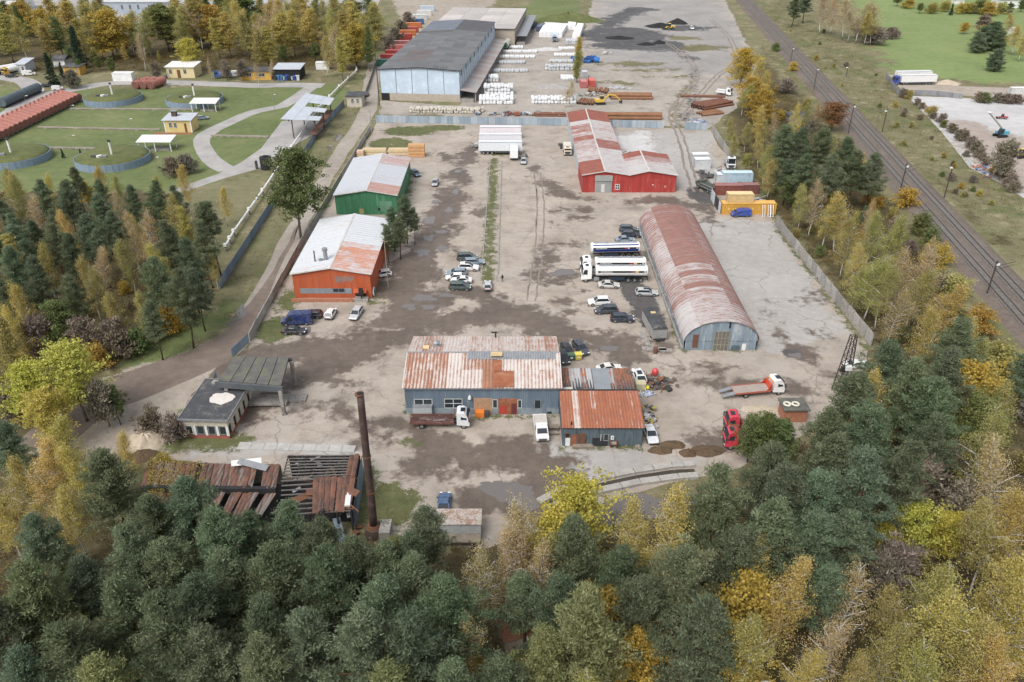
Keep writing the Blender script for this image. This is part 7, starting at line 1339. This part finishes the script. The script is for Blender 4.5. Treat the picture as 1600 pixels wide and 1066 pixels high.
row = [(603,103,ga,'green container, nearest of the row along the warehouse'),(609,95,ra,'dark red container behind the green one'),(616,88,ra,'red container, third of the row along the warehouse'),(623,80,(.40,.12,.11),'faded red container with rusty roof in the row'),(628,73,(.42,.17,.16),'pinkish red container in the middle of the row'),(632,62,ra,'deep red container stacked at front of the tall group'),(637,56,oa,'orange container between two red ones'),(641,51,(.38,.07,.06),'red container right behind the orange one'),(646,44,oa,'large orange container beside the blue one'),(650,38,ba,'blue container in the row along the warehouse'),(656,31,wa,'grey white container behind the blue one'),(663,24,(.62,.62,.60),'white container near the far end of the row'),(668,17,(.50,.58,.66),'pale blue container at the far end of the row')]
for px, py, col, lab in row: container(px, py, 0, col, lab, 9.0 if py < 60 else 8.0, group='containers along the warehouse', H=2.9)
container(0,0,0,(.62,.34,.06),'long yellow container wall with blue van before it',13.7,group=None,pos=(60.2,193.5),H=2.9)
t = container(0,0,0,(.62,.45,.22),'cream yellow container stacked on the long yellow one',6.6,2.95,pos=(57.9,194.0),H=2.2)
def stencil(parent, x0, n, z0, z1, w=.42, gap=.62, y=-1.275):
    for k in range(n): MB().box(x0+k*gap,x0+k*gap+w*random.uniform(.6,1),y-.012,y,z0,z1).build('stencil_letter', M('pale_yellow', (.72,.50,.14), .6, .1), parent)
yl = [o for o in bpy.data.objects if o.get('label','').startswith('long yellow container')][0]; stencil(yl, -4.2, 9, 1.2, 1.75); stencil(yl, -5.4, 1, 1.2, 1.8, .6)
t = thing('cable_reel_frame', 'green disc with pale ladders leaning on the yellow container', 'frame', (*G(1198,337),0)); MB().cyl((0,1.0,1.6),(0,1.15,1.6),1.2,n=20).build('green_disc', M('bright_green', (.02,.25,.08), .5, .15), t)
for i, (xa,xb) in enumerate(((-1.2,.6),(.2,1.6),(.9,2.2))): 
    MB().beam((xa-.3,-1.4,.1),(xa,.8,2.6),.1).build('ladder_rail', m_white, t); MB().beam((xa+.3,-1.4,.1),(xa+.6,.8,2.6),.1).build('ladder_rail', m_white, t)
    for k in range(6): f = (k+.5)/6; MB().beam((xa-.3+.3*f,-1.4+2.2*f,.1+2.5*f),(xa+.3+.3*f,-1.4+2.2*f,.1+2.5*f),.06).build('rung', m_white, t)
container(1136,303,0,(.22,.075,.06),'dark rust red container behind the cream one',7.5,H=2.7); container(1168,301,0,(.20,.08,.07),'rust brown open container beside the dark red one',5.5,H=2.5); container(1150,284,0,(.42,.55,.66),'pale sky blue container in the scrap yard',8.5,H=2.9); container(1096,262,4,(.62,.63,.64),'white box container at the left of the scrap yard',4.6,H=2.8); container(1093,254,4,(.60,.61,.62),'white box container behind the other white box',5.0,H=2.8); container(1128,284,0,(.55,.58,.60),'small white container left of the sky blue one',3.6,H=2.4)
box_truck(1139,261,268,'white high cab lorry facing the camera in the scrap yard', (.66,.70,.72), (.3,.3,.3), 6.0, 3.6, 1.6)
# ---- side screen of the scrap yard: black and white sheets on posts
t = thing('sheet_screen', 'black and white sheet screen left of the yellow container', 'screen', (53.0,192.5,0)); 
for k, c in enumerate(((.66,.68,.70),(.05,.05,.06),(.05,.05,.06),(.62,.66,.69),(.55,.60,.64))): MB().box(-.04,.04,k*2.2+.03,k*2.2+2.15,0,2.9).build('screen_sheet', m_cont, t, color=c)
container(911,136,92,(.46,.14,.13),'pinkish red container standing before the poplar',5,H=2.6); container(924,134,92,(.50,.08,.06),'bright red container beside the pinkish one',6,H=2.6); container(913,120,92,(.45,.46,.48),'grey white container behind the pinkish red one',4,H=2.4)
for i,(px,py,L) in enumerate(((832,44,14),(845,47,13))): container(px,py,76,(.06,.09,.15),('dark blue container at the left of the white tarps','slate blue container next to the dark blue one')[i],12.2,H=2.7)
container(1593,148,0,(.62,.62,.61),'white container at the right edge of the sand plot',8,H=2.8)
# white tarpaulin blocks
for i, (a, lab) in enumerate((([(842,58),(878,59),(887,44),(851,42)], 'broad white tarpaulin covered stack behind the lorry'), ([(886,46),(899,47),(900,42),(888,41)], 'small white tarpaulin stack beside the broad one'), ([(894,61),(906,62),(912,44),(902,43)], 'narrow white tarpaulin stack at the pole'))):
    P = [Vector((*G(*p),0)) for p in a]; o = P[0].copy(); t = thing('tarpaulin_stack', lab, 'stack', o); n = 6 if i == 0 else 2
    for k in range(n):
        q = [P[0].lerp(P[1],(k+.02)/n),P[0].lerp(P[1],(k+.98)/n),P[3].lerp(P[2],(k+.98)/n),P[3].lerp(P[2],(k+.02)/n)]; MB().prism([((v-o).x,(v-o).y) for v in q],0,2.4+random.uniform(0,.2)).build('covered_bale', M('white_tarp', (.74,.75,.76), .6, .12, .6), t)
def bags(px, py, nx, ny, nz, deg, label, col, s=1.05, jit=.12, rag=.0):
    """stack of filled bulk bags, each bag a rounded block"""
    t = thing('bag_stack', label, 'bag stack', (*G(px,py),.01), R(deg)); mb = MB()
    for k in range(nz):
        for j in range(ny):
            for i in range(nx):
                if k and random.random() < rag+.10*k: continue
                c = (i*s+random.uniform(-jit,jit)-nx*s/2, j*s+random.uniform(-jit,jit), (k+.5)*s*.92); h = s*.5; b = s*.34
                ring = lambda r, z: [(c[0]+r*q, c[1]+r*w_, c[2]+z) for q,w_ in ((-1,-.55),(-.55,-1),(.55,-1),(1,-.55),(1,.55),(.55,1),(-.55,1),(-1,.55))]
                mb.loft([ring(b,-h*.9), ring(h,-h*.5), ring(h,h*.5), ring(b,h*.92)])
    o = mb.build('bags', col, t); struct(o, 'stuff'); return t
m_bag = M('white_bag', (.70,.71,.72), .7, .2, .5); m_bagc = M('cream_bag', (.58,.54,.46), .8, .35, .8); m_bagg = M('grey_bag', (.52,.54,.56), .7, .25, .6)
for a in ((778,163,10,6,2,0,'largest white bulk bag stack at the front of the bag yard',m_bag,1.3),(782,148,9,4,3,0,'tall white bulk bag stack right behind the largest one',m_bag,1.3),(770,128,5,5,2,0,'loose white bulk bags beside the loading platform',m_bag,1.2),(797,113,14,3,1,0,'low row of grey white bags nearest the platform track',m_bagg,1.2),(802,100,10,3,1,0,'second low row of grey white bags',m_bagg,1.2),(808,91,15,3,1,0,'third low row of white bags',m_bag,1.2),(814,83,14,3,1,0,'fourth low row of white bags',m_bag,1.2),(806,76,7,3,1,0,'short row of white bags by the tank wagon',m_bag,1.2),(868,162,14,4,2,0,'white bag stack at the front right of the bag yard',m_bag,1.2),(880,110,12,3,2,0,'grey bag rows left of the poplar',m_bagg,1.2),(885,98,12,3,1,0,'long row of grey white bags left of the poplar',m_bagg,1.2),(888,88,10,3,1,0,'row of white bags beyond the poplar row',m_bag,1.2),(892,78,9,3,1,0,'white bags below the narrow tarpaulin',m_bag,1.2),(898,70,6,4,2,0,'bag stack at the foot of the narrow tarpaulin',m_bagg,1.3),(889,125,5,6,1,0,'scattered white bags at the foot of the poplar',m_bag,1.1)): bags(*a[:9], jit=.2, rag=.15)
bags(697,177,27,4,2,-3,'long ragged wall of cream sacks before the warehouse',m_bagc,.95,.22,.0); bags(748,176,5,3,2,0,'end heap of cream sacks at the canopy',m_bagc,.95,.25,.3)
# tank wagon on the siding
x, y = G(792,76); t = thing('tank_wagon', 'cream railway tank wagon with green end by the warehouse', 'tank wagon', (x,y,0), R(83)); MB().cyl((-5.5,0,2.6),(5.5,0,2.6),1.5,n=18).build('tank', M('cream_tank', (.55,.52,.44), .7, .3), t); MB().cyl((-5.7,0,2.6),(-5.5,0,2.6),1.25,n=16).build('green_end', M('green_end', (.04,.18,.12), .6, .2), t); MB().box(-5.8,5.8,-1.2,1.2,.9,1.15).build('frame', m_chassis, t)
for xx in (-4.2,-2.8,2.8,4.2):
    for s in (-1,1): wheel(t, xx, s*.76, .47, .14)
# steel pipes
def pipes(px, py, n, L, r, deg, label, mat, layers=1, spread=None, open_end=False, jit=.02):
    t = thing('pipe_stack', label, 'pipe stack', (*G(px,py),.01), R(deg)); me = MB().cyl((-L/2,0,0),(L/2,0,0),r,n=12).mesh('pipe', mat); bore = MB().cyl((-L/2-.02,0,0),(-L/2+.05,0,0),r*.84,n=10).mesh('bore', m_dark); bore2 = MB().cyl((L/2-.05,0,0),(L/2+.02,0,0),r*.84,n=10).mesh('bore', m_dark)
    for k in range(layers):
        for i in range(n-k):
            o = inst('pipe', me, t, (random.uniform(-.6,.6), (i-(n-k-1)/2)*(spread or 2.05*r), r+k*1.75*r), random.uniform(-jit,jit)); inst('bore', bore, o); inst('bore', bore2, o)
m_pipe = M('pipe_rust_orange', (.28,.14,.075), .8, .35, .6, dirt=(.25,.13,.08), damt=.3); m_pipe2 = M('pipe_rust_brown', (.22,.10,.065), .85, .4, .6)
pipes(985,154,4,16,.55,-2,'long orange brown pipe stack right of the excavator',m_pipe,2); pipes(934,143,8,7,.5,80,'short pipes seen end on behind the excavator',m_pipe,1,jit=.1); pipes(916,161,6,7,.5,75,'short pipes in front of the excavator, left',m_pipe,1,jit=.12); pipes(990,186,3,20,.6,-1,'long pipe stack just beyond the short steel fence',m_pipe,2); pipes(930,186,2,9,.6,-1,'rusty pipes behind the roof of the red hall',m_pipe2,1); pipes(1112,166,8,15,.45,32,'dark brown pipe bundle beside the birches',m_pipe2,2,jit=.05); pipes(1108,178,6,9,.4,25,'lower pile of brown pipes at the birches',m_pipe,1,jit=.1); pipes(1100,152,2,17,.4,-2,'two pipes behind the brown bundle',m_pipe2,1); pipes(858,181,5,11,.3,-2,'thin rusty pipes behind the far steel fence',m_pipe2,2)
scrap(925,150,6,3,30,'jumbled scrap between pipes and red containers',[(.45,.42,.40),(.30,.14,.09),(.55,.55,.55),(.3,.35,.32)],.8,1.2); scrap(918,97,5,5,46,'heap of blue steel tubes and tarps by the poplar',[(.03,.12,.40),(.05,.20,.55),(.20,.38,.62),(.02,.07,.22)],1.3,2.2); scrap(945,85,5,2,18,'pale scrap behind the blue tube heap',[(.55,.50,.44),(.6,.6,.6)],.9,1.0); scrap(970,139,8,1.2,14,'pale profile bars beyond the pipe stacks',[(.55,.58,.62),(.62,.64,.66)],1.0,.5)
# lumber
def lumber(px, py, w, d, nz, label, col, deg=0):
    t = thing('lumber_stack', label, 'lumber', (*G(px,py),.01), R(deg)); m_l = M('fresh_timber', (.62,.45,.25), .8, .25, 1.2, objcol=True)
    for k in range(nz):
        for s in (-.35,.35): MB().box(s*w-.08,s*w+.08,0,d,k*.95,k*.95+.1).build('bearer', m_wood, t)
        nb = 4
        for j in range(nb): MB().box(-w/2,w/2,j*d/nb+.01,(j+1)*d/nb-.01,k*.95+.1,k*.95+.9).build('board_pack', m_l, t, color=tuple(c*random.uniform(.92,1.05) for c in col))
lumber(651,246,4.9,2.2,4,'tall orange timber stack right of the green hall',(.62,.34,.17)); lumber(623,243,6.2,2.0,2,'pale timber stack in the middle behind the green hall',(.66,.52,.32)); lumber(585,243,7.2,2.0,2,'pale timber stack behind the green hall ridge',(.64,.50,.32)); lumber(563,246,2.0,2.0,2,'small pale timber stack at the concrete wall',(.62,.48,.32))
# ------------------------------------------------------------ tank farm
m_tred = M('tank_red_oxide', (.40,.17,.135), .8, .3, .5, dirt=(.27,.09,.07), damt=.35)
a0, a1 = Vector((*G(124,153,1.6),0)), Vector((*G(3,212,1.6),0)); b0 = Vector((*G(93,146.5,1.6),0)); ax = (b0-a0); n = 19; tr = (a1-a0).cross(ax.normalized()).length/18*.49; None
me_t = MB().cyl((0,0,0),(ax.length,0,0),tr,n=16).mesh('shell', m_tred); me_c = MB().cyl((-.12,0,0),(.02,0,0),tr*.9,n=16).mesh('end_cap', M('tank_end', (.21,.095,.075), .85, .35, .8)); me_r = MB().cyl((0,0,0),(.18,0,0),tr*1.02,n=16).mesh('stiffener', m_tred); me_s = MB().box(-.2,.2,-1.3,1.3,0,.9).mesh('saddle', m_conc2)
tanks = []
for i in range(n+5):
    p = a0+(a1-a0)*(i/(n-1)); lab = 'red horizontal fuel tank, %s of the long row' % ('farthest' if i == 0 else ('%d%s from the far end' % (i+1, {1:'st',2:'nd',3:'rd'}.get((i+1) % 10 if (i+1)//10 != 1 else 0,'th'))))
    t = thing('fuel_tank', lab, 'tank', (p.x,p.y,0), math.atan2(ax.y,ax.x), 'red fuel tanks in the long row'); inst('shell', me_t, t, (0,0,1.9)); inst('end_cap', me_c, t, (0,0,1.9))
    for k in range(5): inst('stiffener', me_r, t, (ax.length*(k+.5)/5,0,1.9))
    for k in (.15,.5,.85): inst('saddle', me_s, t, (ax.length*k,0,0))
    MB().cyl((ax.length*.8,0,3.3),(ax.length*.8,0,4.0),.35,n=8).build('manhole', m_tred, t)
for i, px in enumerate((212,224,236)):
    t = thing('fuel_tank', ('left','middle','right')[i]+' one of three loose red tanks beside the service road', 'tank', (*G(px,140),0), R(78), 'three loose red tanks'); MB().cyl((0,0,1.7),(9,0,1.7),1.6,n=16).build('shell', m_tred, t); MB().cyl((-.1,0,1.7),(.02,0,1.7),1.4,n=16).build('end_cap', M('tank_end'), t); MB().cyl((3,0,3.2),(3,0,4.0),.4,n=8).build('manhole', m_tred, t)
    for k in (1.5,7.5): MB().box(k-.2,k+.2,-1.2,1.2,0,.6).build('saddle', m_conc2, t)
m_wallb = M('tank_wall_blue', (.22,.29,.37), .75, .25, .6)
for i, (px,py,rpx,lab) in enumerate(((178,158,42,'far left earth covered tank with blue ring wall'),(305,160,42,'far right earth covered tank behind the white canopy'),(22,250,53,'near left earth covered tank at the picture edge'),(178,253,54,'near earth covered tank before the yellow office'))):
    x, y = G(px,py); r = rpx*y*_c/F_PX*1.0+rpx*_s*CAM_H/F_PX; t = thing('earth_covered_tank', lab, 'tank', (x,y,0), group='earth covered tanks'); k = 40; hw = 2.1
    me = MB().box(-PI*r/k*.97,PI*r/k*.97,-.1,.1,0,hw).mesh('ring_panel', m_wallb)
    for j in range(k): a = 2*PI*j/k; inst('ring_panel', me, t, (r*math.cos(a),r*math.sin(a),0), a+PI/2)
    mb = MB(); mb.loft([[(r*q*math.cos(2*PI*j/32),r*q*math.sin(2*PI*j/32),z) for j in range(32)] for q,z in ((.985,hw-.4),(.97,hw+.12),(.85,hw+.5),(.6,hw+.8),(.3,hw+.9),(.05,hw+.92))]); mb.build('turf_dome', m_turf, t, smooth=True)
    MB().cyl((r*.1,-r*.2,hw+.6),(r*.1,-r*.2,hw+4.6),.3,n=8).build('vent_post', m_white, t); MB().cyl((r*.1,-r*.2,hw+4.6),(r*.1,-r*.2,hw+5.2),.45,n=8).build('vent_cap', m_plas, t)
    for q in range(3): MB().obox((-r*.3+q*1.6,-r*.45,hw+.95),.7,.5,.4,q).build('valve_box', (m_plas,m_white,m_steel)[q], t)
for px0,px1,pyb,pyt,lab in ((301,338,175,161,'white open canopy beside the far earth tank'),(219,268,237,220,'white open canopy before the near earth tank')):
    A, B = Vector((*G(px0,pyb),0)), Vector((*G(px1,pyb),0)); h = 3.4; L = (B-A).length; t = thing('open_canopy', lab, 'canopy', A, math.atan2((B-A).y,(B-A).x)); MB().add([(-.5,-.5,h-.2),(L+.5,-.5,h-.2),(L+.5,5,h+.5),(-.5,5,h+.5),(-.5,-.5,h-.4),(L+.5,-.5,h-.4),(L+.5,5,h+.3),(-.5,5,h+.3)], [(0,1,2,3),(7,6,5,4),(0,4,5,1),(1,5,6,2),(2,6,7,3),(3,7,4,0)]).build('roof', m_white, t)
    for xx in (0,L/2,L):
        for yy in (0,4.5): MB().box(xx-.12,xx+.12,yy-.12,yy+.12,0,h-.3+yy*.12).build('post', m_white, t)
    MB().box(L*.3,L*.9,.8,3.5,.02,.5).build('pump_plinth', m_conc2, t)
def house(px0, px1, pyb, h, depth, roof_rise, label, wall, roof, cat='building', wins=(), door=None, overhang=.5, name='small_building', mono=True):
    A, B = Vector((*G(px0,pyb),0)), Vector((*G(px1,pyb),0)); L = (B-A).length; t = thing(name, label, cat, A, math.atan2((B-A).y,(B-A).x)); MB().box(0,L,0,depth,0,h).build('wall', wall, t); o = overhang
    if mono: rf = MB().add([(-o,-o,h),(L+o,-o,h),(L+o,depth+o,h+roof_rise),(-o,depth+o,h+roof_rise),(-o,-o,h-.2),(L+o,-o,h-.2),(L+o,depth+o,h+roof_rise-.2),(-o,depth+o,h+roof_rise-.2)], [(0,1,2,3),(7,6,5,4),(0,4,5,1),(1,5,6,2),(2,6,7,3),(3,7,4,0)]).build('roof', roof, t)
    else: rf = MB().add([(-o,-o,h-.1),(L+o,-o,h-.1),(L+o,depth/2,h+roof_rise),(-o,depth/2,h+roof_rise),(L+o,depth+o,h-.1),(-o,depth+o,h-.1)], [(0,1,2,3),(3,2,4,5),(0,3,5),(1,4,2)]).build('roof', roof, t)
    for f0, f1 in wins: window(t, (L*f0,L*f1,h*.38,h*.78), 0, 2)
    if door: MB().box(L*door[0],L*door[1],-.08,-.005,0,h*.72).build('door', m_rust, t)
    return t, L
m_yel = M('yellow_render', (.66,.50,.22), .85, .15, .5); m_cream2 = M('cream_wall', (.66,.56,.32), .85, .15, .5); m_zincr = M('zinc_roof', (.48,.51,.56), .6, .2, .3)
t, L = house(259,301,207,4.2,6.5,.6,'small yellow tank farm office with grey roof and brick chimney',m_yel,m_zincr,wins=((.18,.28),(.36,.46)),door=(.74,.82)); MB().box(L*.2,L*.2+1.6,3,4.4,4.2,6.2).build('chimney', M('soot_brick'), t); MB().box(L*.2-.3,L*.2+1.9,2.8,4.6,6.2,6.35).build('chimney_cap', m_steel, t)
for xx in (.15,L-.15): MB().box(xx-.2,xx+.2,-.05,-.004,0,4.1).build('white_quoin', m_white, t)
MB().box(-3,L+1,-2.4,-2.0,0,.5).build('brick_edging', M('planter_brick'), t)
house(262,305,122,4.6,9,.5,'cream building with white roof and brown door behind the service road',m_cream2,m_white,wins=((.1,.2),(.62,.72)),door=(.38,.5)); house(28,42,115,4.0,8,1.0,'pale grey hut beside the yellow tank lorries',M('pale_hut', (.50,.53,.57), .8, .15),m_zincr,door=(.6,.8)); house(101,126,118,3.6,6,.3,'orange yellow hut with dark openings behind the junction',M('orange_render', (.60,.36,.08), .8, .2),m_felt,wins=((.4,.5),(.8,.9))); house(85,103,106,3.4,7,1.5,'grey roofed cottage behind the orange yellow hut',m_white,m_felt,mono=False)
house(378,424,125,3.6,7,.3,'low ochre shed behind bare trees at the service road',M('orange_render'),m_felt,wins=((.2,.35),(.6,.8))); house(177,207,127,3.2,3.4,.1,'white box hut standing on the service road verge',m_white,m_white,overhang=.1)
t, L = house(430,470,125,4.5,9,.6,'open fronted repair shed full of blue crates',m_dark,m_zincr,name='repair_shed')
for k in range(9): MB().obox((L*(k+.6)/9.5,-.9,1.0),.8,.6,.5+random.random()*.8).build('crate', m_paint2, t, color=random.choice([(.05,.12,.40),(.6,.6,.62),(.04,.05,.07),(.10,.25,.5)]))
house(543,566,168,4.2,6,.2,'small white guard hut with flat roof by the access road',M('cream_render'),m_felt,wins=((.3,.45),(.65,.8)))
house(494,514,109,3.0,3,.1,'pale container hut behind the repair shed',m_white,m_white,overhang=.1)
# loading roof
P = [Vector((*G(px,py,6.5),6.5)) for px,py in ((438,187),(499,189),(523,154),(478,146))]; o = P[0].copy(); o.z = 0; t = thing('loading_roof', 'grey loading canopy with missing panels over the pipe rack', 'canopy', o); P = [p-o for p in P]
for i in range(6):
    for j in range(3):
        if (i,j) in ((1,2),(3,2),(3,1)): continue
        f = lambda u, v: P[0].lerp(P[3],u).lerp(P[1].lerp(P[2],u),v)
        q = [f((i+.02)/6,(j+.01)/3),f((i+.98)/6,(j+.01)/3),f((i+.98)/6,(j+.99)/3),f((i+.02)/6,(j+.99)/3)]; MB().add(q+[v+Vector((0,0,.15)) for v in q], [(0,1,2,3),(7,6,5,4),(0,4,5,1),(1,5,6,2),(2,6,7,3),(3,7,4,0)]).build('roof_panel', m_zincr, t, (0,0,random.uniform(0,.06)))
for u in (.05,.5,.95):
    for v in (.25,.85): q = P[0].lerp(P[3],u).lerp(P[1].lerp(P[2],u),v); MB().box(q.x-.15,q.x+.15,q.y-.15,q.y+.15,0,6.5).build('post', mk, t)
for v in (.2,.85): MB().beam(P[0].lerp(P[1],v)+Vector((0,0,-.3)),P[3].lerp(P[2],v)+Vector((0,0,-.3)),.25,.4).build('girder', mk, t)
MB().beam(P[0].lerp(P[1],.8)+Vector((0,0,-4.5)),P[3].lerp(P[2],.8)+Vector((0,0,-4.5)),2.2,.2).build('filling_platform', m_rust, t)
# pipeline on trestles
t = thing('pipeline', 'white pipeline on low trestles along the slate fence', 'pipeline', (*G(365,364),0)); o = Vector((*G(365,364),0)); pp = [Vector((*G(*p,1.2),1.2))-o for p in ((352,385),(365,362),(410,298),(455,230),(498,168),(530,135),(557,110),(557,92))]
for i in range(len(pp)-1): MB().cyl(pp[i],pp[i+1],.28,n=8).build('pipe_section', m_white, t)
for i in range(len(pp)-1):
    for f in (0,.5): q = pp[i].lerp(pp[i+1],f); MB().box(q.x-.1,q.x+.1,q.y-.4,q.y+.4,0,1.1).build('trestle', m_conc2, t); MB().obox((q.x,q.y,1.55),.35,.35,.3).build('flange_box', m_white, t)
for lab, a, b in (('long ground pipe across the lawn between the earth tanks',(60,200),(250,204)),('ground pipe run behind the far earth tanks',(110,171),(300,172)),('rusty ground pipe right of the service road bend',(330,213),(420,215)),('ground pipe at the near earth tanks',(60,232),(150,233))):
    p, q = Vector((*G(*a),0)), Vector((*G(*b),0)); t = thing('ground_pipe', lab, 'pipe', p); MB().beam(Vector((0,0,.3)), (q-p)+Vector((0,0,.3)), .7, .4).build('pipe_run', M('pale_conduit', (.36,.31,.27), .85, .35, .3), t)
    for k in range(8): r_ = (q-p)*((k+.5)/8); MB().box(r_.x-.5,r_.x+.5,r_.y-.5,r_.y+.5,0,.16).build('support_block', m_conc2, t)
t = thing('black_tank', 'black round plastic tank by the end of the loading apron', 'tank', (*G(417,264),0)); MB().cyl((0,0,0),(0,0,3.6),1.7,n=18).build('tank_shell', m_black, t); MB().cyl((0,0,3.6),(0,0,4.0),.6,n=10).build('lid', m_black, t); MB().box(-3.2,-2.6,-.3,.3,0,2.4).build('pump_box', m_plas, t)
x, y = G(26,160); t = thing('tank_wagon', 'dark grey tank wagon behind the long row of red tanks', 'tank wagon', (x,y,0), math.atan2((a0-a1).y,(a0-a1).x)); MB().cyl((-9,0,2.0),(16,0,2.0),1.7,n=16).build('tank', M('dark_tank', (.10,.13,.15), .6, .3), t); MB().box(-9,16,-1.2,1.2,.3,.6).build('frame', m_chassis, t)
# ------------------------------------------------------------ town beyond the trees, houses by the meadow
house(160,265,22,7,14,.5,'long blue grey industrial building behind the autumn trees',M('blue_grey_wall', (.36,.40,.46), .8, .15),M('pale_roof2', (.55,.55,.56), .7, .2),wins=((.3,.33),(.42,.45),(.54,.57)),name='industrial_building'); house(275,420,10,8,30,.8,'wide pale roofed hall at the top edge behind the trees',M('pale_hut'),M('pale_roof2'),name='industrial_building'); house(-20,30,18,7,20,.6,'white roofed building at the top left corner',m_white,M('pale_roof2'),name='industrial_building')
for i,(px,py,kd,c) in enumerate(((232,22,'suv',K['white']),(238,25,'sedan',K['slate']),(250,26,'hatch',K['silver']),(235,31,'sedan',K['navy']),(215,60,'sedan',K['white']),(76,32,'hatch',K['white']),(78,44,'sedan',K['silver']))): car(px,py,kd,c,i*17,['white off-roader in the car park beyond the autumn trees','dark saloon in the car park beyond the autumn trees','silver hatchback in the car park beyond the autumn trees','navy saloon alone in the car park beyond the trees','white saloon seen through the bare birch','white hatchback in the gap of the far trees','silver saloon below it in the gap of the far trees'][i],'cars in the far car park')
sheet('car_park', PX([(195,62),(260,52),(268,16),(190,14)]), 10, .01, m_conc)
house(1562,1592,13,5,12,3.5,'white house with grey pitched roof beyond the meadow hedge',m_white,m_felt,mono=False,wins=((.15,.3),(.45,.55)),name='house'); house(1492,1506,7,3,6,1.0,'white greenhouse behind the meadow hedge',m_white,m_white,mono=False,name='greenhouse')
container(1573,22,10,(.05,.06,.08),'dark trailer standing on the meadow',5,H=2.4); container(1578,52,0,(.6,.6,.6),'white hut half hidden behind the golden birch',4,H=3)
for i,(px,py) in enumerate(((1522,262),(1535,268),(1545,276),(1560,272))): scrap(px,py,2.5,1.5,9,('orange scrap parts left','orange scrap parts second from left','orange scrap parts third from left','blue and orange parts rightmost')[i]+' at the plot corner',[(.60,.16,.05),(.65,.22,.10),(.10,.20,.40),(.7,.7,.7)],.7,.8)
house(1232,1256,192,2.6,4,.2,'small grey hut in the thicket beside the brown oak',m_conc2,m_felt)
LEAF_LIT = leaf_mat('fallen_leaf_litter', [(.22,.15,.04),(.36,.28,.07),(.16,.15,.05)], .1)
burnt_shed()
